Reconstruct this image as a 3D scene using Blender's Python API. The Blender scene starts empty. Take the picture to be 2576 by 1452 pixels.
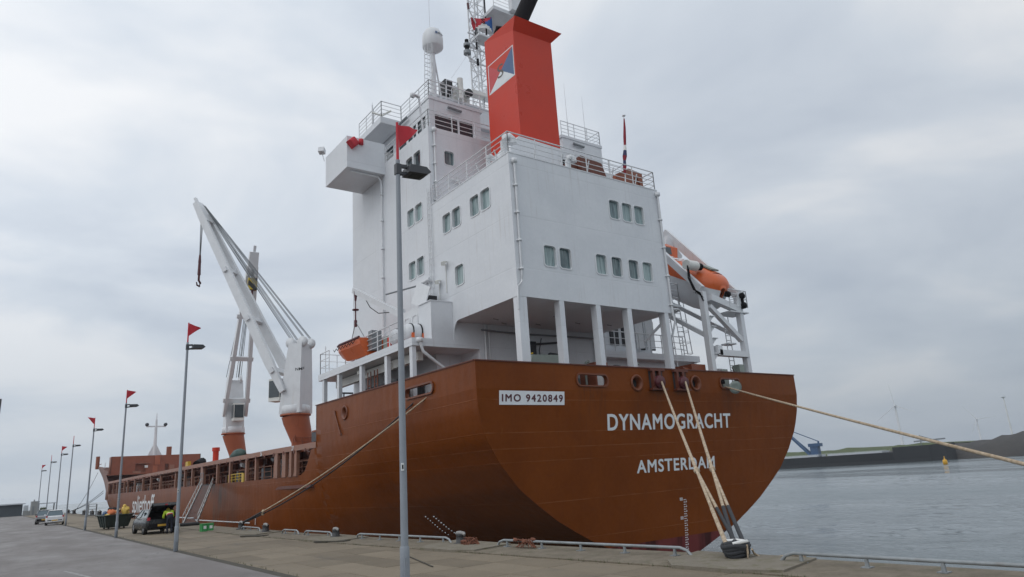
import bpy, math, random
from mathutils import Vector, Matrix
random.seed(11)
scene = bpy.context.scene
col = scene.collection
R = math.radians

# ------------------------------------------------------------------ camera
FPX, YAW, PITCH, ROLL, CAMH = 1749.554, 0.638261, 0.2602717, -0.0663128, 2.0
cam_d = bpy.data.cameras.new('camera')
cam_d.sensor_width = 36.0
cam_d.lens = 36.0 * FPX / 2576.0
cam_d.clip_start = 0.05
cam_d.clip_end = 12000
cam = bpy.data.objects.new('camera', cam_d)
col.objects.link(cam)
fw = Vector((math.sin(YAW) * math.cos(PITCH), math.cos(YAW) * math.cos(PITCH), math.sin(PITCH)))
r0 = Vector((math.cos(YAW), -math.sin(YAW), 0))
u0 = r0.cross(fw)
rt = r0 * math.cos(ROLL) + u0 * math.sin(ROLL)
up = -r0 * math.sin(ROLL) + u0 * math.cos(ROLL)
cam.matrix_world = Matrix(((rt.x, up.x, -fw.x, 0), (rt.y, up.y, -fw.y, 0), (rt.z, up.z, -fw.z, CAMH), (0, 0, 0, 1)))
scene.camera = cam

# ------------------------------------------------------------------ sky, sun, exposure
SUN_TO = Vector((-0.72, -0.02, 0.69)).normalized()
world = bpy.data.worlds.new('World')
scene.world = world
world.use_nodes = True
nt = world.node_tree
nt.nodes.clear()


def nd(t, kind, **kw):
    n = t.nodes.new(kind)
    for k, v in kw.items():
        setattr(n, k, v)
    return n


wo = nd(nt, 'ShaderNodeOutputWorld')
sky = nd(nt, 'ShaderNodeTexSky', sky_type='NISHITA', sun_disc=False)
sky.sun_elevation = math.asin(SUN_TO.z)
sky.sun_rotation = math.atan2(SUN_TO.x, SUN_TO.y)
sky.air_density = 1.0
sky.dust_density = 3.0
bg1 = nd(nt, 'ShaderNodeBackground')
bg1.inputs['Strength'].default_value = 0.10
nt.links.new(sky.outputs[0], bg1.inputs['Color'])
tc = nd(nt, 'ShaderNodeTexCoord')
sep = nd(nt, 'ShaderNodeSeparateXYZ')
nt.links.new(tc.outputs['Generated'], sep.inputs[0])
zc = nd(nt, 'ShaderNodeMath', operation='MAXIMUM')
nt.links.new(sep.outputs['Z'], zc.inputs[0])
zc.inputs[1].default_value = 0.0
za = nd(nt, 'ShaderNodeMath', operation='ADD')
nt.links.new(zc.outputs[0], za.inputs[0])
za.inputs[1].default_value = 0.22
dx = nd(nt, 'ShaderNodeMath', operation='DIVIDE')
dy = nd(nt, 'ShaderNodeMath', operation='DIVIDE')
nt.links.new(sep.outputs['X'], dx.inputs[0]); nt.links.new(za.outputs[0], dx.inputs[1])
nt.links.new(sep.outputs['Y'], dy.inputs[0]); nt.links.new(za.outputs[0], dy.inputs[1])
cmb = nd(nt, 'ShaderNodeCombineXYZ')
nt.links.new(dx.outputs[0], cmb.inputs[0]); nt.links.new(dy.outputs[0], cmb.inputs[1])
cmb.inputs[2].default_value = 7.7
n1 = nd(nt, 'ShaderNodeTexNoise')
n1.inputs['Scale'].default_value = 1.45
n1.inputs['Detail'].default_value = 5.0
n1.inputs['Roughness'].default_value = 0.52
n1.inputs['Distortion'].default_value = 0.35
nt.links.new(cmb.outputs[0], n1.inputs['Vector'])
n2 = nd(nt, 'ShaderNodeTexNoise')
n2.inputs['Scale'].default_value = 0.42
n2.inputs['Detail'].default_value = 2.0
nt.links.new(cmb.outputs[0], n2.inputs['Vector'])
mxn = nd(nt, 'ShaderNodeMath', operation='MULTIPLY_ADD')
nt.links.new(n1.outputs['Fac'], mxn.inputs[0]); mxn.inputs[1].default_value = 0.62
sc2 = nd(nt, 'ShaderNodeMath', operation='MULTIPLY')
nt.links.new(n2.outputs['Fac'], sc2.inputs[0]); sc2.inputs[1].default_value = 0.46
nt.links.new(sc2.outputs[0], mxn.inputs[2])
rmp = nd(nt, 'ShaderNodeValToRGB')
cr = rmp.color_ramp
cr.elements[0].position = 0.42; cr.elements[0].color = (0.545, 0.61, 0.705, 1)
cr.elements[1].position = 0.635; cr.elements[1].color = (0.90, 0.92, 0.945, 1)
e = cr.elements.new(0.53); e.color = (0.69, 0.75, 0.825, 1)
nt.links.new(mxn.outputs[0], rmp.inputs[0])
# the low air near the horizon is an even grey blue
hz = nd(nt, 'ShaderNodeMapRange')
nt.links.new(zc.outputs[0], hz.inputs['Value'])
hz.inputs['From Min'].default_value = 0.0; hz.inputs['From Max'].default_value = 0.30
hz.inputs['To Min'].default_value = 0.75; hz.inputs['To Max'].default_value = 0.0
mixh = nd(nt, 'ShaderNodeMix', data_type='RGBA')
nt.links.new(hz.outputs[0], mixh.inputs['Factor'])
nt.links.new(rmp.outputs[0], mixh.inputs[6])
mixh.inputs[7].default_value = (0.46, 0.53, 0.61, 1)
bg2 = nd(nt, 'ShaderNodeBackground')
bg2.inputs['Strength'].default_value = 0.96
# the overcast is brighter on the side where the sun stands behind it
dt = nd(nt, 'ShaderNodeVectorMath', operation='DOT_PRODUCT')
nt.links.new(tc.outputs['Generated'], dt.inputs[0]); dt.inputs[1].default_value = SUN_TO
gl = nd(nt, 'ShaderNodeMapRange')
nt.links.new(dt.outputs['Value'], gl.inputs['Value'])
for k_, v_ in zip(('From Min', 'From Max', 'To Min', 'To Max'), (-1.0, 1.0, 0.72, 1.36)):
    gl.inputs[k_].default_value = v_
vm = nd(nt, 'ShaderNodeVectorMath', operation='SCALE')
nt.links.new(mixh.outputs[2], vm.inputs[0]); nt.links.new(gl.outputs[0], vm.inputs['Scale'])
nt.links.new(vm.outputs[0], bg2.inputs['Color'])
mxs = nd(nt, 'ShaderNodeMixShader')
mxs.inputs[0].default_value = 0.94
nt.links.new(bg1.outputs[0], mxs.inputs[1]); nt.links.new(bg2.outputs[0], mxs.inputs[2])
nt.links.new(mxs.outputs[0], wo.inputs['Surface'])

sun_d = bpy.data.lights.new('sun', 'SUN')
sun_d.energy = 0.5
sun_d.angle = R(35)
sun_d.color = (1.0, 0.97, 0.93)
sun = bpy.data.objects.new('sun', sun_d)
col.objects.link(sun)
sun.rotation_euler = SUN_TO.to_track_quat('Z', 'Y').to_euler()
sun.location = (-20, -20, 60)
vs = scene.view_settings
vs.view_transform = 'Standard'
vs.look = 'None'
vs.exposure = 0.0
vs.gamma = 1.0
vs.use_curve_mapping = False
scene.render.engine = 'CYCLES'
scene.cycles.use_denoising = True
scene.cycles.max_bounces = 6
scene.cycles.volume_bounces = 0


# ------------------------------------------------------------------ materials
def new_mat(name):
    m = bpy.data.materials.new(name)
    m.use_nodes = True
    t = m.node_tree
    t.nodes.clear()
    out = nd(t, 'ShaderNodeOutputMaterial')
    p = nd(t, 'ShaderNodeBsdfPrincipled')
    t.links.new(p.outputs[0], out.inputs['Surface'])
    return m, t, p


def noise(t, vec, scale, detail=4.0, rough=0.55):
    n = nd(t, 'ShaderNodeTexNoise')
    n.inputs['Scale'].default_value = scale
    n.inputs['Detail'].default_value = detail
    n.inputs['Roughness'].default_value = rough
    if vec is not None:
        t.links.new(vec, n.inputs['Vector'])
    return n.outputs['Fac']


def mrange(t, v, a, b, c, d):
    n = nd(t, 'ShaderNodeMapRange')
    t.links.new(v, n.inputs['Value'])
    for k, x in zip(('From Min', 'From Max', 'To Min', 'To Max'), (a, b, c, d)):
        n.inputs[k].default_value = x
    return n.outputs[0]


def mixc(t, f, a, b, blend='MIX'):
    n = nd(t, 'ShaderNodeMix', data_type='RGBA', blend_type=blend)
    if isinstance(f, float):
        n.inputs['Factor'].default_value = f
    else:
        t.links.new(f, n.inputs['Factor'])
    for i, x in ((6, a), (7, b)):
        if isinstance(x, tuple):
            n.inputs[i].default_value = (*x[:3], 1)
        else:
            t.links.new(x, n.inputs[i])
    return n.outputs[2]


def mathn(t, op, a, b=None, c=None):
    n = nd(t, 'ShaderNodeMath', operation=op)
    for i, x in enumerate((a, b, c)):
        if x is None:
            continue
        if isinstance(x, (int, float)):
            n.inputs[i].default_value = x
        else:
            t.links.new(x, n.inputs[i])
    return n.outputs[0]


def mapping(t, vec, scale=(1, 1, 1), rot=(0, 0, 0)):
    n = nd(t, 'ShaderNodeMapping')
    n.inputs['Scale'].default_value = scale
    n.inputs['Rotation'].default_value = rot
    t.links.new(vec, n.inputs['Vector'])
    return n.outputs[0]


def bump(t, p, h, strength, dist):
    b = nd(t, 'ShaderNodeBump')
    b.inputs['Strength'].default_value = strength
    b.inputs['Distance'].default_value = dist
    t.links.new(h, b.inputs['Height'])
    t.links.new(b.outputs[0], p.inputs['Normal'])
    return b


def paint(name, c, rough=0.5, var=0.12, scale=1.2, streak=None, streak_amt=0.25, metal=0.0, wav=0.0, spec=0.5, fine=14.0):
    """Painted or plain material: two noises vary the value, stretched noise draws run-off streaks, low bump for uneven plating."""
    m, t, p = new_mat(name)
    v = nd(t, 'ShaderNodeTexCoord').outputs['Object']
    n = noise(t, v, scale)
    f = noise(t, v, fine, 3)
    k = mathn(t, 'ADD', mathn(t, 'MULTIPLY', n, 0.7), mathn(t, 'MULTIPLY', f, 0.3))
    g = mrange(t, k, 0.3, 0.7, 1 - var, 1 + var)
    cc = mixc(t, 1.0, c, (1, 1, 1), 'MULTIPLY')
    mul = nd(t, 'ShaderNodeMix', data_type='RGBA', blend_type='MULTIPLY')
    mul.inputs['Factor'].default_value = 1.0
    t.links.new(cc, mul.inputs[6])
    cg = nd(t, 'ShaderNodeCombineColor')
    for i in range(3):
        t.links.new(g, cg.inputs[i])
    t.links.new(cg.outputs[0], mul.inputs[7])
    res = mul.outputs[2]
    if streak:
        sv = mapping(t, v, (2.2, 2.2, 0.12))
        s = noise(t, sv, 2.0, 4, 0.6)
        s2 = noise(t, v, 0.5, 2)
        sm = mathn(t, 'MULTIPLY', mrange(t, s, 0.56, 0.78, 0, 1), mrange(t, s2, 0.40, 0.62, 0, streak_amt))
        res = mixc(t, sm, res, streak)
    t.links.new(res, p.inputs['Base Color'])
    rr = mrange(t, n, 0.3, 0.7, max(0.03, rough - 0.1), min(1, rough + 0.1))
    t.links.new(rr, p.inputs['Roughness'])
    p.inputs['Metallic'].default_value = metal
    p.inputs['Specular IOR Level'].default_value = spec
    if wav:
        w = noise(t, v, 0.9, 2, 0.4)
        bump(t, p, w, wav, 0.06)
    return m


M = {}
M['white'] = None
M['whitedeck'] = paint('white deck fitting paint', (0.66, 0.675, 0.69), 0.45, 0.07, 2.0, (0.40, 0.31, 0.22), 0.30)
M['offwhite'] = paint('cream cabin paint', (0.70, 0.70, 0.66), 0.5, 0.08)
M['brown'] = paint('red brown deck paint', (0.235, 0.066, 0.030), 0.5, 0.18, 1.0, (0.08, 0.035, 0.02), 0.5)
M['brownlight'] = paint('worn brown frame paint', (0.270, 0.125, 0.080), 0.5, 0.16, 1.6, (0.10, 0.05, 0.03), 0.4)
M['browndark'] = paint('brown coaming paint', (0.120, 0.031, 0.016), 0.55, 0.25, 1.0, (0.05, 0.02, 0.015), 0.5)
M['ring'] = paint('brown chock paint', (0.150, 0.038, 0.010), 0.45, 0.15, 3.0)
M['pedestal'] = paint('crane pedestal paint', (0.330, 0.095, 0.042), 0.5, 0.12, 1.0, (0.12, 0.04, 0.02), 0.4)
M['red'] = paint('funnel red paint', (0.56, 0.042, 0.018), 0.36, 0.05, 0.7, (0.30, 0.03, 0.02), 0.12, wav=0.2, spec=0.25)
M['flagred'] = paint('pennant red cloth', (0.52, 0.035, 0.05), 0.8, 0.08)
M['darkred'] = paint('dark red bunting', (0.24, 0.018, 0.030), 0.85, 0.15)
M['flagblue'] = paint('flag blue cloth', (0.03, 0.12, 0.36), 0.8, 0.08)
M['flagwhite'] = paint('flag white cloth', (0.72, 0.72, 0.70), 0.8, 0.05)
M['navy'] = paint('navy flag cloth', (0.025, 0.03, 0.09), 0.8, 0.1)
M['black'] = paint('black paint', (0.012, 0.011, 0.013), 0.8, 0.2, spec=0.15)
M['rubber'] = paint('black rubber', (0.02, 0.02, 0.021), 0.75, 0.2)
M['dark'] = paint('dark opening', (0.03, 0.03, 0.033), 0.7, 0.2)
M['orange'] = paint('lifeboat orange shell', (0.64, 0.125, 0.030), 0.35, 0.08, 1.5)
M['grey'] = paint('galvanised grey steel', (0.22, 0.235, 0.25), 0.5, 0.12, 3.0, metal=0.3)
M['lampgrey'] = paint('grey lamp post paint', (0.245, 0.27, 0.30), 0.5, 0.10, 2.0, (0.12, 0.11, 0.10), 0.3)
M['headgrey'] = paint('dark lamp housing', (0.045, 0.048, 0.055), 0.5, 0.1)
M['lens'] = paint('floodlight lens', (0.06, 0.065, 0.06), 0.15, 0.1)
M['wire'] = paint('steel wire', (0.14, 0.15, 0.16), 0.5, 0.2, metal=0.4)
M['green'] = paint('green plastic crate', (0.035, 0.26, 0.07), 0.5, 0.1)
M['paper'] = paint('white paper label', (0.7, 0.72, 0.7), 0.7, 0.05)
M['skip'] = paint('dark green skip paint', (0.020, 0.034, 0.030), 0.55, 0.35, 2.0, (0.07, 0.04, 0.02), 0.6)
M['yellow'] = paint('yellow plastic sack', (0.62, 0.42, 0.08), 0.5, 0.2, 5.0)
M['wood'] = paint('raw timber', (0.50, 0.34, 0.17), 0.7, 0.15, 4.0)
M['orangecloth'] = paint('orange cloth', (0.60, 0.17, 0.06), 0.8, 0.2, 5.0)
M['greycar'] = paint('dark grey car paint', (0.026, 0.029, 0.031), 0.25, 0.06, metal=0.3)
M['whitecar'] = paint('white car paint', (0.68, 0.69, 0.70), 0.25, 0.04)
M['silvercar'] = paint('silver car paint', (0.30, 0.31, 0.32), 0.28, 0.05, metal=0.5)
M['carglass'] = paint('car window glass', (0.09, 0.13, 0.15), 0.06, 0.05, spec=0.9)
M['rim'] = paint('alloy wheel', (0.30, 0.30, 0.31), 0.35, 0.1, metal=0.7)
M['redlight'] = paint('red tail lamp', (0.42, 0.02, 0.03), 0.2, 0.05)
M['plate'] = paint('yellow number plate', (0.62, 0.36, 0.04), 0.4, 0.05)
M['hivis'] = None
M['navytrousers'] = paint('navy work trousers', (0.012, 0.014, 0.028), 0.85, 0.2)
M['skin'] = paint('skin', (0.42, 0.24, 0.17), 0.6, 0.05)
M['beanie'] = paint('yellow knit cap', (0.55, 0.42, 0.05), 0.9, 0.1)
M['rope'] = None
M['ropedark'] = paint('dark rope sleeve', (0.035, 0.037, 0.042), 0.85, 0.2, 6.0)
M['farblack'] = paint('black far hull', (0.018, 0.020, 0.024), 0.6, 0.15)
M['crane_blue'] = paint('blue crane steel', (0.028, 0.075, 0.16), 0.5, 0.1)
M['concretewall'] = paint('concrete wall', (0.30, 0.31, 0.31), 0.8, 0.12, 0.8, (0.12, 0.12, 0.12), 0.3)
M['sheet'] = paint('pale corrugated sheeting', (0.50, 0.53, 0.56), 0.55, 0.06)
M['navyshed'] = paint('blue grey shed cladding', (0.07, 0.085, 0.10), 0.6, 0.15)
M['turbine'] = paint('turbine white', (0.66, 0.67, 0.68), 0.5, 0.03)
M['tarp'] = paint('green tarpaulin', (0.02, 0.055, 0.045), 0.6, 0.2, 3.0)
M['winch'] = paint('grey green deck machinery', (0.26, 0.30, 0.27), 0.5, 0.12, 2.0)
M['buoyyellow'] = paint('yellow buoy paint', (0.62, 0.33, 0.02), 0.5, 0.1)
M['net'] = paint('orange brown net', (0.17, 0.065, 0.038), 0.95, 0.35, 9.0)
M['bollard'] = paint('black iron bollard', (0.030, 0.030, 0.032), 0.55, 0.3, 5.0, (0.12, 0.07, 0.04), 0.5)
M['bollardtop'] = paint('worn white bollard cap', (0.26, 0.255, 0.245), 0.6, 0.3, 7.0)
M['copesteel'] = paint('weathered galvanised rail', (0.26, 0.28, 0.29), 0.55, 0.25, 4.0, (0.14, 0.08, 0.04), 0.4, metal=0.3)
M['ladderalu'] = paint('aluminium gangway', (0.40, 0.40, 0.39), 0.5, 0.2, 3.0, metal=0.3)
M['stripe'] = None
M['imo'] = paint('white number plate', (0.74, 0.76, 0.78), 0.5, 0.04)
M['maroon'] = paint('maroon lettering paint', (0.085, 0.014, 0.020), 0.5, 0.1)
M['letter'] = paint('white lettering paint', (0.72, 0.74, 0.75), 0.5, 0.06, 3.0)
M['emblemblue'] = paint('emblem blue', (0.055, 0.115, 0.24), 0.4, 0.04)
M['emblemred'] = paint('emblem red', (0.52, 0.045, 0.05), 0.4, 0.04)
M['emblemgrey'] = paint('emblem letter grey', (0.10, 0.085, 0.075), 0.5, 0.05)
M['yellowpaint'] = paint('yellow deck paint', (0.55, 0.36, 0.03), 0.5, 0.15)


def hull_mat():
    m, t, p = new_mat('brown hull paint with red boot topping')
    g = nd(t, 'ShaderNodeNewGeometry').outputs['Position']
    s = nd(t, 'ShaderNodeSeparateXYZ'); t.links.new(g, s.inputs[0])
    n = noise(t, g, 0.35, 4); n2 = noise(t, g, 6.0, 4, 0.6)
    k = mathn(t, 'ADD', mathn(t, 'MULTIPLY', n, 0.7), mathn(t, 'MULTIPLY', n2, 0.3))
    base = mixc(t, mrange(t, k, 0.3, 0.7, 0, 1), (0.142, 0.034, 0.004), (0.206, 0.053, 0.0075))
    sv = mapping(t, g, (1.6, 1.6, 0.10)); st = noise(t, sv, 1.6, 4, 0.6)
    base = mixc(t, mrange(t, st, 0.58, 0.80, 0, 0.4), base, (0.095, 0.030, 0.012))
    # plate seams: thin weld lines along the strakes and butts
    seam = None
    for z in (-0.92, 0.72, 2.46, 3.02, 3.68, 5.05):
        d = mathn(t, 'ABSOLUTE', mathn(t, 'SUBTRACT', s.outputs['Z'], z))
        li = mrange(t, d, 0.0, 0.028, 1.0, 0.0)
        seam = li if seam is None else mathn(t, 'MAXIMUM', seam, li)
    base = mixc(t, mathn(t, 'MULTIPLY', seam, mrange(t, noise(t, g, 0.8, 2), 0.4, 0.6, 0.02, 0.24)), base, (0.42, 0.20, 0.11))
    sc_ = noise(t, mapping(t, g, (0.5, 0.5, 2.6)), 1.4, 5, 0.7)
    base = mixc(t, mathn(t, 'MULTIPLY', mrange(t, sc_, 0.62, 0.74, 0, 1), mrange(t, noise(t, g, 0.22, 2), 0.46, 0.62, 0, 0.35)), base, (0.10, 0.045, 0.025))
    rr_ = noise(t, mapping(t, g, (4.5, 4.5, 0.2)), 1.2, 4, 0.6)
    base = mixc(t, mathn(t, 'MULTIPLY', mrange(t, rr_, 0.66, 0.78, 0, 1), mrange(t, noise(t, g, 0.5, 2), 0.5, 0.66, 0, 0.5)), base, (0.30, 0.12, 0.045))
    # dark scuffing and run-off around the gangway landing
    dY = mathn(t, 'ABSOLUTE', mathn(t, 'SUBTRACT', s.outputs['Y'], 65.5))
    msk = mathn(t, 'MULTIPLY', mrange(t, dY, 1.5, 7.0, 1, 0), mrange(t, noise(t, mapping(t, g, (1, .5, .22)), 1.3, 4), 0.46, 0.62, 0, 0.75))
    base = mixc(t, msk, base, (0.075, 0.055, 0.045))
    for xo, wd in ((22.1, .95), (25.0, .3), (26.4, .45), (28.15, .45), (29.4, .3), (32.2, .85)):
        dxm = mrange(t, mathn(t, 'ABSOLUTE', mathn(t, 'SUBTRACT', s.outputs['X'], xo)), wd * .7, wd, 1, 0)
        dzm = mathn(t, 'MULTIPLY', mrange(t, s.outputs['Z'], 3.2, 5.5, 0, 1), mrange(t, s.outputs['Z'], 5.72, 5.8, 1, 0))
        aft_ = mrange(t, s.outputs['Y'], 25.2, 25.6, 1, 0)
        stn = mrange(t, noise(t, mapping(t, g, (5, 5, 0.25)), 1.5, 4, 0.6), 0.45, 0.66, 0, 0.6)
        base = mixc(t, mathn(t, 'MULTIPLY', mathn(t, 'MULTIPLY', dxm, dzm), mathn(t, 'MULTIPLY', aft_, stn)), base, (0.085, 0.034, 0.016))
    # boot topping
    bz = mathn(t, 'ADD', s.outputs['Z'], mathn(t, 'MULTIPLY', noise(t, g, 3.0, 2), 0.02))
    boot = mrange(t, bz, -1.50, -1.47, 1, 0)
    rv = noise(t, mapping(t, g, (1.2, 1.2, 0.15)), 1.1, 4)
    red = mixc(t, mrange(t, rv, 0.42, 0.58, 0, 1), (0.060, 0.018, 0.017), (0.165, 0.040, 0.038))
    base = mixc(t, boot, base, red)
    t.links.new(base, p.inputs['Base Color'])
    p.inputs['Roughness'].default_value = 0.36
    p.inputs['Specular IOR Level'].default_value = 0.12
    fr = mathn(t, 'SINE', mathn(t, 'MULTIPLY', mathn(t, 'ADD', s.outputs['X'], s.outputs['Y']), 8.4))
    fr = mathn(t, 'MULTIPLY', fr, mrange(t, noise(t, g, 0.4, 2), 0.4, 0.65, 0.0, 0.10))
    h = mathn(t, 'ADD', mathn(t, 'ADD', mathn(t, 'MULTIPLY', noise(t, g, 0.75, 3), 1.0), fr), mathn(t, 'MULTIPLY', seam, 0.16))
    bump(t, p, h, 0.34, 0.09)
    return m


M['hull'] = hull_mat()


def house_mat():
    m, t, p = new_mat('white house plating')
    g = nd(t, 'ShaderNodeNewGeometry').outputs['Position']
    s = nd(t, 'ShaderNodeSeparateXYZ'); t.links.new(g, s.inputs[0])
    n = noise(t, g, 0.45, 4); n2 = noise(t, g, 7.0, 4, 0.65)
    k = mathn(t, 'ADD', mathn(t, 'MULTIPLY', n, 0.65), mathn(t, 'MULTIPLY', n2, 0.35))
    c = mixc(t, mrange(t, k, 0.32, 0.68, 0, 1), (0.610, 0.632, 0.660), (0.700, 0.718, 0.740))

    def lines(v, period, off, w):
        f = mathn(t, 'FRACT', mathn(t, 'DIVIDE', mathn(t, 'ADD', v, off), period))
        d = mathn(t, 'MULTIPLY', mathn(t, 'ABSOLUTE', mathn(t, 'SUBTRACT', f, 0.5)), period)
        return mrange(t, d, 0.0, w, 1.0, 0.0)
    sh = lines(s.outputs['Z'], 2.62, 0.52, 0.045)
    xy = mathn(t, 'ADD', s.outputs['X'], s.outputs['Y'])
    sv = lines(xy, 5.7, 1.3, 0.045)
    seam = mathn(t, 'MAXIMUM', sh, mathn(t, 'MULTIPLY', sv, 0.6))
    c = mixc(t, mathn(t, 'MULTIPLY', seam, mrange(t, noise(t, g, 0.6, 2), 0.38, 0.62, 0.05, 0.42)), c, (0.48, 0.49, 0.51))
    # rust and dirt running down from edges and fittings
    st = noise(t, mapping(t, g, (3.4, 3.4, 0.16)), 1.6, 5, 0.65)
    pt = noise(t, g, 0.33, 3)
    c = mixc(t, mathn(t, 'MULTIPLY', mrange(t, st, 0.56, 0.74, 0, 1), mrange(t, pt, 0.42, 0.62, 0, 0.46)), c, (0.42, 0.38, 0.34))
    rs = noise(t, mapping(t, g, (6.0, 6.0, 0.35)), 1.3, 4, 0.6)
    c = mixc(t, mathn(t, 'MULTIPLY', mrange(t, rs, 0.66, 0.76, 0, 1), mrange(t, noise(t, g, 0.8, 2), 0.52, 0.66, 0, 0.55)), c, (0.33, 0.19, 0.10))
    t.links.new(c, p.inputs['Base Color'])
    t.links.new(mrange(t, n, 0.3, 0.7, 0.36, 0.58), p.inputs['Roughness'])
    p.inputs['Specular IOR Level'].default_value = 0.4
    h = mathn(t, 'ADD', noise(t, g, 0.85, 2, 0.4), mathn(t, 'MULTIPLY', seam, -0.10))
    fr = mathn(t, 'MULTIPLY', mathn(t, 'SINE', mathn(t, 'MULTIPLY', xy, 9.0)), mrange(t, noise(t, g, 0.35, 2), 0.42, 0.66, 0.0, 0.08))
    bump(t, p, mathn(t, 'ADD', h, fr), 0.42, 0.09)
    return m


M['white'] = house_mat()


def rope_mat():
    m, t, p = new_mat('laid fibre rope')
    v = nd(t, 'ShaderNodeTexCoord').outputs['Object']
    n = noise(t, v, 9.0, 4)
    t.links.new(mixc(t, mrange(t, n, 0.3, 0.7, 0, 1), (0.30, 0.22, 0.14), (0.56, 0.46, 0.34)), p.inputs['Base Color'])
    p.inputs['Roughness'].default_value = 0.9
    bump(t, p, noise(t, v, 45.0, 2), 0.6, 0.02)
    return m


M['rope'] = rope_mat()


def stripe_mat(name, a, b, scale):
    m, t, p = new_mat(name)
    v = nd(t, 'ShaderNodeTexCoord').outputs['Object']
    w = nd(t, 'ShaderNodeTexWave', wave_type='BANDS', bands_direction='DIAGONAL')
    w.inputs['Scale'].default_value = scale
    t.links.new(v, w.inputs['Vector'])
    f = mrange(t, w.outputs['Fac'], 0.48, 0.52, 0, 1)
    t.links.new(mixc(t, f, a, b), p.inputs['Base Color'])
    p.inputs['Roughness'].default_value = 0.5
    return m


M['stripe'] = stripe_mat('yellow and black hazard paint', (0.50, 0.36, 0.03), (0.02, 0.02, 0.02), 0.55)


def glass_mat():
    """Cabin window: curtain folds behind a reflecting pane."""
    m, t, p = new_mat('cabin window pane with curtain')
    v = nd(t, 'ShaderNodeTexCoord').outputs['Object']
    oi = nd(t, 'ShaderNodeObjectInfo').outputs['Random']
    ad = nd(t, 'ShaderNodeVectorMath', operation='ADD')
    t.links.new(v, ad.inputs[0])
    cb = nd(t, 'ShaderNodeCombineXYZ'); t.links.new(mathn(t, 'MULTIPLY', oi, 20.0), cb.inputs[0])
    t.links.new(cb.outputs[0], ad.inputs[1])
    f = noise(t, mapping(t, ad.outputs[0], (9, 0.5, 1)), 1.5, 3, 0.6)
    br = mathn(t, 'ADD', f, mathn(t, 'MULTIPLY', mathn(t, 'SUBTRACT', oi, 0.5), 0.42))
    t.links.new(mixc(t, mrange(t, br, 0.30, 0.70, 0, 1), (0.070, 0.110, 0.122), (0.33, 0.43, 0.43)), p.inputs['Base Color'])
    p.inputs['Roughness'].default_value = 0.06
    p.inputs['Specular IOR Level'].default_value = 0.6
    return m


M['glass'] = glass_mat()
M['bridgeglass'] = paint('bridge window pane', (0.035, 0.050, 0.058), 0.05, 0.1, spec=0.8)


def hivis_mat():
    m, t, p = new_mat('high visibility jacket')
    v = nd(t, 'ShaderNodeTexCoord').outputs['Object']
    s = nd(t, 'ShaderNodeSeparateXYZ'); t.links.new(v, s.inputs[0])
    # lower half of the jacket is orange red, upper half yellow, a pale reflective band between them
    f = mathn(t, 'ADD', s.outputs['Y'], mathn(t, 'MULTIPLY', s.outputs['Z'], 0.9))
    a = mixc(t, mrange(t, f, 1.03, 1.04, 0, 1), (0.72, 0.06, 0.02), (0.72, 0.66, 0.55))
    b = mixc(t, mrange(t, f, 1.09, 1.10, 0, 1), a, (0.56, 0.76, 0.05))
    t.links.new(b, p.inputs['Base Color'])
    p.inputs['Roughness'].default_value = 0.8
    return m


M['hivis'] = hivis_mat()


def asphalt_mat():
    m, t, p = new_mat('damp asphalt')
    g = nd(t, 'ShaderNodeNewGeometry').outputs['Position']
    fine = noise(t, g, 38.0, 4, 0.7)
    big = noise(t, mapping(t, g, (0.5, 0.16, 1)), 1.0, 5, 0.6)
    c = mixc(t, mrange(t, fine, 0.3, 0.7, 0, 1), (0.132, 0.119, 0.114), (0.188, 0.170, 0.162))
    c = mixc(t, mrange(t, big, 0.42, 0.70, 0, 0.4), c, (0.225, 0.210, 0.200))
    c = mixc(t, mrange(t, noise(t, mapping(t, g, (0.3, 0.22, 1)), 1.7, 4), 0.54, 0.74, 0, 0.45), c, (0.082, 0.077, 0.073))
    vo = nd(t, 'ShaderNodeTexVoronoi', feature='DISTANCE_TO_EDGE'); vo.inputs['Scale'].default_value = 0.42
    wv = nd(t, 'ShaderNodeVectorMath', operation='ADD'); t.links.new(g, wv.inputs[0])
    wn = nd(t, 'ShaderNodeTexNoise'); wn.inputs['Scale'].default_value = 1.6; wn.inputs['Detail'].default_value = 5.0; t.links.new(g, wn.inputs['Vector']); t.links.new(wn.outputs['Color'], wv.inputs[1])
    t.links.new(wv.outputs[0], vo.inputs['Vector'])
    crk = mathn(t, 'MULTIPLY', mrange(t, vo.outputs['Distance'], 0.004, 0.014, 1, 0), mrange(t, noise(t, g, 0.3, 2), 0.46, 0.58, 0, 0.7))
    c = mixc(t, crk, c, (0.055, 0.052, 0.050))
    grit = noise(t, g, 11.0, 3, 0.7)
    c = mixc(t, mrange(t, grit, 0.62, 0.72, 0, 0.4), c, (0.26, 0.245, 0.235))
    t.links.new(c, p.inputs['Base Color'])
    t.links.new(mrange(t, big, 0.35, 0.65, 0.80, 0.52), p.inputs['Roughness'])
    bump(t, p, fine, 0.5, 0.01)
    return m


M['asphalt'] = asphalt_mat()


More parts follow.
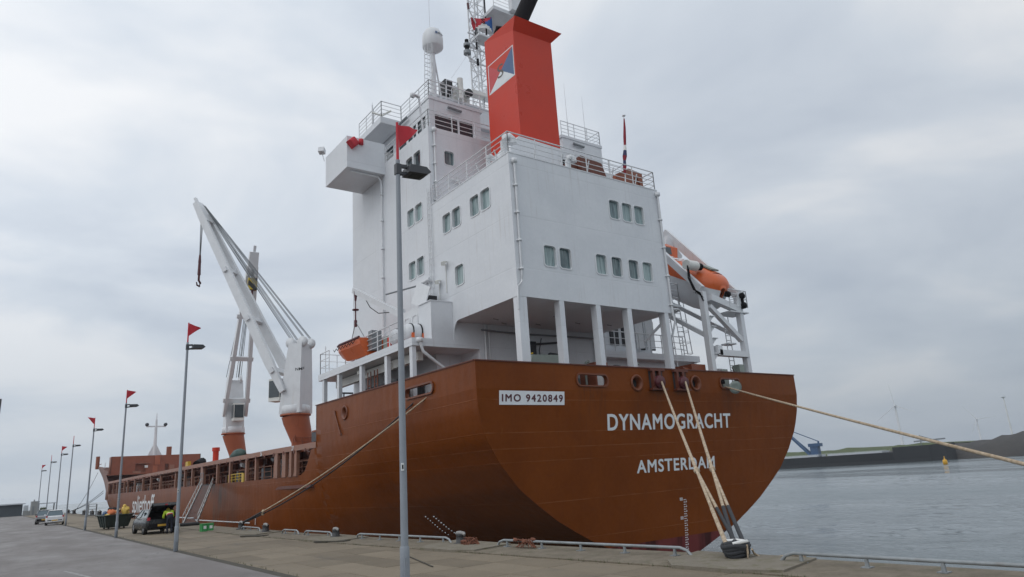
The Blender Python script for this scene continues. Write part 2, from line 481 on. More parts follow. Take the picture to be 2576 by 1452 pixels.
def slab_mat():
    m, t, p = new_mat('worn concrete slab')
    g = nd(t, 'ShaderNodeNewGeometry').outputs['Position']
    oi = nd(t, 'ShaderNodeObjectInfo').outputs['Random']
    fine = noise(t, g, 30.0, 4, 0.7)
    big = noise(t, g, 0.8, 4)
    k = mathn(t, 'ADD', mathn(t, 'MULTIPLY', fine, 0.35), mathn(t, 'ADD', mathn(t, 'MULTIPLY', big, 0.40), mathn(t, 'MULTIPLY', oi, 0.34)))
    c = mixc(t, mrange(t, k, 0.25, 0.75, 0, 1), (0.118, 0.095, 0.064), (0.214, 0.175, 0.124))
    sp = noise(t, g, 5.0, 3, 0.7)
    c = mixc(t, mrange(t, sp, 0.62, 0.72, 0, 0.55), c, (0.085, 0.075, 0.060))
    oil = noise(t, mapping(t, g, (1, .35, 1)), 0.9, 5, 0.7)
    c = mixc(t, mrange(t, oil, 0.58, 0.70, 0, 0.5), c, (0.105, 0.095, 0.082))
    t.links.new(c, p.inputs['Base Color'])
    p.inputs['Roughness'].default_value = 0.82
    bump(t, p, fine, 0.4, 0.008)
    return m


M['slab'] = slab_mat()


def ground_mat(name, a, b, scale, rough=0.9, moss=None):
    m, t, p = new_mat(name)
    g = nd(t, 'ShaderNodeNewGeometry').outputs['Position']
    k = mathn(t, 'ADD', mathn(t, 'MULTIPLY', noise(t, g, scale, 5, 0.65), 0.6), mathn(t, 'MULTIPLY', noise(t, g, scale * 14, 4, 0.7), 0.4))
    c = mixc(t, mrange(t, k, 0.34, 0.66, 0, 1), a, b)
    if moss:
        c = mixc(t, mrange(t, noise(t, g, scale * 2.3, 5, 0.7), 0.50, 0.66, 0, 0.8), c, moss)
    t.links.new(c, p.inputs['Base Color'])
    p.inputs['Roughness'].default_value = rough
    bump(t, p, k, 0.5, 0.02)
    return m


M['cope'] = ground_mat('grimy concrete cope', (0.115, 0.094, 0.068), (0.212, 0.178, 0.132), 1.4, 0.88, (0.105, 0.095, 0.055))
M['pad'] = ground_mat('mossy concrete pad', (0.150, 0.130, 0.100), (0.215, 0.19, 0.15), 1.8, 0.9, (0.115, 0.105, 0.05))
M['joint'] = ground_mat('dirty joint', (0.040, 0.036, 0.031), (0.085, 0.075, 0.060), 3.0, 0.95, (0.06, 0.06, 0.03))
M['wall'] = ground_mat('quay wall concrete', (0.09, 0.085, 0.075), (0.19, 0.18, 0.16), 0.7, 0.9)
M['roadpaint'] = ground_mat('worn white road paint', (0.20, 0.195, 0.19), (0.44, 0.44, 0.43), 5.0, 0.7)
M['grass'] = ground_mat('grassy dyke', (0.045, 0.070, 0.022), (0.085, 0.105, 0.040), 0.15, 0.95)
M['coal'] = ground_mat('dark stockpile slope', (0.028, 0.028, 0.030), (0.060, 0.055, 0.050), 0.06, 0.95)


def water_mat():
    m, t, p = new_mat('harbour water')
    g = nd(t, 'ShaderNodeNewGeometry').outputs['Position']
    p.inputs['Base Color'].default_value = (0.125, 0.155, 0.165, 1)
    t.links.new(mrange(t, noise(t, mapping(t, g, (0.05, 0.014, 1), (0, 0, 0.5)), 1.0, 4, 0.6), 0.40, 0.62, 0.05, 0.26), p.inputs['Roughness'])
    p.inputs['IOR'].default_value = 1.33
    a = noise(t, mapping(t, g, (0.9, 0.55, 1), (0, 0, 0.5)), 1.1, 5, 0.62)
    b = noise(t, mapping(t, g, (0.25, 0.12, 1), (0, 0, 0.4)), 0.5, 3, 0.5)
    h = mathn(t, 'ADD', mathn(t, 'MULTIPLY', a, 0.7), mathn(t, 'MULTIPLY', b, 0.5))
    c_ = noise(t, mapping(t, g, (1.0, 0.45, 1), (0, 0, 0.62)), 3.2, 3, 0.6)
    h = mathn(t, 'ADD', h, mathn(t, 'MULTIPLY', c_, 0.16))
    bump(t, p, h, 1.0, 0.32)
    return m


M['water'] = water_mat()

# ------------------------------------------------------------------ mesh helpers
ORG = {}


class MB:
    """Collects shapes and links them as one mesh object."""

    def __init__(self):
        self.v, self.f, self.m, self.s = [], [], [], []

    def add(self, vs, fs, mi=0, smooth=False):
        o = len(self.v)
        self.v += [tuple(x) for x in vs]
        for q in fs:
            self.f.append(tuple(o + i for i in q)); self.m.append(mi); self.s.append(smooth)
        return self

    def box(self, x0, x1, y0, y1, z0, z1, mi=0):
        vs = [(x, y, z) for z in (z0, z1) for y in (y0, y1) for x in (x0, x1)]
        return self.add(vs, [(0, 2, 3, 1), (4, 5, 7, 6), (0, 1, 5, 4), (2, 6, 7, 3), (0, 4, 6, 2), (1, 3, 7, 5)], mi)

    def tube(self, p0, p1, ra, rb=None, n=8, mi=0, caps=True):
        p0, p1 = Vector(p0), Vector(p1)
        rb = ra if rb is None else rb
        d = (p1 - p0)
        if d.length < 1e-6:
            return self
        d.normalize()
        a = d.cross(Vector((0, 0, 1)) if abs(d.z) < 0.95 else Vector((1, 0, 0))).normalized()
        b = d.cross(a)
        vs = []
        for P, r_ in ((p0, ra), (p1, rb)):
            for i in range(n):
                w = 2 * math.pi * i / n
                vs.append(P + a * (r_ * math.cos(w)) + b * (r_ * math.sin(w)))
        fs = [(i, (i + 1) % n, n + (i + 1) % n, n + i) for i in range(n)]
        self.add(vs, fs, mi, True)
        if caps:
            self.add(vs[:n], [tuple(range(n))[::-1]], mi)
            self.add(vs[n:], [tuple(range(n))], mi)
        return self

    def path(self, pts, r_, n=6, mi=0):
        """Continuous round tube along a polyline."""
        P = [Vector(p) for p in pts]
        rs = r_ if isinstance(r_, (list, tuple)) else [r_] * len(P)
        vs = []
        ref = Vector((0.31, 0.17, 0.93)).normalized()
        for i, p in enumerate(P):
            d = (P[min(i + 1, len(P) - 1)] - P[max(i - 1, 0)]).normalized()
            a = d.cross(ref)
            if a.length < 0.05:
                a = d.cross(Vector((1, 0, 0)))
            a.normalize()
            b = d.cross(a)
            for k in range(n):
                w = 2 * math.pi * k / n
                vs.append(p + a * (rs[i] * math.cos(w)) + b * (rs[i] * math.sin(w)))
        fs = []
        for i in range(len(P) - 1):
            for k in range(n):
                fs.append((i * n + k, i * n + (k + 1) % n, (i + 1) * n + (k + 1) % n, (i + 1) * n + k))
        self.add(vs, fs, mi, True)
        self.add(vs[:n], [tuple(range(n))[::-1]], mi)
        self.add(vs[-n:], [tuple(range(n))], mi)
        return self

    def beam(self, p0, p1, w, h, side=(1, 0, 0), mi=0, w1=None, h1=None):
        """Rectangular bar from p0 to p1; w along side, h across."""
        p0, p1 = Vector(p0), Vector(p1)
        d = (p1 - p0).normalized()
        s = Vector(side); s = (s - d * s.dot(d)).normalized()
        u = d.cross(s)
        vs = []
        for P, ww, hh in ((p0, w, h), (p1, w1 or w, h1 or h)):
            for a, b in ((-1, -1), (1, -1), (1, 1), (-1, 1)):
                vs.append(P + s * (a * ww / 2) + u * (b * hh / 2))
        return self.add(vs, [(3, 2, 1, 0), (4, 5, 6, 7), (0, 1, 5, 4), (1, 2, 6, 5), (2, 3, 7, 6), (3, 0, 4, 7)], mi)

    def prism(self, poly, vec, mi=0):
        n = len(poly); v = Vector(vec)
        vs = [Vector(p) for p in poly] + [Vector(p) + v for p in poly]
        fs = [tuple(range(n))[::-1], tuple(range(n, 2 * n))] + [(i, (i + 1) % n, n + (i + 1) % n, n + i) for i in range(n)]
        return self.add(vs, fs, mi)

    def lathe(self, prof, c=(0, 0, 0), n=16, axis=(0, 0, 1), mi=0, smooth=True):
        ax = Vector(axis).normalized()
        a = ax.cross(Vector((0, 0, 1)) if abs(ax.z) < 0.9 else Vector((1, 0, 0))).normalized()
        b = ax.cross(a); c = Vector(c)
        vs = []
        for r_, z in prof:
            for k in range(n):
                w = 2 * math.pi * k / n
                vs.append(c + ax * z + a * (r_ * math.cos(w)) + b * (r_ * math.sin(w)))
        fs = []
        for i in range(len(prof) - 1):
            for k in range(n):
                fs.append((i * n + k, i * n + (k + 1) % n, (i + 1) * n + (k + 1) % n, (i + 1) * n + k))
        return self.add(vs, fs, mi, smooth)

    def wall(self, o, ux, uy, w, h, holes=(), mi=0):
        """Flat wall sheet with rectangular openings (u0,u1,v0,v1)."""
        o, ux, uy = Vector(o), Vector(ux), Vector(uy)
        us = sorted({0.0, w, *[a for q in holes for a in q[:2]]})
        vv = sorted({0.0, h, *[a for q in holes for a in q[2:]]})
        us = [a for a in us if 0 <= a <= w]; vv = [a for a in vv if 0 <= a <= h]
        vs = [o + ux * a + uy * b for b in vv for a in us]
        nu = len(us); fs = []
        for j in range(len(vv) - 1):
            for i in range(nu - 1):
                ca, cb = (us[i] + us[i + 1]) / 2, (vv[j] + vv[j + 1]) / 2
                if any(q[0] < ca < q[1] and q[2] < cb < q[3] for q in holes):
                    continue
                fs.append((j * nu + i, j * nu + i + 1, (j + 1) * nu + i + 1, (j + 1) * nu + i))
        return self.add(vs, fs, mi)

    def build(self, name, mats, parent=None, sub=None):
        me = bpy.data.meshes.new(name)
        og = Vector(ORG.get(parent.name, (0, 0, 0))) if parent else Vector(sub or (0, 0, 0))
        me.from_pydata([(x - og.x, y - og.y, z - og.z) for x, y, z in self.v], [], self.f)
        for k in (mats if isinstance(mats, (list, tuple)) else [mats]):
            me.materials.append(M[k])
        me.polygons.foreach_set('material_index', self.m)
        me.polygons.foreach_set('use_smooth', self.s)
        me.update()
        o = bpy.data.objects.new(name, me)
        col.objects.link(o)
        if parent:
            o.parent = parent
            ORG[o.name] = tuple(og)
        else:
            o.location = og
            ORG[o.name] = tuple(og)
        return o


def tag(o, label=None, cat=None, group=None, kind=None):
    for k, v in (('label', label), ('category', cat), ('group', group), ('kind', kind)):
        if v:
            o[k] = v
    return o


def empty(name, loc=(0, 0, 0), rz=0.0, world_coords=False):
    o = bpy.data.objects.new(name, None)
    col.objects.link(o)
    o.location = loc
    o.rotation_euler = (0, 0, rz)
    o.empty_display_size = 0.3
    ORG[o.name] = tuple(loc) if world_coords else (0, 0, 0)
    return o


def copy_tree(o, parent=None):
    c = o.copy(); col.objects.link(c)
    c.parent = parent
    ORG[c.name] = ORG.get(o.name, (0, 0, 0))
    for ch in list(o.children):
        copy_tree(ch, c)
    return c


def rrect(w, h, r_, seg=4):
    pts = []
    for cx, cy, a0 in ((w / 2 - r_, h / 2 - r_, 0), (-w / 2 + r_, h / 2 - r_, 90), (-w / 2 + r_, -h / 2 + r_, 180), (w / 2 - r_, -h / 2 + r_, 270)):
        for k in range(seg + 1):
            a = R(a0 + 90 * k / seg)
            pts.append((cx + r_ * math.cos(a), cy + r_ * math.sin(a)))
    return pts


def ring_mesh(w, h, r_, band, front, back, glass=True):
    """Rounded rectangular frame with liner; pane set back."""
    mb = MB()
    a, b = rrect(w, h, r_), rrect(w + 2 * band, h + 2 * band, r_ + band * 0.8)
    n = len(a)
    vs = [(x, y, front) for x, y in a] + [(x, y, front) for x, y in b] + [(x, y, 0) for x, y in b] + [(x, y, back) for x, y in a]
    fs = []
    for i in range(n):
        j = (i + 1) % n
        fs += [(i, n + i, n + j, j), (n + i, 2 * n + i, 2 * n + j, n + j), (3 * n + i, i, j, 3 * n + j)]
    mb.add(vs, fs, 0)
    if glass:
        mb.add([(x, y, back) for x, y in a], [tuple(range(n))], 1)
    return mb


_win = {}


def place(mesh_key, maker, mats, name, parent, o, ux, uy):
    """Object sharing a cached mesh, placed on a wall by its two axes (world coordinates)."""
    if mesh_key not in _win:
        ob = maker().build(name, mats, None)
        _win[mesh_key] = ob.data
    else:
        ob = bpy.data.objects.new(name, _win[mesh_key]); col.objects.link(ob)
    ux, uy = Vector(ux), Vector(uy); n = ux.cross(uy)
    p = Vector(o) - Vector(ORG.get(parent.name, (0, 0, 0)))
    ob.parent = parent
    ob.matrix_basis = Matrix(((ux.x, uy.x, n.x, p.x), (ux.y, uy.y, n.y, p.y), (ux.z, uy.z, n.z, p.z), (0, 0, 0, 1)))
    return ob


def window(parent, o, ux, uy, w, h, glass='glass', name='window'):
    return place(('w', w, h, glass), lambda: ring_mesh(w, h, 0.14, 0.06, 0.03, -0.13), ['whitedeck', glass], name, parent, o, ux, uy)


def rail(mb, pts, h=1.05, bars=3, gap=1.5, r_=0.024, posts=True, mi=0):
    P = [Vector(p) for p in pts]
    for k in range(bars + 1):
        z = h * (k + 1) / (bars + 1)
        for a, b in zip(P[:-1], P[1:]):
            mb.tube(a + Vector((0, 0, z)), b + Vector((0, 0, z)), r_ * (1.25 if k == bars else 0.8), n=5, mi=mi)
    for a, b in zip(P[:-1], P[1:]):
        n = max(1, round((b - a).length / gap))
        for i in range(n + 1):
            q = a.lerp(b, i / n)
            mb.tube(q, q + Vector((0, 0, h)), r_ * 1.2, n=5, mi=mi)
    return mb


def ladder(mb, p0, p1, w, side, step=0.3, r_=0.02, cage=0, mi=0):
    p0, p1, s = Vector(p0), Vector(p1), Vector(side).normalized() * (w / 2)
    mb.tube(p0 - s, p1 - s, r_ * 1.2, n=5, mi=mi); mb.tube(p0 + s, p1 + s, r_ * 1.2, n=5, mi=mi)
    n = int((p1 - p0).length / step)
    for i in range(1, n):
        q = p0.lerp(p1, i / n)
        mb.tube(q - s, q + s, r_, n=5, mi=mi)
    if cage:
        nrm = s.cross(p1 - p0).normalized() * cage
        m = max(2, int((p1 - p0).length / 0.7))
        for i in range(m + 1):
            q = p0.lerp(p1, i / m)
            pts = [q + s * 1.25 * math.cos(a) + nrm * math.sin(a) for a in [math.pi * k / 8 for k in range(9)]]
            mb.path(pts, r_ * 0.8, 4, mi)
        for k in (2, 4, 6):
            a = math.pi * k / 8
            off = s * 1.25 * math.cos(a) + nrm * math.sin(a)
            mb.tube(p0 + off, p1 + off, r_ * 0.8, n=4, mi=mi)
    return mb


def text_obj(name, body, parent, o, ux, uy, width, height, mat, weight=0.0, space=1.0, thick=0.004, bold=0.0):
    """Flat lettering fitted into width x height with its lower left corner at o."""
    cu = bpy.data.curves.new(name, 'FONT')
    cu.body = body; cu.size = 1.0; cu.offset = weight; cu.space_character = space; cu.extrude = 0.0
    cu.resolution_u = 4
    ob = bpy.data.objects.new(name, cu); col.objects.link(ob)
    dg = bpy.context.evaluated_depsgraph_get()
    me = bpy.data.meshes.new_from_object(ob.evaluated_get(dg))
    bpy.data.objects.remove(ob); bpy.data.curves.remove(cu)
    xs = [v.co.x for v in me.vertices]; ys = [v.co.y for v in me.vertices]
    x0, x1, y0, y1 = min(xs), max(xs), min(ys), max(ys)
    for v in me.vertices:
        v.co.x = (v.co.x - x0) / (x1 - x0) * width
        v.co.y = (v.co.y - y0) / (y1 - y0) * height
        v.co.z = thick
    if bold:
        V = [v.co.copy() for v in me.vertices]; F = [tuple(p.vertices) for p in me.polygons]
        nv, nf = [], []
        for q, (bx_, by_) in enumerate(((0, 0), (bold, 0), (-bold, 0), (bold * .7, bold * .7), (-bold * .7, bold * .7), (bold * .7, -bold * .7), (-bold * .7, -bold * .7))):
            o_ = len(nv)
            nv += [(v.x + bx_, v.y + by_, thick + q * 0.0006) for v in V]; nf += [tuple(o_ + i for i in f) for f in F]
        me = bpy.data.meshes.new(name); me.from_pydata(nv, [], nf)
    me.materials.clear(); me.materials.append(M[mat])
    ob = bpy.data.objects.new(name, me); col.objects.link(ob)
    ux, uy = Vector(ux).normalized(), Vector(uy).normalized(); n = ux.cross(uy)
    p = Vector(o) - Vector(ORG.get(parent.name, (0, 0, 0)))
    ob.parent = parent
    ob.matrix_basis = Matrix(((ux.x, uy.x, n.x, p.x), (ux.y, uy.y, n.y, p.y), (ux.z, uy.z, n.z, p.z), (0, 0, 0, 1)))
    return ob


def interp(tab, x):
    if x <= tab[0][0]:
        return tab[0][1]
    for (a, b), (c, d) in zip(tab[:-1], tab[1:]):
        if x <= c:
            return b + (d - b) * (x - a) / (c - a)
    return tab[-1][1]


def smooth(a, b, x):
    t = min(1, max(0, (x - a) / (b - a)))
    return t * t * (3 - 2 * t)


def blob(mb, c, sx, sy, sz, seed=0, amp=0.18, n=10, mi=0):
    """Lumpy closed body for bags and heaps."""
    rnd = random.Random(seed)
    ph = [rnd.uniform(0, 6.28) for _ in range(6)]
    vs = []; rows = n // 2 + 2
    for j in range(rows):
        th = math.pi * j / (rows - 1)
        for i in range(n):
            a = 2 * math.pi * i / n
            k = 1 + amp * (math.sin(3 * a + ph[0] + 2 * th) * 0.5 + math.sin(2 * th + a + ph[1]) * 0.5 + rnd.uniform(-.5, .5))
            if j in (0, rows - 1):
                k = 1
            vs.append((c[0] + sx * k * math.sin(th) * math.cos(a), c[1] + sy * k * math.sin(th) * math.sin(a), c[2] + sz * k * math.cos(th)))
    fs = [(j * n + i, j * n + (i + 1) % n, (j + 1) * n + (i + 1) % n, (j + 1) * n + i) for j in range(rows - 1) for i in range(n)]
    return mb.add(vs, fs, mi, True)

# ================================================================== SETTING
ZW = -2.9
SX = [(-60, 1.05), (0, 1.05), (10, 1.04), (19, 0.985), (26, 0.945), (35, 0.92), (60, 0.935), (110, 1.0), (180, 1.08), (400, 1.08)]


def ex(base, y):
    return base * interp(SX, y)


YS = [-60, -20, 0, 5, 10, 14.5, 19, 22.5, 26, 30, 35, 47, 60, 85, 110, 145, 180, 214]
EDGE, SEAM = 12.55, 10.75
mb = MB()
mb.add([(-5000, -3000, ZW - .3), (7000, -3000, ZW - .3), (7000, 9000, ZW - .3), (-5000, 9000, ZW - .3)], [(0, 1, 2, 3)])
from mathutils import noise as mno


def ripple_grid(xa, xb, ya, yb, st):
    nx, ny = int((xb - xa) / st), int((yb - ya) / st)
    vs = []
    for j in range(ny + 1):
        for i in range(nx + 1):
            x, y = xa + i * st, ya + j * st
            e_ = min(1, min(x - xa, xb - x, y - ya, yb - y) / 14)
            u_, w_ = x * .87 + y * .5, -x * .5 + y * .87
            h_ = .050 * mno.noise((u_ * .9, w_ * .42, 0)) + .075 * mno.noise((u_ * .33, w_ * .16, 5)) + .022 * mno.noise((u_ * 2.1, w_ * 1.1, 9))
            vs.append((x, y, ZW - .3 + .3 * e_ * e_ * (3 - 2 * e_) + h_ * e_))
    mb.add(vs, [(j * (nx + 1) + i, j * (nx + 1) + i + 1, (j + 1) * (nx + 1) + i + 1, (j + 1) * (nx + 1) + i) for j in range(ny) for i in range(nx)], 0, True)


ripple_grid(12, 150, -40, 110, .42)
tag(mb.build('water', 'water'), kind='structure')
# quay body
mb = MB()
for a, b in zip(YS[:-1], YS[1:]):
    xa, xb = ex(EDGE, a), ex(EDGE, b)
    mb.add([(-350, a, -0.08), (xa, a, -0.08), (xb, b, -0.08), (-350, b, -0.08)], [(0, 1, 2, 3)], 0)
    mb.add([(xa, a, -0.08), (xa, a, -6), (xb, b, -6), (xb, b, -0.08)], [(0, 1, 2, 3)], 0)
mb.add([(-350, 214, -0.08), (-350, 214, -6), (ex(EDGE, 214), 214, -6), (ex(EDGE, 214), 214, -0.08)], [(0, 1, 2, 3)], 0)
tag(mb.build('quay', 'wall'), kind='structure')
mb = MB()
mb.box(-349, 5.74, -59, 213, -0.075, 0.0)
road = tag(mb.build('road', 'asphalt'), kind='structure')
mb = MB()
random.seed(5)
for x0, y0, ln, w, a in ((2.55, 22.3, 4.6, 0.11, -0.12), (0.1, 24.0, 3.4, 0.10, -0.2), (3.2, 17.6, 1.6, 0.10, -0.1)):
    for k in range(7):
        s0, s1 = ln * k / 7, ln * (k + 0.86) / 7
        c, s = math.sin(a), math.cos(a)
        for t0, t1 in ((s0, s1),):
            ww = w * random.uniform(0.55, 1.05)
            mb.add([(x0 + c * t0 - ww / 2, y0 + s * t0, 0.004), (x0 + c * t0 + ww / 2, y0 + s * t0, 0.004), (x0 + c * t1 + ww / 2, y0 + s * t1, 0.004), (x0 + c * t1 - ww / 2, y0 + s * t1, 0.004)], [(0, 1, 2, 3)])
mb.build('road_marking', 'roadpaint', road)
mb = MB()
mb.box(5.745, 6.04, -59, 213, -0.07, -0.012)
tag(mb.build('drain_strip', 'joint'), kind='structure')
mb = MB()
mb.box(6.045, 11.9, -59, 95, -0.07, -0.035, 0)
mb.box(6.045, 11.9, 95.0, 213, -0.07, 0.0, 1)
pave = tag(mb.build('pavement', ['joint', 'slab']), kind='structure')
sl = MB()
hw, hl = 0.468, 0.970
sl.add([(-hw, -hl, -0.05), (hw, -hl, -0.05), (hw, hl, -0.05), (-hw, hl, -0.05), (-hw, -hl, -0.012), (hw, -hl, -0.012), (hw, hl, -0.012), (-hw, hl, -0.012),
        (-hw + .012, -hl + .012, 0), (hw - .012, -hl + .012, 0), (hw - .012, hl - .012, 0), (-hw + .012, hl - .012, 0)],
       [(0, 1, 5, 4), (1, 2, 6, 5), (2, 3, 7, 6), (3, 0, 4, 7), (4, 5, 9, 8), (5, 6, 10, 9), (6, 7, 11, 10), (7, 4, 8, 11), (8, 9, 10, 11)])
slab_me = None
for j in range(50):
    for i in range(6):
        if slab_me is None:
            o = sl.build('slab', 'slab', pave); slab_me = o.data
        else:
            o = bpy.data.objects.new('slab', slab_me); col.objects.link(o); o.parent = pave
        o.location = (6.045 + hw + 0.005 + i * 0.968, -3 + hl + j * 1.972, random.uniform(-0.008, 0.0))
        o.rotation_euler = (random.uniform(-.002, .002), random.uniform(-.003, .003), random.uniform(-.004, .004))
mb = MB()
for a, b in zip(YS[:-1], YS[1:]):
    xs = [(ex(SEAM, a), ex(EDGE, a) + 0.02), (ex(SEAM, b), ex(EDGE, b) + 0.02)]
    P = [(xs[0][0], a, 0.022), (xs[0][1], a, 0.03), (xs[1][1], b, 0.03), (xs[1][0], b, 0.022)]
    mb.add(P + [(xs[0][0], a, -0.06), (xs[1][0], b, -0.06), (xs[0][1], a, -0.35), (xs[1][1], b, -0.35)], [(0, 1, 2, 3), (0, 3, 5, 4), (1, 6, 7, 2)])
cope = tag(mb.build('cope', 'cope'), kind='structure')
# raised concrete pads around the bollards
for k, (bx, by, s) in enumerate(((12.2, 9.3, 1.0), (11.75, 18.6, 1.05), (11.15, 27.2, 1.1), (11.0, 36.6, 1.2))):
    mb = MB()
    xo, xi = ex(EDGE, by) - 0.02, ex(SEAM, by) - 0.1
    poly = [(xi + 0.02, by - 0.55 * s), (xi + 0.35, by - 1.35 * s), (xo, by - 1.0 * s), (xo, by + 1.9 * s), (xi + 0.5, by + 1.5 * s), (xi - .05, by + 0.9 * s)]
    mb.prism([(x, y, -0.03) for x, y in poly], (0, 0, 0.095))
    mb.build('raised_pad', 'pad', cope)

random.seed(31)
mb = MB()
for k in range(900):
    if k < 420:
        y = random.uniform(6, 42); x = ex(SEAM, y) + random.gauss(-.02, .02)
    elif k < 640:
        y = random.uniform(8, 60); x = 6.04 + random.gauss(0, .03)
    else:
        by = random.choice((9.3, 18.6, 27.2, 36.6)); t_ = random.random()
        x, y = ex(SEAM, by) - .05 + .5 * t_, by - .5 - .75 * t_ + random.gauss(0, .04)
    h_ = random.uniform(.015, .05); a_ = random.uniform(0, 6.28); l_ = random.uniform(-.02, .02)
    mb.add([(x - .008 * math.cos(a_), y - .008 * math.sin(a_), .0), (x + .008 * math.cos(a_), y + .008 * math.sin(a_), .0), (x + l_, y + l_, .02 + h_)], [(0, 1, 2)])
wd = mb.build('grass', 'grass'); tag(wd, 'short weeds growing in the joints of the quay paving', 'grass', kind='stuff')

# ------------------------------------------------------------------ far shore to the right
mb = MB()
N = 60
rows = []
for i in range(N + 1):
    t = i / N
    y = 330 - t * 196
    x = 285 + 0.0009 * (y - 120) ** 2 * 0.4 + 10 * t
    zt = 3.2 + 0.4 * math.sin(i * 0.7) + 0.3 * math.sin(i * 1.9)
    rows.append([(x, y, -3.2), (x + 6, y, -0.6), (x + 22, y, zt), (x + 34, y, zt - 0.3), (x + 420, y, 1.0)])
vs = [p for r_ in rows for p in r_]
mb.add(vs, [(i * 5 + k, i * 5 + k + 1, (i + 1) * 5 + k + 1, (i + 1) * 5 + k) for i in range(N) for k in range(4)], 0, True)
tag(mb.build('dyke', 'grass'), kind='structure')
mb = MB()
N = 140
rows = []
for i in range(N + 1):
    t = i / N
    y = 152 - t * 330
    hgt = 1.2 + 3.4 * smooth(0.03, 0.16, t) + 1.0 * math.sin(i * 0.75) * smooth(0.05, .2, t) + 0.5 * math.sin(i * 1.9 + 1)
    x = 284 + 18 * t
    rows.append([(x, y, -3.2), (x + 3, y, -0.5), (x + 14, y, hgt * 0.55), (x + 26, y, hgt), (x + 60, y, hgt * 0.9), (x + 120, y, 0)])
vs = [p for r_ in rows for p in r_]
mb.add(vs, [(i * 6 + k, i * 6 + k + 1, (i + 1) * 6 + k + 1, (i + 1) * 6 + k) for i in range(N) for k in range(5)], 0, True)
tag(mb.build('terrain', 'coal'), kind='structure')


# ------------------------------------------------------------------ wind turbines and the far mast
def turbine(loc, hub, rot, label, blades=True):
    t = empty('wind_turbine', loc)
    MB().tube((0, 0, -3), (0, 0, hub), 2.0, 1.1, 14).build('tower', 'turbine', t)
    mb = MB(); mb.beam((-2, -1.2, hub + 1.0), (7.5, 2.4, hub + 1.0), 2.6, 2.8, (0, 1, 0)); mb.build('nacelle', 'turbine', t)
    MB().lathe([(0.05, 2.2), (0.9, 1.6), (1.3, 0.2), (1.2, -1.2), (0.05, -1.3)], (-3.2, -1.5, hub + 1.0), 10, (-0.95, -0.3, 0)).build('rotor_hub', 'turbine', t)
    ax = Vector((-0.95, -0.3, 0)).normalized(); s = ax.cross(Vector((0, 0, 1))).normalized()
    c = Vector((-3.6, -1.6, hub + 1.0))
    for k in range(3):
        a = rot + 2 * math.pi * k / 3
        d = s * math.sin(a) + Vector((0, 0, 1)) * math.cos(a)
        mb = MB(); mb.beam(c + d * 1.0, c + d * 9, 1.2, 0.9, ax, w1=1.5, h1=0.7); mb.beam(c + d * 9, c + d * 30, 1.5, 0.7, ax, w1=0.3, h1=0.12)
        mb.build('blade', 'turbine', t)
    tag(t, label, 'wind turbine', 'wind turbines on the far shore')


turbine((950, 455, 1), 54, 0.1, 'white wind turbine with one blade up beyond the black cargo ship')
turbine((1360, 520, 1), 40, 0.6, 'small distant wind turbine beside the nearer white turbine')
t = empty('light_mast', (700, 243, 0))
MB().tube((0, 0, -2), (0, 0, 39), 0.85, 0.45, 10).build('pole', 'turbine', t)
mb = MB(); mb.box(-2.6, 2.6, -0.8, 0.8, 38.8, 39.4); mb.box(-1.0, 1.0, -1.0, 1.0, 38.3, 38.9)
mb.build('lamp_head', 'sheet', t)
tag(t, 'tall slim pale floodlight mast rising from the dark stockpile', 'mast')

# ------------------------------------------------------------------ the far black cargo ship
fa, fb = Vector((250.0, 220.0, ZW)), Vector((278.5, 116.5, ZW))
fd = (fb - fa).normalized(); fn = Vector((fd.y, -fd.x, 0))
FL = (fb - fa).length
fship = empty('bulk_carrier', tuple(fa), 0, True)


def fp(s, w, z):
    return fa + fd * s + (-fn) * w + Vector((0, 0, z))


if fp(0, 1, 0).x < fa.x:
    fn = -fn
mb = MB()
secs = []
for s, b, zt in ((0, 7.5, 3.9), (6, 8, 3.9), (70, 8, 3.7), (88, 8, 3.7), (88.1, 8, 5.4), (100, 6.8, 5.5), (105, 4, 5.7), (FL, 0.4, 5.9)):
    secs.append([fp(s, 8 - b, zt), fp(s, 8 - b * .92, 0.9), fp(s, 8 - b * .9, -1), fp(s, 8 + b * .9, -1), fp(s, 8 + b * .92, 0.9), fp(s, 8 + b, zt)])
vs = [p for q in secs for p in q]
fs = []
for i in range(len(secs) - 1):
    for k in range(5):
        fs.append((i * 6 + k, i * 6 + k + 1, (i + 1) * 6 + k + 1, (i + 1) * 6 + k))
    fs.append((i * 6, (i + 1) * 6, (i + 1) * 6 + 5, i * 6 + 5))
mb.add(vs, fs)
mb.build('hull', 'farblack', fship)
mb = MB()
for s0, s1 in ((8, 22), (24, 40), (43, 60), (64, 84)):
    q = [fp(s0, 2.0, 3.75), fp(s1, 2.0, 3.75), fp(s1, 14, 3.75), fp(s0, 14, 3.75)]
    MB().prism(q, (0, 0, 0.75)).build('hatch_cover', 'sheet', fship)
mb = MB()
for s in range(3, 88, 3):
    mb.tube(fp(s, 0.3, 3.8), fp(s, 0.3, 4.7), 0.06, n=4)
mb.beam(fp(3, .3, 4.7), fp(86, .3, 4.7), .08, .08)
mb.beam(fp(3, .3, 4.3), fp(86, .3, 4.3), .05, .05)
mb.build('railing', 'sheet', fship)
mb = MB(); mb.tube(fp(97, 6, 5), fp(97, 6, 9.3), 0.16, n=6); mb.beam(fp(97, 6, 9.0), fp(103, 6, 6.6), .25, .25); mb.beam(fp(95, 4, 7.0), fp(105, 7, 7.4), 0.6, .5)
mb.build('foremast', 'grey', fship)
mb = MB()
CS = 37.0
mb.prism([fp(CS + 20, 4.5, 3.6), fp(CS + 23.0, 4.5, 3.6), fp(CS + 23.0, 8.5, 3.6), fp(CS + 20, 8.5, 3.6)], (0, 0, 4.2))
cr_ = mb.build('deck_crane', 'crane_blue', fship)
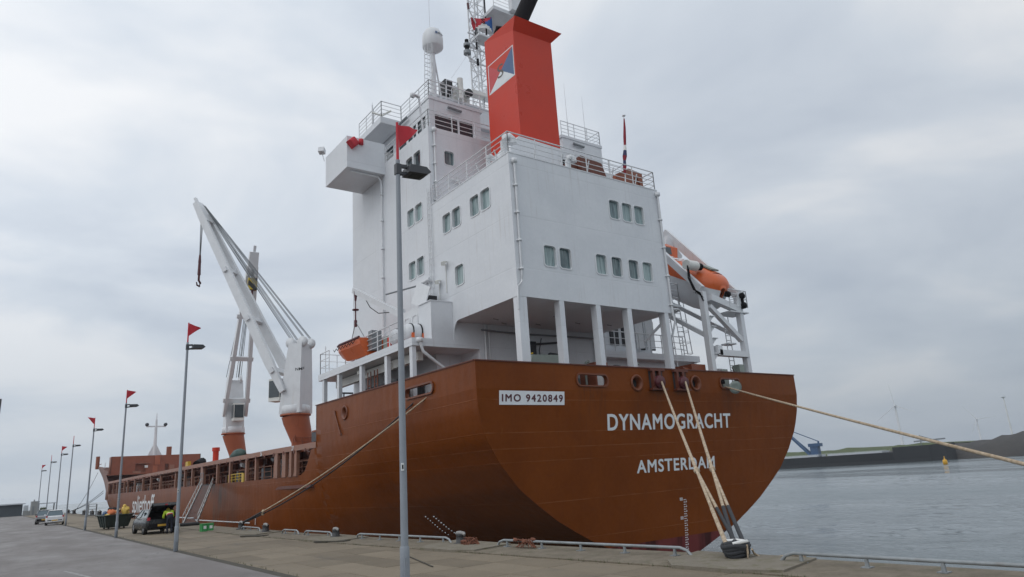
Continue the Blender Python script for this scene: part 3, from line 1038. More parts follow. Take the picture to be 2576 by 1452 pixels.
mb = MB(); mb.prism([fp(CS + 19.5, 4.2, 7.8), fp(CS + 24, 4.2, 7.8), fp(CS + 24, 8.8, 7.8), fp(CS + 19.5, 8.8, 7.8)], (0, 0, 1.3)); mb.tube(fp(CS + 23.2, 6, 9), fp(CS + 23.3, 6, 10.0), .4, n=6)
mb.build('machine_house', 'crane_blue', cr_)
mb = MB()
for w in (4.6, 8.2):
    mb.beam(fp(CS + 20, w, 4.2), fp(CS + 9.0, 6.4, 16.5), .8, .8)
for k in range(1, 7):
    t0 = k / 8
    mb.beam(fp(CS + 20 - 11 * t0, 4.6 + 1.8 * t0, 4.2 + 12.3 * t0), fp(CS + 20 - 11 * t0, 8.2 - 1.8 * t0, 4.2 + 12.3 * t0), .3, .3)
mb.build('jib', 'crane_blue', cr_)
mb = MB(); mb.tube(fp(CS + 23.2, 6, 9.9), fp(CS + 9.2, 6.4, 16.7), .18, n=5); mb.build('cable', 'crane_blue', cr_)
tag(fship, 'long black cargo ship with pale hatches moored along the grassy far dyke', 'ship')

by = empty('buoy', (216.0, 92.9, ZW))
MB().lathe([(0.02, 1.5), (0.16, 1.45), (0.2, 1.15), (0.55, 0.95), (0.62, 0.35), (0.55, -0.3), (0.02, -0.35)], (0, 0, 0), 12).build('float', 'buoyyellow', by)
mb = MB(); mb.lathe([(0.02, 2.0), (0.1, 1.95), (0.1, 1.5)], (0, 0, 0), 8); mb.build('beacon', 'buoyyellow', by)
tag(by, 'yellow buoy floating off the bow of the black ship', 'buoy')

# ------------------------------------------------------------------ low buildings at the far end of the quay
wh = empty('warehouse', (-28, 205, 0), 0, True)
mb = MB()
mb.wall((-62, 200, 0), (1, 0, 0), (0, 0, 1), 67.7, 2.75, [(58.5, 62.0, 0.0, 2.0), (50, 54, 0, 2.0)])
mb.box(-61.9, 5.68, 203.0, 226, 0, 2.7); mb.box(5.6, 5.7, 200, 203, 0, 2.75)
mb.build('wall', 'navyshed', wh)
mb = MB(); mb.prism([(-63, 199.2, 2.76), (-63, 213, 3.9), (-63, 227, 2.76)], (69.2, 0, 0)); mb.box(-63, 6.2, 199.15, 199.4, 2.5, 2.75)
mb.build('roof', 'sheet', wh)
MB().box(0.5, 2.6, 200.2, 200.4, 0, 1.95).build('door', 'sheet', wh)
tag(wh, 'low dark warehouse with pale roof at the far end of the quay', 'warehouse')
bl = empty('transformer_house', (7.9, 196, 0), 0, True)
MB().box(7.15, 8.62, 195, 199.5, -0.05, 2.85).build('wall', 'concretewall', bl)
mb = MB(); mb.box(7.1, 8.67, 194.95, 199.6, 2.85, 2.97); mb.box(7.55, 7.8, 196, 196.4, 2.97, 3.35); mb.build('roof', 'concretewall', bl)
MB().box(7.4, 7.75, 194.93, 194.99, 0.0, 1.9).build('door', 'grey', bl)
tag(bl, 'small square grey concrete house beside the warehouse', 'building')
gw = MB(); gw.box(5.75, 7.1, 197, 197.3, 0, 1.05, 0); gw.box(5.9, 6.75, 198.2, 199.8, 0, 2.2, 1)
tag(gw.build('garden_wall', ['concretewall', 'sheet']), 'low grey wall with a pale kiosk between warehouse and grey house', 'wall')
fr = empty('open_shed', (10.4, 203, 0), 0, True)
for x in (8.9, 11.9):
    MB().box(x - .12, x + .12, 202.9, 203.1, 0, 2.3).build('post', 'grey', fr)
mb = MB(); mb.box(8.6, 12.1, 201, 205, 2.3, 2.5); mb.build('roof', 'sheet', fr)
tag(fr, 'open pale roofed shelter on thin posts behind the parked cars', 'shelter')
bush = empty('shrub', (9.2, 190, 0))
random.seed(3)
mb = MB()
for k in range(420):
    a, rr, z = random.uniform(0, 6.28), random.random() ** .5, random.uniform(0.1, 1.5)
    rr *= (1.1 - 0.45 * z) * 1.1
    c = Vector((rr * math.cos(a), rr * math.sin(a), z)); n = Vector((random.gauss(0, 1), random.gauss(0, 1), random.gauss(0, 1))).normalized()
    s = n.orthogonal().normalized() * 0.1; u = n.cross(s) * 1.4
    mb.add([c - s, c + u, c + s, c - u], [(0, 1, 2, 3)])
mb.build('foliage', 'grass', bush)
MB().tube((0, 0, -0.05), (0, 0, 0.7), 0.06, 0.03, 6).build('stem', 'wood', bush)
tag(bush, 'dark green rounded shrub beside the grey concrete house', 'shrub')
fm = empty('floodlight_mast', (-0.28, 60, 0))
MB().tube((0, 0, 0), (0, 0, 8.4), 0.09, 0.07, 8).build('pole', 'whitedeck', fm)
mb = MB(); mb.box(-0.16, 0.10, -0.12, 0.12, 8.3, 9.3); mb.build('lamp_box', 'headgrey', fm)
tag(fm, 'white mast with a tall dark lamp box standing left of the road', 'mast')

# ================================================================== THE SHIP
XC, HB = 27.07, 11.42
ship = empty('cargo_ship', (XC, 24.0, ZW), 0, True)
tag(ship, 'large brown general cargo ship with white accommodation block and red funnel, moored stern on view', 'ship')
TR = [(-2.95, 0.15), (-2.6, 1.2), (-2.1, 2.6), (-1.75, 3.6), (-1.25, 4.95), (-0.6, 6.25), (-0.08, 7.2), (0.7, 8.35), (1.37, 9.25), (1.75, 9.6), (2.39, 10.2), (2.8, 10.47), (3.36, 10.86), (3.9, 11.1), (4.6, 11.32), (5.5, 11.42), (6.7, 11.42)]
ZREF = 6.7


def full_hb(t):
    # t from keel (0) to rail (1); rounded bilge then vertical side
    z = -6.5 + t * (ZREF + 6.5)
    if z < -5.0:
        k = (z + 6.5) / 1.5
        return 9.0 + (HB - 9.0) * math.sqrt(max(0, 1 - (1 - k) ** 2)) if k > 0 else 0.3
    return HB


def bow_scale(y, z):
    a = lambda y0, L, e1, e2: max(0.0, 1 - min(1, max(0, (y - y0) / L)) ** e1) ** e2
    w, m_, tp = a(118, 58, 2.0, 0.9), a(132, 50, 2.2, 0.8), a(140, 48, 3.5, 0.75)
    if z < 3.2:
        k = smooth(-2.9, 3.2, z); return w + (m_ - w) * k
    k = min(1, (z - 3.2) / 5.2); return m_ + (tp - m_) * k


def hull_hb(y, z):
    s = smooth(23.0, 58.0, y)
    s0 = smooth(23.0, 58.0, 24.0)
    s = max(0, (s - s0) / (1 - s0))
    zb = -2.95 + (-6.5 + 2.95) * s
    t = max(0, (z - zb) / (ZREF - zb))
    hbT = interp(TR, -2.95 + t * (ZREF + 2.95))
    h = hbT + (full_hb(t) - hbT) * s
    return h * bow_scale(y, z) if y > 115 else h


def keel(y):
    s = smooth(23.0, 58.0, y)
    return -2.95 + (-6.5 + 2.95) * s


def rake(y, z):
    return 0.105 * max(0, 5.5 - z) * max(0, 1 - (y - 24) / 14)


def top_z(y):
    if y < 42.18:
        return 5.5
    if y < 45.8:
        return interp([(42.18, 4.45), (43.1, 4.25), (43.7, 3.6), (44.5, 2.98), (45.2, 2.8), (45.8, 2.76)], y)
    if y < 140.5:
        return 2.76 + (y - 45.8) / 94.7 * 0.30
    return interp([(140.5, 5.15), (143, 5.8), (150, 8.0), (156, 8.35), (190, 9.4)], y)


ys = [24 + i * 0.75 for i in range(24)] + [42.17, 42.18, 42.6, 43.1, 43.4, 43.7, 44.1, 44.5, 45.2, 45.8, 48, 52, 58, 66, 76, 88, 100, 110, 118, 124, 130, 135, 139, 140.49, 140.5, 143, 146, 150, 153, 156, 159, 162, 165, 168, 171, 174, 177, 180, 182.5, 184.5, 186, 187, 187.9]
NZ = 44
mb = MB()
for sgn in (-1, 1):
    vs = []
    for y in ys:
        zb, zt = keel(y), top_z(y)
        for k in range(NZ + 1):
            z = zb + (zt - zb) * (k / NZ)
            vs.append((XC + sgn * hull_hb(y, z), y + rake(y, z), z))
    mb.add(vs, [(i * (NZ + 1) + k, i * (NZ + 1) + k + 1, (i + 1) * (NZ + 1) + k + 1, (i + 1) * (NZ + 1) + k) for i in range(len(ys) - 1) for k in range(NZ)], 0, True)
# transom below the rail band, flat and slightly raked
vs = []
for k in range(NZ + 1):
    z = -2.95 + (5.5 + 2.95) * k / NZ
    h = hull_hb(24, z)
    for q in range(9):
        vs.append((XC + h * (q / 4 - 1), 24 + rake(24, z), z))
mb.add(vs, [(k * 9 + q, k * 9 + q + 1, (k + 1) * 9 + q + 1, (k + 1) * 9 + q) for k in range(NZ) for q in range(8)], 0)
ZT = 6.65
x0 = XC - HB
tr_holes = [(21.15, 23.0, 5.74, 6.22), (31.4, 33.05, 5.79, 6.27), (24.72, 25.26, 5.64, 6.18), (29.1, 29.64, 5.72, 6.26)]
mb.wall((x0, 24.0, 5.5), (1, 0, 0), (0, 0, 1), 2 * HB, ZT - 5.5, [(a - x0, b - x0, c - 5.5, d - 5.5) for a, b, c, d in tr_holes])
sd_holes = [(27.55, 30.2, 5.82, 6.24), (37.35, 37.95, 5.65, 6.25)]
for sgn in (-1, 1):
    mb.wall((XC + sgn * HB, 24.0, 5.5), (0, 1, 0), (0, 0, 1), 18.17, ZT - 5.5, [(a - 24, b - 24, c - 5.5, d - 5.5) for a, b, c, d in sd_holes])
    # slight sheer strip up to the step
    mb.add([(XC + sgn * HB, 24, ZT), (XC + sgn * HB, 42.17, ZT), (XC + sgn * HB, 42.17, ZT + 0.19)], [(0, 1, 2)])
    mb.box(XC + sgn * HB - 0.25 * (sgn > 0), XC + sgn * HB + 0.25 * (sgn < 0), 42.1, 42.16, 4.4, ZT + 0.15)
hull = mb.build('hull', 'hull', ship)
# rail caps
mb = MB()
mb.box(x0 - 0.03, XC + HB + 0.03, 23.95, 24.12, ZT + 0.003, ZT + 0.05)
mb.beam((x0 + 0.03, 24.05, ZT + 0.03), (x0 + 0.03, 42.2, ZT + 0.22), 0.16, 0.05)
mb.beam((XC + HB - 0.03, 24.05, ZT + 0.03), (XC + HB - 0.03, 42.2, ZT + 0.22), 0.16, 0.05)
mb.build('bulwark_cap', 'browndark', hull)
# oval chocks on transom and side
AX, AZ, PY = (1, 0, 0), (0, 0, 1), (0, -1, 0)
for a, b, c, d in tr_holes[:2]:
    place(('chock', round(b - a, 2)), lambda: ring_mesh(b - a, d - c, 0.2, 0.07, 0.07, -0.16, False), ['ring'], 'mooring_chock', hull, ((a + b) / 2, 24.0, (c + d) / 2), AX, AZ)
a, b, c, d = sd_holes[0]
place(('chock', 'side'), lambda: ring_mesh(b - a, d - c, 0.2, 0.08, 0.08, -0.16, False), ['ring'], 'mooring_chock', hull, (x0, (a + b) / 2, (c + d) / 2), PY, AZ)


def round_lead():
    return MB().lathe([(0.41, 0.0), (0.42, 0.04), (0.38, 0.08), (0.32, 0.07), (0.27, 0.0), (0.22, -0.14), (0.21, -0.2)], (0, 0, 0), 18).lathe([(0.21, -0.2), (0.2, -0.3), (0.01, -0.31)], (0, 0, 0), 18, mi=1)


for o, ux, k in (((24.99, 24.0, 5.91), AX, 0), ((29.37, 24.0, 5.99), AX, 0), ((x0, 37.65, 5.95), PY, 0)):
    place('lead', round_lead, ['ring', 'dark'], 'round_fairlead', hull, o, ux, AZ)
# roller fairleads with red rollers
for x in (26.38, 28.15):
    mb = MB()
    mb.box(x - 0.52, x + 0.52, 23.80, 23.99, 6.52, 6.62, 0); mb.box(x - 0.55, x + 0.55, 23.74, 23.99, 5.56, 5.66, 0)
    for dx_ in (-0.3, 0.14):
        mb.box(x + dx_ - 0.08, x + dx_ + 0.08, 23.80, 23.985, 5.66, 6.52, 0)
    mb.box(x - 0.5, x + 0.5, 23.975, 23.992, 5.6, 6.58, 2)
    o = mb.build('roller_fairlead', ['browndark', 'maroon', 'dark'], hull)
    mb = MB(); mb.lathe([(0.05, -0.16), (0.30, -0.14), (0.33, -0.05), (0.24, 0.0), (0.33, 0.05), (0.30, 0.14), (0.05, 0.16)], (x - 0.02, 23.76, 5.95), 16, (0, 1, 0.1))
    mb.build('roller', 'maroon', hull)
# draught marks and lettering
TU = Vector((0, -0.105, 1)).normalized()


def tY(z):
    return 24 + rake(24, z) - 0.010


text_obj('name_lettering', 'DYNAMOGRACHT', hull, (22.95, tY(3.68), 3.68), AX, TU, 9.05, 0.74, 'letter', 0.0, 1.12, .004, .026)
text_obj('port_lettering', 'AMSTERDAM', hull, (24.78, tY(1.66), 1.66), AX, TU, 5.72, 0.58, 'letter', 0.0, 1.12, .004, .022)
mb = MB()
mb.prism([(16.78, tY(4.83), 4.83), (20.33, tY(4.83), 4.83), (20.33, tY(5.42), 5.42), (16.78, tY(5.42), 5.42)], (0, -0.012, 0))
mb.build('number_plate', 'imo', hull)
text_obj('number_lettering', 'IMO 9420849', hull, (16.92, tY(4.97) - 0.014, 4.97), AX, TU, 3.30, 0.30, 'maroon', 0.0, 1.25, .004, .013)
mb = MB()
random.seed(2)
for k in range(22):
    z = 0.20 - k * 0.112
    xx = 27.98
    for dx_, w in ((0, 0.10), (0.13, 0.05 + 0.05 * (k % 2))):
        mb.box(xx + dx_, xx + dx_ + w, tY(z) - 0.004, tY(z), z, z + 0.035)
    if k % 2:
        mb.box(xx + 0.19, xx + 0.22, tY(z) - 0.004, tY(z), z, z + 0.08)
    if k in (0, 8):
        for q in range(3):
            mb.box(xx - 0.28, xx - 0.06, tY(z) - 0.004, tY(z), z + q * 0.05, z + q * 0.05 + 0.025)
mb.build('draught_mark', 'letter', hull)['kind'] = 'stuff'
mb = MB()
for k in range(10):
    z, y = 0.15 - k * 0.11, 33.3 - k * 0.02
    for yy, w in ((y, 0.10), (y - 0.62, 0.14)):
        xs = XC - hull_hb(yy, z) - 0.02
        mb.box(xs, xs + 0.012, yy - w, yy, z, z + 0.05)
mb.build('draught_mark', 'letter', hull)['kind'] = 'stuff'
sp = text_obj('company_lettering', 'spliethoff', hull, (XC - HB - 0.02, 111.4, -0.42), (0, -1, 0), AZ, 16.2, 2.85, 'letter', 0.0, 0.97, .004, .03)
mb = MB()
mb.box(x0 - 0.012, x0 - 0.004, 74.0, 116, -0.13, -0.03)
for a, b in ((58.0, 73.4), (55.6, 57.4)):
    mb.box(x0 - 0.012, x0 - 0.004, a, b, -0.28, -0.20)
mb.box(x0 - 0.012, x0 - 0.004, 54.18, 54.26, -0.37, 0.12)
mb.build('load_line_mark', 'letter', hull)['kind'] = 'stuff'
# side frame above the sheer strake: posts and the top rail
mb = MB()
pts = [(42.18, 4.62), (50, 4.72), (73, 4.83), (92, 4.92), (108, 5.0), (140.5, 5.08)]
for (a, za_), (b, zb_) in zip(pts[:-1], pts[1:]):
    mb.beam((x0 + 0.12, a, za_ - 0.13), (x0 + 0.12, b, zb_ - 0.13), 0.25, 0.34)
mb.build('top_rail', 'brownlight', hull)
posts = [45.9, 46.9, 48.2, 49.9, 54.7, 57.2, 62, 66.2, 71.8, 76.0, 79.4, 84, 92.6, 99, 104.9, 111.6, 118, 121.4, 129.2, 133.4, 139.4]
wide = {45.9: .42, 46.9: .42, 48.2: .7, 49.9: .7, 71.8: 1.0}
post_me = {}
for y in posts:
    zt = interp(pts, y) - 0.29
    zb = top_z(y) + 0.003
    w = wide.get(y, 0.34)
    mb = MB(); mb.box(x0 + 0.02, x0 + 0.24, y - w / 2, y + w / 2, zb, zt)
    if y < 52:
        mb.prism([(x0 + 0.05, y - w / 2, zb), (x0 + 0.05, y + w / 2, zb), (x0 + 0.05, y + w / 2 + 0.35, zb - 0.0), ], (0.1, 0, 0.5))
    mb.build('side_post', 'brownlight', hull)
mb = MB()
for y in [44 + 2.1 * i for i in range(46)]:
    mb.tube((x0 - 0.005, y, interp(pts, y) - 0.34), (x0 - 0.03, y, interp(pts, y) - 0.34), 0.13, n=8)
mb.build('lashing_eye', 'browndark', hull)['kind'] = 'stuff'
text_obj('frame_number', '27', hull, (x0 - 0.03, 46.5, 4.42), (0, -1, 0), AZ, 0.42, 0.28, 'letter', 0.02)
text_obj('frame_number', '26', hull, (x0 - 0.03, 53.4, 4.45), (0, -1, 0), AZ, 0.42, 0.28, 'letter', 0.02)
mb = MB()
mb.tube((x0 - 0.04, 39.0, 5.95), (x0 - 0.04, 38.2, 4.75), 0.05, n=6); mb.tube((x0 - 0.04, 39.05, 6.2), (x0 - 0.04, 39.0, 5.95), 0.05, n=6)
mb.build('overboard_pipe', 'ring', hull)

# decks, hatch coaming and the gear seen through the side openings
mb = MB()
mb.box(x0 + 0.05, XC + HB - 0.05, 24.05, 43.0, 5.30, 5.40)
mb.build('poop_deck', 'brown', ship)
mb = MB()
mb.box(x0 + 0.1, XC + HB - 0.1, 43.3, 141, 2.0, 2.2)
mb.build('main_deck', 'browndark', ship)
mb = MB()
mb.box(17.9, 36.2, 46.5, 139, 2.2, 4.85)
coam = mb.build('hatch_coaming', 'browndark', ship)
for y0_ in [47, 57.5, 68, 79, 89.5, 100, 110.5, 121, 130]:
    MB().box(17.6, 36.5, y0_, y0_ + 9.6, 4.86, 5.03).build('hatch_cover', 'brown', coam)
stay_me = None
for y in [45 + 1.9 * i for i in range(50)]:
    if stay_me is None:
        o = MB().box(17.62, 17.9, y, y + 0.14, 2.2, 4.7).build('coaming_stay', 'brown', coam); stay_me = o.data
    else:
        o = bpy.data.objects.new('coaming_stay', stay_me); col.objects.link(o); o.parent = coam; o.location = (0, y - 45, 0)
for a, b in ((44.6, 52), (52.5, 61), (71, 80), (80.5, 92), (93, 104), (105, 117), (118, 139)):
    mb = MB(); rail(mb, [(x0 + 0.55, a, 2.2), (x0 + 0.55, b, 2.2)], 1.5, 3, 1.6, 0.028)
    mb.build('railing', 'brownlight', ship)
mb = MB(); rail(mb, [(x0 + 0.1, 58.2, 2.78), (x0 + 0.1, 62.5, 2.78)], 0.65, 2, 1.0, 0.03); mb.box(x0 - 0.02, x0 + 0.06, 57.6, 58.2, 2.75, 3.4)
mb.build('yellow_gate', 'yellowpaint', ship)
mb = MB()
for (a, za_), (b, zb_) in zip(pts[:-1], pts[1:]):
    a = max(a, 46.6); b = min(b, 139)
    if b > a:
        z_ = 4.55
        mb.box(x0 + .26, 17.88, a, b - .003, z_, z_ + .06)
mb.build('added_cover_plate', 'brown', ship)  # cover plate added over the side passage to darken its interior
for x, z, r_, m_ in ((17.45, 3.9, .10, 'brown'), (17.5, 3.55, .07, 'brownlight'), (17.5, 3.1, .12, 'browndark'), (16.3, 4.35, .06, 'brown')):
    MB().tube((x, 45, z), (x, 139, z), r_, n=8).build('deck_pipe', m_, ship)
random.seed(17)
for k in range(26):
    y = 46 + 3.5 * k + random.uniform(-.8, .8)
    mb = MB(); mb.box(16.9, 17.5, y, y + random.uniform(.2, .9), 2.2, random.uniform(2.7, 4.2)); mb.tube((16.5, y + .2, 2.2), (16.5, y + .2, 2.2 + random.uniform(.5, 1.6)), .07, n=6)
    mb.box(16.45, 16.95, y + .15, y + .25, 2.25, 2.6)
    mb.build('deck_fitting', ['browndark', 'brown', 'brownlight', 'browndark', 'brown', 'grey'][k % 6], ship)
random.seed(9)
for k in range(10):
    y = [44.5, 51.8, 55.8, 60, 75, 83, 88, 97, 102, 115][k]
    mb = MB(); mb.box(16.6, 17.4, y, y + random.uniform(.5, 1.6), 2.2, random.uniform(3.0, 4.3)); MB().tube((16.4, y + .3, 4.1), (16.4, y + .9, 4.2), 0.22, n=8).build('deck_drum', ['browndark', 'grey', 'brown', 'whitedeck'][k % 4], ship)
    mb.build('deck_box', ['browndark', 'whitedeck', 'grey', 'brown'][k % 4], ship)
mb = MB(); mb.box(16.6, 17.3, 43.3, 44.4, 5.0, 5.75); mb.build('deck_locker', 'whitedeck', ship)
mb = MB(); mb.box(16.7, 17.3, 44.6, 45.8, 4.9, 5.55); mb.build('deck_locker', 'headgrey', ship)
mb = MB()
blob(mb, (16.9, 64.4, 5.1), 0.5, 2.0, 0.55, 4, 0.2); mb.build('covered_winch', 'tarp', ship)
mb = MB(); mb.tube((17.2, 73.3, 4.8), (17.2, 73.3, 6.1), 0.28, n=12); mb.tube((17.2, 73.3, 6.0), (17.2, 73.3, 6.35), 0.36, n=12); mb.build('vent_post', 'red', ship)
mb = MB(); mb.tube((16.6, 78.5, 5.0), (17.4, 79.6, 5.35), 0.4, n=10); mb.build('vent_head', 'black', ship)
mb = MB(); mb.box(15.7, 16.0, 78.2, 79.3, 4.78, 5.35); mb.build('yellow_box', 'yellowpaint', ship)

# ------------------------------------------------------------------ forecastle
mb = MB()
mb.box(x0 + 0.9, XC + HB - 0.9, 150, 150.2, 2.2, 6.3)
fy = [145 + 1.5 * i for i in range(27)]
pl_ = [(XC - max(.3, hull_hb(y, 6.4) - .25), y, 6.3) for y in fy] + [(XC + max(.3, hull_hb(y, 6.4) - .25), y, 6.3) for y in fy[::-1]]
mb.prism(pl_, (0, 0, .2))
mb.build('forecastle', 'brown', ship)
fb_ = MB()
FX0, FX1, FY = 18.6, 35.4, 164.0
fb_.wall((FX0, FY, 6.5), (1, 0, 0), (0, 0, 1), FX1 - FX0, 4.05, [(4.4, 6.3, 0.8, 2.5), (9.9, 10.6, .9, 2.2)])
fb_.box(FX0, FX1, FY + 0.6, FY + 3, 6.5, 10.5)
fb_.box(FX0 - .01, FX0 + 0.1, FY, FY + 0.6, 6.5, 10.55); fb_.box(FX1 - .1, FX1 + 0.01, FY, FY + .6, 6.5, 10.55)
fb_.box(FX0, FX1, FY + .02, FY + 3, 10.5, 10.55)
fh = fb_.build('breakwater', 'brown', ship)
for x, w, z, h, m_ in ((26.2, 0.9, 6.5, 2.0, 'pedestal'), (29.4, 0.9, 7.2, 1.3, 'brownlight'), (22.6, 1.4, 6.6, .9, 'brownlight')):
    MB().box(x, x + w, FY - 0.12, FY - 0.003, z, z + h).build('locker', m_, fh)
MB().box(26.5, 27.5, FY - 0.25, FY - 0.003, 8.6, 10.5).build('mast_foot', 'pedestal', fh)
MB().lathe([(0.01, -.1), (0.42, -.08), (0.42, 0.0)], (31.6, FY - 0.02, 8.6), 12, (0, 1, 0)).build('lifebuoy', 'flagred', fh)
MB().box(24.7, 25.3, FY - 0.1, FY - 0.003, 8.1, 8.6).build('notice', 'paper', fh)
MB().box(28.9, 29.8, FY + 1, FY + 1.8, 10.55, 12.3).build('vent_post', 'brown', fh)
MB().box(23.5, 25.6, FY - 0.3, FY - .05, 8.95, 9.05).build('ledge', 'brownlight', fh)
mb = MB()
mb.tube((27.0, 168, 10.5), (27.0, 168, 18.3), 0.42, 0.20, 10); mb.prism([(25.6, 168, 10.5), (28.6, 168, 10.5), (27.3, 168, 13.0), (26.7, 168, 13.0)], (0, 0.3, 0))
mb.tube((27.0, 168, 18.3), (27.0, 168, 19.6), 0.12, 0.06, 6)
fmast = mb.build('foremast', 'whitedeck', ship)
mb = MB(); mb.beam((25.1, 168, 16.8), (28.9, 168, 16.8), 0.25, 0.25, (0, 0, 1)); mb.build('yard', 'whitedeck', fmast)
for x in (25.2, 28.8):
    mb = MB(); mb.lathe([(0.02, .3), (0.36, .25), (0.36, -.25), (0.02, -.3)], (x, 167.9, 17.2), 10, (0, 1, 0)); mb.build('floodlight', 'headgrey', fmast)
mb = MB()
for k in range(6):
    mb.beam((27.4, 167.7, 11.8 + k * .45), (28.3, 167.7, 11.8 + k * .45), .07, .07)
mb.build('step', 'grey', fmast)
mb = MB(); mb.tube((16.5, 166.6, 8.3), (16.5, 166.6, 10.8), 0.36, n=8); mb.tube((16.3, 166.4, 9.0), (17.2, 166.4, 9.3), .06, n=5)
mb.build('bow_light', 'brown', ship)
mb = MB(); rail(mb, [(17.2, 160, 8.3), (18.4, 172, 8.6)], 0.9, 2, 2.0, 0.03); mb.build('railing', 'whitedeck', ship)
MB().box(22.4, 31, 149.4, 149.9, 5.5, 5.95).build('red_beam', 'red', ship)

# ------------------------------------------------------------------ accommodation: aft house
AX0, AX1, AY0, AY1, AZ0, AZ1 = 18.6, 29.0, 24.65, 32.3, 9.87, 17.05
BX1, BY1, BZ1 = 35.5, 43.3, 22.1
pw = [(30.63, 15.43), (29.62, 15.43), (27.82, 15.43), (26.82, 15.43), (29.57, 12.2)]
aw = [(25.43, 15.28), (26.37, 15.28), (27.30, 15.28), (20.70, 12.05), (21.67, 12.05), (24.08, 12.05), (25.17, 12.05), (26.40, 12.05), (27.45, 12.05)]
PWW, PWH, AWW, AWH = 0.82, 1.06, 0.73, 1.03
mb = MB()
mb.wall((AX0, AY0, AZ0), (0, 1, 0), AZ, AY1 - AY0, AZ1 - AZ0, [(y - PWW / 2 - AY0, y + PWW / 2 - AY0, z - PWH / 2 - AZ0, z + PWH / 2 - AZ0) for y, z in pw])
mb.wall((AX0, AY0, AZ0), (1, 0, 0), AZ, AX1 - AX0, AZ1 - AZ0, [(x - AWW / 2 - AX0, x + AWW / 2 - AX0, z - AWH / 2 - AZ0, z + AWH / 2 - AZ0) for x, z in aw])
mb.wall((AX1, AY0, AZ0), (0, 1, 0), AZ, AY1 - AY0, AZ1 - AZ0)
mb.add([(AX0, AY0, AZ0), (AX1, AY0, AZ0), (AX1, AY1, AZ0), (AX0, AY1, AZ0)], [(0, 1, 2, 3)])
mb.add([(AX0, AY0, AZ1), (AX1, AY0, AZ1), (AX1, AY1, AZ1), (AX0, AY1, AZ1)], [(0, 1, 2, 3)])
# rounded knee where the side plating turns down to the boat deck
kn = [(AX0, 30.4, AZ0)] + [(AX0, 30.4 - 0.55 * (1 - math.sin(a)), AZ0 - 0.85 * (1 - math.cos(a))) for a in [math.pi / 2 * i / 6 for i in range(7)]]
mb.prism(kn, (0.05, 0, 0))
house = mb.build('aft_house', 'white', ship)
for y, z in pw:
    window(house, (AX0, y, z), PY, AZ, PWW, PWH)
for x, z in aw:
    window(house, (x, AY0, z), AX, AZ, AWW, AWH)
mb = MB(); mb.box(AX0 - 0.02, AX1 + .02, AY0 - 0.02, AY1, AZ1 + 0.003, AZ1 + 0.06); mb.build('deck_edge', 'whitedeck', house)
for xa in (18.62, 21.05, 23.42, 25.6, 28.4):
    w = 0.48 if xa < 19 else 0.30
    mb = MB(); mb.box(xa, xa + w, 24.66, 25.06, 5.4, AZ0 - 0.003); mb.build('column', 'white', house)
# rain pipes with collars
for pts_ in ([(18.86, 24.56, 16.75), (18.86, 24.56, 10.9), (18.80, 24.56, 10.55), (18.55, 24.54, 10.25), (18.52, 24.54, 9.2)],
             [(28.92, 24.56, 16.9), (28.95, 24.56, 10.0), (29.1, 24.6, 9.4), (29.05, 24.9, 8.6)],
             [(18.95, 32.2, 22.0), (18.95, 32.2, 17.2)], [(18.5, 33.9, 25.0), (18.95, 33.9, 24.9), (19.2, 33.9, 22.3)]):
    mb = MB(); mb.path(pts_, 0.06, 8)
    a_ = Vector(pts_[0]); mb.lathe([(0.06, -0.25), (0.15, -0.2), (0.15, 0.0), (0.02, 0.02)], a_, 10)
    for k in range(1, 5):
        q = Vector(pts_[0]).lerp(Vector(pts_[1]), k / 4.2); mb.lathe([(0.06, -0.05), (0.10, -0.05), (0.10, 0.05), (0.06, 0.05)], q, 10); mb.box(q.x - .14, q.x + .04, q.y, q.y + .1, q.z - .02, q.z + .02)
    mb.build('rain_pipe', 'whitedeck', house)
mb = MB(); ladder(mb, (AX0 - 0.1, 32.35, 10.9), (AX0 - 0.1, 32.35, 18.2), 0.36, (0, 1, 0), 0.33, 0.022); mb.build('ladder', 'whitedeck', house)
for y, z in ((30.75, 13.15), (31.5, 12.3)):
    mb = MB(); mb.beam((AX0 - 0.02, y, z + 0.1), (AX0 - 0.3, y, z + .05), .08, .08, (0, 0, 1)); mb.beam((AX0 - 0.18, y + 0.16, z + .02), (AX0 - 0.36, y - 0.16, z - 0.1), 0.2, 0.22, (0, 0, 1)); mb.tube((AX0 - .04, y + .12, z), (AX0 - .04, y + .12, z - 1.6), .02, n=5)
    mb.build('floodlight', 'offwhite', house)
# lamps and pipes under the overhang
for x, y in ((20.2, 27.5), (19.6, 28.9), (20.6, 29.6), (22.4, 27.4), (22.6, 29.2), (24.6, 28.2), (26.8, 28.0)):
    mb = MB(); mb.beam((x, y, AZ0 - 0.07), (x + 0.75, y, AZ0 - 0.07), .11, .09); mb.path([(x + .5, y, AZ0 - .05), (x + .6, y - .12, AZ0 - .1), (x + .75, y - .1, AZ0 - .12), (x + .8, y, AZ0 - .05)], .022, 5)
    mb.build('strip_light', 'grey', house)

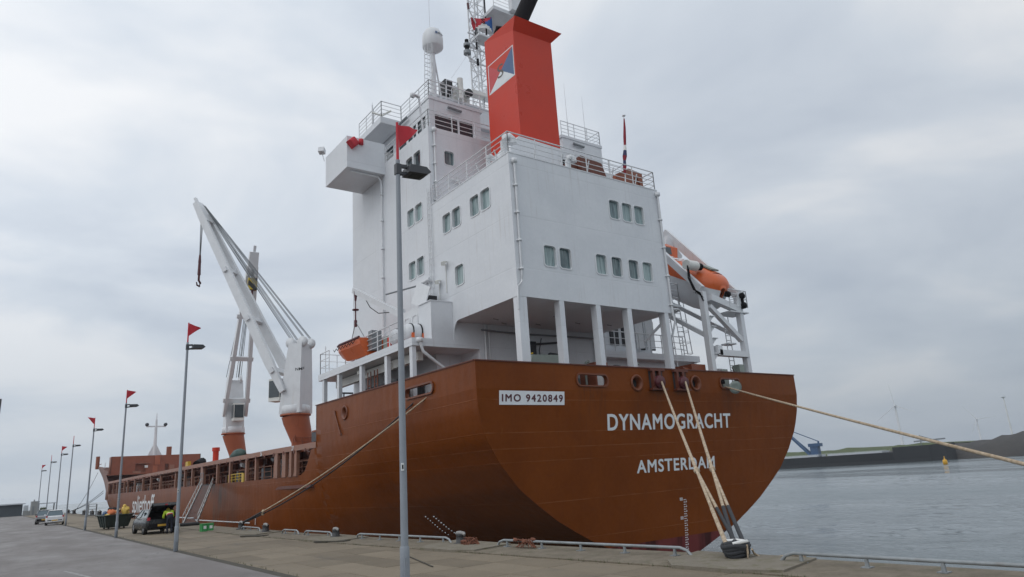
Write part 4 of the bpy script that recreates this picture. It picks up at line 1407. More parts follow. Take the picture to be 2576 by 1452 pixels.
# ------------------------------------------------------------------ lower house, bulkhead and boat deck
mb = MB()
mb.box(20.15, AX1, 30.4, AY1 - 0.01, 5.4, AZ0 - 0.003)
mb.box(AX0 + 0.002, 20.15, 30.4, AY1 - .01, 8.5, AZ0 - 0.004)
mb.box(29.0, 36.4, 31.2, AY1 - .01, 5.4, 8.5)
lower = mb.build('lower_house', 'white', ship)
mb = MB(); mb.box(17.3, AX0 - 0.004, 30.43, 31.7, 8.905, 10.9); mb.box(17.25, AX0 - .004, 30.40, 31.75, 10.9, 10.95); mb.build('vent_trunk', 'white', lower)
mb = MB()
mb.box(16.15, AX0 - 0.003, 30.405, 43.2, 8.5, 8.9)
MB().box(AX1 + 0.003, 38.0, 30.405, 43.2, 8.5, 8.9).build('boat_deck', 'white', ship)
bdeck = mb.build('boat_deck', 'white', ship)
for y in (30.5, 33.35, 36.6, 39.9, 42.3):
    MB().box(16.2, 16.42, y, y + 0.30, 5.4, 8.497).build('column', 'white', bdeck)
    MB().box(37.5, 37.72, y, y + 0.30, 5.4, 8.497).build('column', 'white', bdeck)
mb = MB(); mb.path([(16.55, 30.35, 8.75), (16.7, 30.3, 8.2), (17.6, 30.35, 7.6), (18.3, 30.4, 7.2), (18.45, 30.4, 6.2)], 0.08, 8); mb.lathe([(.08, -.2), (.17, -.15), (.17, .05), (.02, .06)], (16.55, 30.35, 8.85), 10)
mb.build('rain_pipe', 'whitedeck', bdeck)
# things seen in the shade under the boat deck
MB().box(19.0, 19.9, 33.2, 33.26, 5.4, 7.5).build('door', 'brown', lower)
mb = MB(); mb.box(16.9, 18.5, 33.6, 38.5, 5.4, 7.3, 0); mb.tube((17.6, 39, 6.4), (17.6, 41, 6.4), 0.75, n=14, mi=1)
mb.build('mooring_winch', ['dark', 'tarp'], ship)
for y in (36.2, 37.1):
    mb = MB(); ladder(mb, (16.9, y, 5.4), (16.9, y, 8.2), 0.4, (0, 1, 0), .35, .03); mb.build('ladder', 'brown', ship)
mb = MB(); mb.beam((17.2, 31.5, 8.2), (17.2, 42.5, 8.2), .3, .45); mb.beam((16.6, 38, 8.3), (18.5, 38, 8.3), .2, .3, (0, 0, 1)); mb.tube((17.0, 34.4, 8.1), (17.0, 34.9, 8.1), .2, n=10); mb.build('deck_girder', 'offwhite', bdeck)
mb = MB(); mb.tube((18.0, 41.8, 5.4), (17.3, 41.8, 6.4), .04, n=5); mb.tube((17.3, 41.8, 6.4), (17.3, 41.8, 7.6), .05, n=5); mb.beam((16.9, 41.8, 7.6), (17.9, 41.8, 7.6), .1, .1, (0, 0, 1)); blob(mb, (17.2, 41.8, 5.6), .5, .5, .25, 3)
mb.build('davit_post', 'grey', ship)
# poop deck gear behind the transom bulwark
mb = MB(); mb.prism([(19.7, 26.2, 5.4), (22.3, 26.2, 5.4), (22.3, 26.2, 7.55), (20.4, 26.2, 7.5)], (0, 1.1, 0)); mb.build('winch_cover', 'winch', ship)
for x, y, r_ in ((21.5, 25.2, .42), (17.0, 25.6, .4), (19.4, 25.1, .28), (16.6, 27.5, .35)):
    mb = MB(); mb.lathe([(r_, 5.4 - 6.4), (r_, -0.1), (r_ * 1.15, 0.15), (r_ * .9, .35), (0.02, .42)], (x, y, 6.4), 14); mb.build('mooring_bitt', 'brown', ship)
mb = MB(); mb.box(24.2, 25.1, 26.0, 27.2, 5.4, 7.25); mb.prism([(25.1, 26, 5.4), (25.7, 26, 5.4), (25.1, 26, 7.1)], (0, 1, 0)); mb.build('winch_housing', 'brown', ship)
mb = MB(); mb.lathe([(.02, -.5), (.85, -.45), (.85, -.35), (.45, -.3), (.45, .6), (.85, .65), (.85, .75), (.02, .8)], (27.0, 27, 6.5), 16, (1, 0, 0)); mb.build('winch_drum', 'grey', ship)
mb = MB(); mb.tube((19.9, 26, 5.4), (19.9, 26, 7.4), .05, n=6); mb.tube((19.5, 26, 7.0), (20.4, 26, 7.0), .04, n=6); mb.tube((19.9, 26, 7.4), (20.2, 25.9, 7.5), .04, n=5); mb.build('yellow_stand', 'yellowpaint', ship)
for x, z0, z1, r_ in ((20.5, 5.4, 9.8, .05), (20.75, 5.4, 9.8, .035), (25.9, 5.4, 9.8, .06), (26.1, 5.4, 9.8, .03), (28.3, 5.4, 9.8, .05)):
    MB().tube((x, 30.3, z0), (x, 30.3, z1), r_, n=6).build('pipe', 'whitedeck', lower)
for x, w, z, h, m_ in ((21.3, .8, 5.5, 1.95, 'grey'), (22.3, .45, 7.2, .6, 'red'), (26.5, .7, 5.5, 1.95, 'grey'), (27.5, .5, 7.4, .7, 'offwhite'), (20.9, .3, 7.5, .4, 'paper')):
    MB().box(x, x + w, 30.3, 30.395, z, z + h).build('wall_fitting', m_, lower)
mb = MB(); mb.path([(20.2, 30.2, 9.5), (23, 30.2, 9.45), (26, 30.2, 9.5), (28.8, 30.2, 9.5)], .05, 6); mb.build('cable_tray', 'grey', lower)
for x, y in ((22.9, 27.8), (25.0, 29.0)):
    mb = MB(); mb.lathe([(.02, -.6), (.62, -.55), (.62, -.45), (.35, -.4), (.35, .4), (.62, .45), (.62, .55), (.02, .6)], (x, y, 6.3), 16, (1, 0, 0)); mb.box(x - .7, x + .7, y - .4, y + .4, 5.4, 5.75); mb.build('winch_drum', 'winch' if x < 24 else 'grey', ship)
for x in (19.8, 24.0, 27.6):
    mb = MB(); mb.tube((x, 26.5, 5.4), (x, 26.5, 7.1), .06, n=6); mb.path([(x, 26.5, 7.1), (x + .05, 26.45, 7.3), (x + .2, 26.4, 7.35)], .07, 6); mb.build('air_vent', 'winch', ship)
mb = MB(); mb.box(23.1, 23.9, 30.3, 30.39, 7.6, 9.1); mb.build('breaker_box', 'headgrey', lower)
mb = MB(); mb.beam((24.6, 30.1, 8.3), (25.2, 29.9, 8.2), .3, .35, (0, 0, 1)); mb.path([(24.3, 30.3, 9.3), (24.1, 30.3, 8.6), (24.2, 30.3, 7.2), (24.3, 30.3, 6.2)], .03, 5); mb.path([(22.6, 30.3, 9.0), (23.6, 30.2, 8.9), (25.4, 30.2, 9.1)], .06, 6); mb.build('floodlight', 'headgrey', lower)
mb = MB(); mb.path([(29.1, 30.3, 9.6), (29.15, 30.3, 8.6), (29.05, 30.3, 7.7), (28.9, 30.3, 6.6)], .07, 6); mb.build('pipe', 'whitedeck', lower)
for x in (31.6, 32.7):
    MB().box(x, x + 0.75, 32.2, 32.29, 9.7, 11.3).build('door', 'dark', lower)
for x in (34.0, 35.0):
    mb = MB(); mb.beam((x, 31.9, 9.5), (x - .25, 31.7, 11.6), .75, .06, (1, 0, 0)); mb.box(x + .4, x + .75, 32.2, 32.29, 9.5, 11.5, 1); mb.build('hatch_board', ['whitedeck', 'dark'], lower)
mb = MB(); rail(mb, [(29.2, 30.5, 8.9), (36.6, 30.5, 8.9)], 1.25, 2, 1.1, 0.03); mb.build('railing', 'whitedeck', ship)
mb = MB(); rail(mb, [(29.3, 30.4, 8.9), (29.3, 32.2, 8.9)], 1.25, 2, 1.1, 0.03); mb.build('railing', 'whitedeck', ship)
mb = MB(); ladder(mb, (36.3, 30.2, 8.9), (36.0, 30.2, 12.6), .6, (1, 0, 0), .3, .025, .6); mb.build('caged_ladder', 'whitedeck', ship)
# boat deck railing and fittings, port side
mb = MB(); rail(mb, [(16.25, 31.6, 8.9), (16.25, 39.0, 8.9)], 1.15, 3, 1.6, 0.028); mb.build('railing', 'whitedeck', ship)
mb = MB(); rail(mb, [(16.25, 41.6, 8.9), (16.25, 43.1, 8.9), (18.5, 43.1, 8.9)], 1.35, 2, 1.3, 0.025); mb.tube((16.25, 42.2, 8.9), (16.25, 42.2, 10.6), .03, n=5); mb.build('railing', 'whitedeck', ship)
mb = MB(); mb.tube((17.6, 34.2, 8.9), (17.6, 34.2, 11.3), .22, .18, 10); rd = mb.build('rescue_davit', 'whitedeck', ship)
mb = MB(); mb.beam((17.6, 34.0, 10.9), (16.6, 38.5, 13.4), .28, .32); mb.build('boom', 'whitedeck', rd)
mb = MB(); mb.tube((16.62, 38.3, 13.3), (16.6, 38.3, 12.7), .13, .06, 8); mb.tube((16.6, 38.3, 12.7), (16.6, 38.3, 12.2), .03, n=6); mb.lathe([(.02, .05), (.2, .02), (.2, -.04), (.02, -.06)], (16.6, 38.3, 12.15), 12); mb.tube((16.6, 38.3, 12.1), (16.6, 38.3, 11.2), .04, n=6); mb.tube((16.6, 38.3, 11.5), (16.6, 38.3, 11.1), .09, n=6); mb.build('hook_block', 'maroon', rd)
mb = MB(); mb.path([(16.8, 37.6, 12.9), (16.9, 36.9, 12.0), (17.1, 36.2, 11.5), (17.4, 35.4, 11.4)], .025, 5); mb.build('hose', 'black', rd)
mb = MB(); mb.tube((AX0 - .2, 33.2, 12.6), (17.3, 35.6, 12.5), .05, n=6); mb.build('gooseneck_lamp', 'grey', rd)
for y, z in ((33.0, 12.7), (38.7, 10.6)):
    mb = MB(); mb.tube((AX0 - .2, y - .6, z), (AX0 - .2, y + .6, z), .1, n=8); mb.box(AX0 - .2, AX0 - .005, y - .1, y + .1, z - .05, z + .05); mb.build('strip_light', 'whitedeck', lower)
# control cabin with a sloped open shutter
mb = MB(); mb.box(17.5, AX0 - 0.005, 31.9, 34.1, 8.9, 11.0); cab_ = mb.build('control_cabin', 'whitedeck', lower)
for y in (32.5, 33.4):
    window(cab_, (17.5, y, 10.2), PY, AZ, 0.55, 0.75)
mb = MB(); mb.beam((17.45, 32.1, 11.0), (17.6, 31.6, 12.1), 1.7, .05, (0, 1, 0)); mb.build('shutter', 'whitedeck', cab_)
MB().box(17.6, 18.5, 31.82, 31.89, 9.6, 11.6).build('dark_hatch', 'dark', cab_)

# ------------------------------------------------------------------ bridge tower
bw = [(34.72, 17.15), (33.72, 17.15), (34.70, 13.85), (33.70, 13.85), (34.72, 20.5), (33.72, 20.5)]
mb = MB()
mb.wall((AX0, AY1, 5.4), (0, 1, 0), AZ, BY1 - AY1, BZ1 - 5.4, [(y - PWW / 2 - AY1, y + PWW / 2 - AY1, z - PWH / 2 - 5.4, z + PWH / 2 - 5.4) for y, z in bw])
mb.wall((BX1, AY1, 5.4), (0, 1, 0), AZ, BY1 - AY1, BZ1 - 5.4)
mb.wall((AX0, BY1, 5.4), (1, 0, 0), AZ, BX1 - AX0, BZ1 - 5.4)
mb.wall((AX0, AY1, 5.4), (1, 0, 0), AZ, BX1 - AX0, BZ1 - 5.4, [(19.96 - .33 - AX0, 19.96 + .33 - AX0, 20.3 - .44 - 5.4, 20.3 + .44 - 5.4)])
mb.add([(AX0, AY1, BZ1), (BX1, AY1, BZ1), (BX1, BY1, BZ1), (AX0, BY1, BZ1)], [(0, 1, 2, 3)])
tower = mb.build('bridge_tower', 'white', ship)
for y, z in bw:
    window(tower, (AX0, y, z), PY, AZ, PWW, PWH, 'glass' if z < 20 else 'bridgeglass')
window(tower, (19.96, AY1, 20.3), AX, AZ, 0.66, 0.88)
mb = MB(); mb.path([(16.35, 38.4, 21.22), (18.25, 38.4, 21.2), (18.46, 38.4, 20.9), (18.48, 38.4, 20.2), (18.48, 38.4, 8.95)], 0.06, 8)
for z in (20.0, 18.2, 16.3, 14.4, 12.5, 10.6):
    mb.lathe([(.06, -.05), (.1, -.05), (.1, .05), (.06, .05)], (18.48, 38.4, z), 10)
mb.build('rain_pipe', 'whitedeck', tower)
mb = MB(); mb.tube((19.9, 32.1, 18.9), (21.2, 32.1, 18.7), .07, n=8); mb.path([(21.0, 32.1, 18.7), (21.25, 32.0, 18.8), (21.35, 32.0, 18.55), (21.1, 32.05, 18.45)], .03, 5); mb.build('strip_light', 'whitedeck', tower)
# bridge wings
for sgn, a, b in ((-1, 15.98, AX0 - 0.003), (1, BX1 + 0.003, 38.1)):
    mb = MB()
    mb.box(a, b, 38.05, 41.65, 21.3, 21.4); mb.box(a, b, 38.05, 38.13, 21.4, 23.45); mb.box(a, b, 41.57, 41.65, 21.4, 23.45)
    xo = a if sgn < 0 else b - .08
    mb.box(xo, xo + .08, 38.13, 41.57, 21.4, 23.45)
    wing = mb.build('bridge_wing', 'white', ship)
    if sgn < 0:
        mb = MB(); mb.lathe([(.02, -.02), (.40, 0), (.40, .22), (.30, .45), (.02, .5)], (16.3, 38.04, 22.95), 4, (0, -1, 0), smooth=False); mb.lathe([(.02, -.1), (.16, -.1), (.16, .25), (.02, .3)], (16.9, 37.95, 23.1), 8)
        mb.build('side_light', 'flagred', wing)
        mb = MB(); mb.tube((15.9, 41.7, 23.2), (15.8, 41.9, 23.9), .03, n=5); mb.beam((15.9, 42.0, 23.95), (15.65, 41.7, 24.05), .35, .4, (0, 0, 1)); mb.build('floodlight', 'whitedeck', wing)
mb = MB(); rail(mb, [(AX0 + 0.06, 38.0, BZ1), (AX0 + 0.06, AY1 + 0.06, BZ1), (23.6, AY1 + .06, BZ1), (34.9, AY1 + .06, BZ1), (35.4, 38, BZ1)], 1.15, 3, 1.7, 0.026); mb.build('railing', 'whitedeck', tower)
# ------------------------------------------------------------------ wheelhouse
WX0, WX1, WY0, WY1, WZ0, WZ1 = 19.7, 34.4, 34.0, 41.6, 22.103, 25.1
mb = MB()
wa = [(20.1, 21.75, 22.95, 24.1), (21.9, 22.9, 22.95, 24.1)]
mb.wall((WX0, WY0, WZ0), AX, AZ, 3.85, WZ1 - WZ0, [(a - WX0, b - WX0, c - WZ0, d - WZ0) for a, b, c, d in wa])
mb.wall((30.6, WY0, WZ0), AX, AZ, WX1 - 30.6, WZ1 - WZ0, [(0.5, 3.3, 0.9, 1.6)])
mb.wall((23.55, 36.0, WZ0), AX, AZ, 7.05, WZ1 - WZ0)
mb.wall((23.55, WY0, WZ0), (0, 1, 0), AZ, 2.0, WZ1 - WZ0); mb.wall((30.6, WY0, WZ0), (0, 1, 0), AZ, 2.0, WZ1 - WZ0)
ww = [(34.5, 35.5), (35.75, 36.8), (37.1, 38.2), (39.0, 40.9)]
mb.wall((WX0, WY0, WZ0), (0, 1, 0), AZ, WY1 - WY0, WZ1 - WZ0, [(a - WY0, b - WY0, 0.85, 2.0) for a, b in ww])
mb.wall((WX1, WY0, WZ0), (0, 1, 0), AZ, WY1 - WY0, WZ1 - WZ0)
mb.wall((WX0, WY1, WZ0), AX, AZ, WX1 - WX0, WZ1 - WZ0, [(0.4, 14.2, 0.85, 2.0)])
wheel = mb.build('wheelhouse', 'white', ship)
for a, b, c, d in wa + [(31.1, 33.9, 23.0, 23.7)]:
    MB().add([(a, WY0 + .06, c), (b, WY0 + .06, c), (b, WY0 + .06, d), (a, WY0 + .06, d)], [(0, 1, 2, 3)]).build('window', 'bridgeglass', wheel)
for a, b in ww:
    MB().add([(WX0 + .06, a, WZ0 + .85), (WX0 + .06, b, WZ0 + .85), (WX0 + .06, b, WZ0 + 2.0), (WX0 + .06, a, WZ0 + 2.0)], [(0, 1, 2, 3)]).build('window', 'bridgeglass', wheel)
MB().add([(WX0 + .4, WY1 - .06, WZ0 + .85), (WX0 + 14.2, WY1 - .06, WZ0 + .85), (WX0 + 14.2, WY1 - .06, WZ0 + 2.0), (WX0 + .4, WY1 - .06, WZ0 + 2.0)], [(0, 1, 2, 3)]).build('window', 'bridgeglass', wheel)
mb = MB(); mb.box(WX0 - .05, 23.7, WY0 - .05, WY1 + .3, WZ1 + .003, WZ1 + .2); mb.box(23.7, 30.5, 35.6, WY1 + .3, WZ1 + .003, WZ1 + .2); mb.box(30.5, WX1 + .05, WY0 - .05, WY1 + .3, WZ1 + .003, WZ1 + .2)
mb.box(18.22, WX0 - .05, 37.8, 41.5, 24.85, 25.3); mb.box(WX1 + .05, 35.9, 37.8, 41.5, 24.85, 25.3)
wroof = mb.build('wheelhouse_roof', 'white', ship)
for x, y in ((21.5, 33.85), (32.0, 33.85)):
    mb = MB(); mb.tube((x - .5, y, 24.75), (x + .5, y, 24.7), .09, n=8); mb.build('strip_light', 'grey', wheel)
mb = MB(); mb.tube((19.5, 36.6, 24.95), (19.5, 37.6, 24.95), .09, n=8); mb.build('strip_light', 'grey', wheel)
RZ = WZ1 + 0.2
mb = MB(); rail(mb, [(18.3, 41.4, RZ), (18.3, 37.85, RZ), (19.75, 37.85, RZ), (19.75, 34.05, RZ), (23.6, 34.05, RZ)], 1.15, 3, 1.2, .026); mb.build('railing', 'whitedeck', wroof)
mb = MB(); rail(mb, [(30.6, 34.05, RZ), (34.35, 34.05, RZ), (34.35, 37.9, RZ), (35.8, 37.9, RZ), (35.8, 41.4, RZ)], 1.15, 3, 1.2, .026); mb.build('railing', 'whitedeck', wroof)
mb = MB(); mb.wall((21.4, 36.6, RZ), AX, AZ, 9.2, 1.9, [(.6, 2.3, .75, 1.35), (2.5, 3.9, .75, 1.35)]); mb.box(21.4, 30.6, 37.0, 40.8, RZ, RZ + 1.88); mb.box(21.35, 30.65, 36.55, 40.85, RZ + 1.9, RZ + 2.0); mb.box(21.4, 21.5, 36.6, 37, RZ, RZ + 1.9)
comp = mb.build('compass_deckhouse', 'white', ship)
for a, b in ((22.0, 23.7), (23.9, 25.3)):
    MB().add([(a, 36.66, RZ + .75), (b, 36.66, RZ + .75), (b, 36.66, RZ + 1.35), (a, 36.66, RZ + 1.35)], [(0, 1, 2, 3)]).build('window', 'bridgeglass', comp)
mb = MB(); mb.box(23.2, 24.6, 36.7, 37.6, RZ + 2.0, RZ + 3.1); mb.tube((23.6, 36.3, RZ + 2.0), (23.6, 36.3, RZ + 3.6), .22, n=10); mb.box(24.7, 25.9, 36.4, 37.0, RZ + 2.9, RZ + 3.2); mb.build('bridge_equipment', 'offwhite', comp)
mb = MB(); mb.box(22.5, 23.1, 36.5, 37.4, RZ + 2.4, RZ + 3.4); mb.lathe([(.02, -.1), (.3, -.1), (.3, .1), (.02, .1)], (24.3, 36.3, RZ + 2.7), 10, (0, 1, 0)); mb.build('searchlight', 'dark', comp)
mb = MB(); rail(mb, [(21.45, 36.6, RZ + 2), (25.8, 36.6, RZ + 2), (30.6, 36.6, RZ + 2)], 1.1, 2, 1.5, .022); mb.build('railing', 'whitedeck', comp)
for x, y, h_, z in ((20.75, 35.3, 11.5, RZ), (31.5, 34.3, 4.6, RZ), (33.2, 34.3, 4.0, RZ), (18.2, 39, 1.6, RZ)):
    mb = MB(); mb.tube((x, y, z), (x, y, z + 1.4), .045, n=6); mb.tube((x, y, z + 1.4), (x, y, z + h_), .022, .008, 5); mb.build('whip_antenna', 'whitedeck', wroof)
mb = MB()
for s_ in (-1, 1):
    mb.tube((18.5, 38.2, RZ + .3), (18.5 + s_ * .5, 38.2 - s_ * .4, RZ + .6), .07, n=6)
mb.tube((18.5, 38.2, RZ), (18.5, 38.2, RZ + .4), .06, n=6); mb.build('horn', 'offwhite', wroof)
# satellite dome on its post
mb = MB(); mb.tube((21.0, 35.5, RZ), (21.05, 35.5, 29.75), .18, .12, 12); mb.tube((22.0, 35.9, RZ), (21.15, 35.55, 29.3), .06, n=6); mb.tube((21.4, 36.4, RZ), (21.1, 35.55, 29.2), .06, n=6)
sd = mb.build('dome_post', 'whitedeck', ship)
mb = MB(); mb.lathe([(.15, -.85), (.5, -.6), (.66, -.46), (.70, -.40), (.70, .25), (.66, .56), (.52, .84), (.30, 1.02), (.02, 1.08)], (21.05, 35.5, 30.45), 24); dome = mb.build('satellite_dome', 'whitedeck', sd)
mb = MB(); mb.add([(20.85, 34.78, 30.72), (21.02, 34.78, 30.72), (21.02, 34.78, 30.88), (20.85, 34.78, 30.88)], [(0, 1, 2, 3)], 0); mb.add([(21.05, 34.78, 30.74), (21.22, 34.78, 30.74), (21.22, 34.78, 30.86), (21.05, 34.78, 30.86)], [(0, 1, 2, 3)], 1); mb.add([(21.25, 34.80, 30.76), (21.5, 34.90, 30.76), (21.5, 34.90, 30.83), (21.25, 34.80, 30.83)], [(0, 1, 2, 3)], 1)
mb.build('dome_logo', ['emblemblue', 'grey'], sd)
mb = MB(); ladder(mb, (20.35, 35.3, RZ), (20.5, 35.3, 29.8), .4, (1, 0, 0), .3, .02, .55); mb.build('caged_ladder', 'whitedeck', sd)
mb = MB(); rail(mb, [(21.8, 35.2, RZ + 1.3), (22.7, 35.2, RZ + 1.3), (22.7, 36.0, RZ + 1.3)], 1.1, 2, .9, .022); mb.tube((22.7, 35.2, RZ), (22.7, 35.2, RZ + 1.3), .03, n=5); mb.build('railing', 'whitedeck', sd)

# ------------------------------------------------------------------ radar mast
mb = MB()
mx0, mx1, my0, my1, mz0, mz1 = 26.1, 27.0, 37.6, 38.5, RZ + 2.0, 38.6
for x in (mx0, mx1):
    for y in (my0, my1):
        mb.tube((x, y, mz0), (x, y, mz1), .06, n=6)
n_ = 13
for i in range(n_):
    za_, zb_ = mz0 + (mz1 - mz0) * i / n_, mz0 + (mz1 - mz0) * (i + 1) / n_
    for (xa, ya), (xb, yb) in (((mx0, my0), (mx1, my0)), ((mx1, my0), (mx1, my1)), ((mx1, my1), (mx0, my1)), ((mx0, my1), (mx0, my0))):
        mb.tube((xa, ya, za_), (xb, yb, za_), .026, n=5)
        mb.tube((xa, ya, za_ if i % 2 else zb_), (xb, yb, zb_ if i % 2 else za_), .026, n=5)
mast = mb.build('radar_mast', 'whitedeck', ship)
mb = MB(); mb.tube((27.05, 37.5, mz0 + .5), (27.0, 37.5, mz1), .05, n=6); mb.build('cable_duct', 'black', mast)
mb = MB(); mb.box(26.95, 30.1, 36.3, 39.2, 35.95, 36.25); mb.tube((27, 38, 34.2), (29, 38, 35.95), .1, n=6); mb.box(28.4, 30.1, 35.9, 36.3, 36.2, 37.6)
pl = mb.build('radar_platform', 'whitedeck', mast)
mb = MB(); rail(mb, [(27.0, 36.35, 36.25), (30.05, 36.35, 36.25), (30.05, 39.1, 36.25)], 1.5, 4, 1.4, .024); mb.build('platform_railing', 'whitedeck', mast)
for z, xl in ((34.4, 25.7), (33.2, 25.5), (32.0, 25.1)):
    mb = MB(); mb.tube((mx0, my0, z - .35), (xl, my0 - .1, z), .06, n=6); mb.tube((mx0, my0, z - 1.5), (xl + .1, my0 - .1, z - .05), .045, n=5); mb.box(mx0 - .8, mx1 + .5, my0 - .12, my0 - .02, z - .42, z - .34); mb.build('yard', 'whitedeck', mast)
mb = MB(); mb.tube((25.15, 37.5, 32.1), (25.15, 37.5, 32.35), .28, n=10, mi=1); mb.tube((25.15, 37.5, 32.35), (25.15, 37.5, 32.75), .16, n=8, mi=0); mb.tube((25.15, 37.5, 32.75), (25.15, 37.5, 32.95), .26, n=10, mi=1); mb.tube((25.15, 37.5, 32.95), (25.15, 37.5, 33.3), .15, n=8, mi=0); mb.build('signal_lamp', ['black', 'grey'], mast)
for z in (31.4, 32.8, 34.0):
    mb = MB(); mb.tube((26.0, 37.4, z), (26.0, 37.4, z + .5), .1, n=8); mb.build('signal_lamp', 'black', mast)
mb = MB(); MB().box(26.3, 27.2, 37.0, 37.6, 28.6, 29.4).build('lamp_box', 'whitedeck', mast); mb.box(25.9, 27.4, 36.9, 38.0, 33.7, 33.85); mb.build('lamp_shelf', 'whitedeck', mast)
mb = MB(); mb.beam((25.0, 37.2, 37.0), (26.5, 37.2, 38.3), .35, .35, (0, 1, 0), 0); mb.beam((24.95, 37.0, 37.15), (26.3, 37.0, 38.35), .2, .2, (0, 1, 0), 1); mb.build('radar_scanner', ['whitedeck', 'emblemblue'], mast)
mb = MB(); mb.tube((26.0, 37.4, 35.0), (25.35, 37.3, 35.9), .06, n=6); mb.tube((25.35, 37.3, 35.9), (25.3, 37.3, 36.4), .09, n=6, mi=1); mb.build('flag_gaff', ['whitedeck', 'maroon'], mast)
for a, b in (((25.2, 37.5, 32.1), (22.7, 36.0, 28.5)), ((25.6, 37.5, 35.8), (25.0, 36.5, 28.0)), ((26.0, 37.5, 36.0), (25.6, 36.5, 28.0)), ((25.4, 37.4, 33.2), (27, 38, 36))):
    mb = MB(); mb.tube(a, b, .012, n=4); mb.build('stay_wire', 'whitedeck', mast)
mb = MB(); mb.path([(25.6, 37.3, 38.2), (25.9, 37.3, 37.4), (26.5, 37.3, 37.2), (27.2, 37.2, 37.6), (28.0, 37.2, 38.4)], .04, 5); mb.build('bracket', 'whitedeck', mast)

# ------------------------------------------------------------------ funnel
FX, FX2, FYA, FYF = 22.09, 24.97, 28.0, 30.95
mb = MB()
b0 = [(FX, FYA, 17.1), (FX2, FYA, 17.1), (FX2, FYF, 17.1), (FX, FYF, 17.1)]
b1 = [(FX, FYA, 27.19), (FX2, FYA, 27.3), (FX2, FYF, 28.1), (FX, FYF, 28.08)]
mb.add(b0 + b1, [(0, 1, 5, 4), (1, 2, 6, 5), (2, 3, 7, 6), (3, 0, 4, 7)])
funnel = mb.build('funnel', 'red', ship)
mb = MB()
c1 = [(FX - .14, FYA - .45, 27.86), (FX2 + .55, FYA - .45, 27.9), (FX2 + .5, FYF + .1, 28.2), (FX - .0, FYF + .02, 28.14)]
mb.add(b1 + c1, [(0, 1, 5, 4), (1, 2, 6, 5), (2, 3, 7, 6), (3, 0, 4, 7), (4, 5, 6, 7)])
mb.build('funnel_cap', 'red', funnel)
mb = MB(); mb.path([(23.4, 29.7, 27.8), (23.6, 29.6, 28.7), (23.85, 29.4, 29.4), (24.6, 29.1, 31.2)], .5, 18); mb.build('exhaust_pipe', 'black', funnel)
mb = MB(); mb.path([(22.6, 30.3, 27.9), (22.5, 30.3, 28.5), (22.6, 30.2, 28.9), (22.9, 30.1, 28.9)], .13, 8); mb.path([(24.6, 28.3, 27.8), (24.6, 28.3, 28.2)], .12, 8); mb.build('vent_pipe', 'black', funnel)
xe = FX - 0.012
ea, ef, e0, e1 = 28.17, 30.68, 24.34, 26.22
cY, cZ = (ea + ef) / 2, (e0 + e1) / 2
mb = MB()
mb.add([(xe + .004, ea - .06, e0 - .06), (xe + .004, ef + .06, e0 - .06), (xe + .004, ef + .06, e1 + .06), (xe + .004, ea - .06, e1 + .06)], [(0, 1, 2, 3)], 0)
mb.add([(xe, ea, e0), (xe, ef, e0), (xe, ef, e1), (xe, ea, e1), (xe, cY, cZ)], [(0, 1, 4)], 0)
mb.add([(xe, ef, e0), (xe, ef, e1), (xe, cY, cZ)], [(0, 1, 2)], 1)
mb.add([(xe, ef, e1), (xe, ea, e1), (xe, cY, cZ)], [(0, 1, 2)], 2)
mb.add([(xe, ea, e1), (xe, ea, e0), (xe, cY, cZ)], [(0, 1, 2)], 3)
mb.build('emblem', ['letter', 'emblemred', 'red', 'emblemblue'], funnel)
text_obj('emblem_letter', 'S', funnel, (xe - .004, cY + .36, cZ - .42), (0, -1, 0), AZ, .62, .86, 'emblemgrey', 0.0)
# funnel casing and gear on the house top
mb = MB()
mb.prism([(20.1, 26.4, 17.1), (24.6, 26.4, 17.1), (24.6, 26.4, 19.15), (20.7, 26.4, 19.25), (20.1, 26.4, 18.5)], (0, 1.55, 0))
mb.box(21.9, 25.2, 27.95, 31.2, 17.1, 19.6)
casing = mb.build('funnel_casing', 'white', ship)
mb = MB()
for k in range(8):
    mb.box(23.6, 24.5, 26.33, 26.395, 17.55 + k * .13, 17.62 + k * .13)
mb.build('louvre', 'dark', casing)
for x in (20.9, 22.2):
    mb = MB(); mb.box(x, x + .8, 26.3, 26.395, 17.4, 18.1, 0); mb.tube((x + .25, 26.28, 17.5), (x + .25, 26.28, 18.05), .07, n=6, mi=1); mb.tube((x + .6, 26.28, 17.5), (x + .6, 26.28, 18.05), .07, n=6, mi=1); mb.build('fan_opening', ['dark', 'offwhite'], casing)
for x, y, s_ in ((18.95, 25.4, 1.0), (23.0, 25.3, .8), (18.9, 26.8, .6)):
    mb = MB(); mb.path([(x, y, 17.1), (x, y, 17.1 + .9 * s_), (x + .08 * s_, y, 17.1 + 1.2 * s_), (x + .3 * s_, y, 17.1 + 1.3 * s_), (x + .48 * s_, y, 17.1 + 1.15 * s_), (x + .5 * s_, y, 17.1 + .95 * s_)], [.2 * s_] * 4 + [.24 * s_, .26 * s_], 10); mb.build('gooseneck_vent', 'whitedeck', ship)
mb = MB(); mb.prism([(24.25, 25.6, 17.1), (26.3, 25.6, 17.1), (25.8, 25.6, 18.45), (24.25, 25.6, 18.6)], (0, 1.6, 0)); mb.box(23.6, 24.2, 25.9, 26.4, 17.1, 18.2); mb.build('skylight', 'browndark', ship)
mb = MB(); mb.prism([(26.5, 25.5, 17.1), (29.0 - .1, 25.5, 17.1), (28.9, 25.5, 18.45), (27.8, 25.5, 18.55), (26.8, 25.5, 18.0)], (0, 1.5, 0)); mb.tube((28.1, 25.46, 17.4), (28.4, 25.46, 18.2), .04, n=5); mb.tube((28.7, 25.46, 17.3), (28.4, 25.46, 18.2), .04, n=5); mb.build('hatch_housing', 'brown', ship)
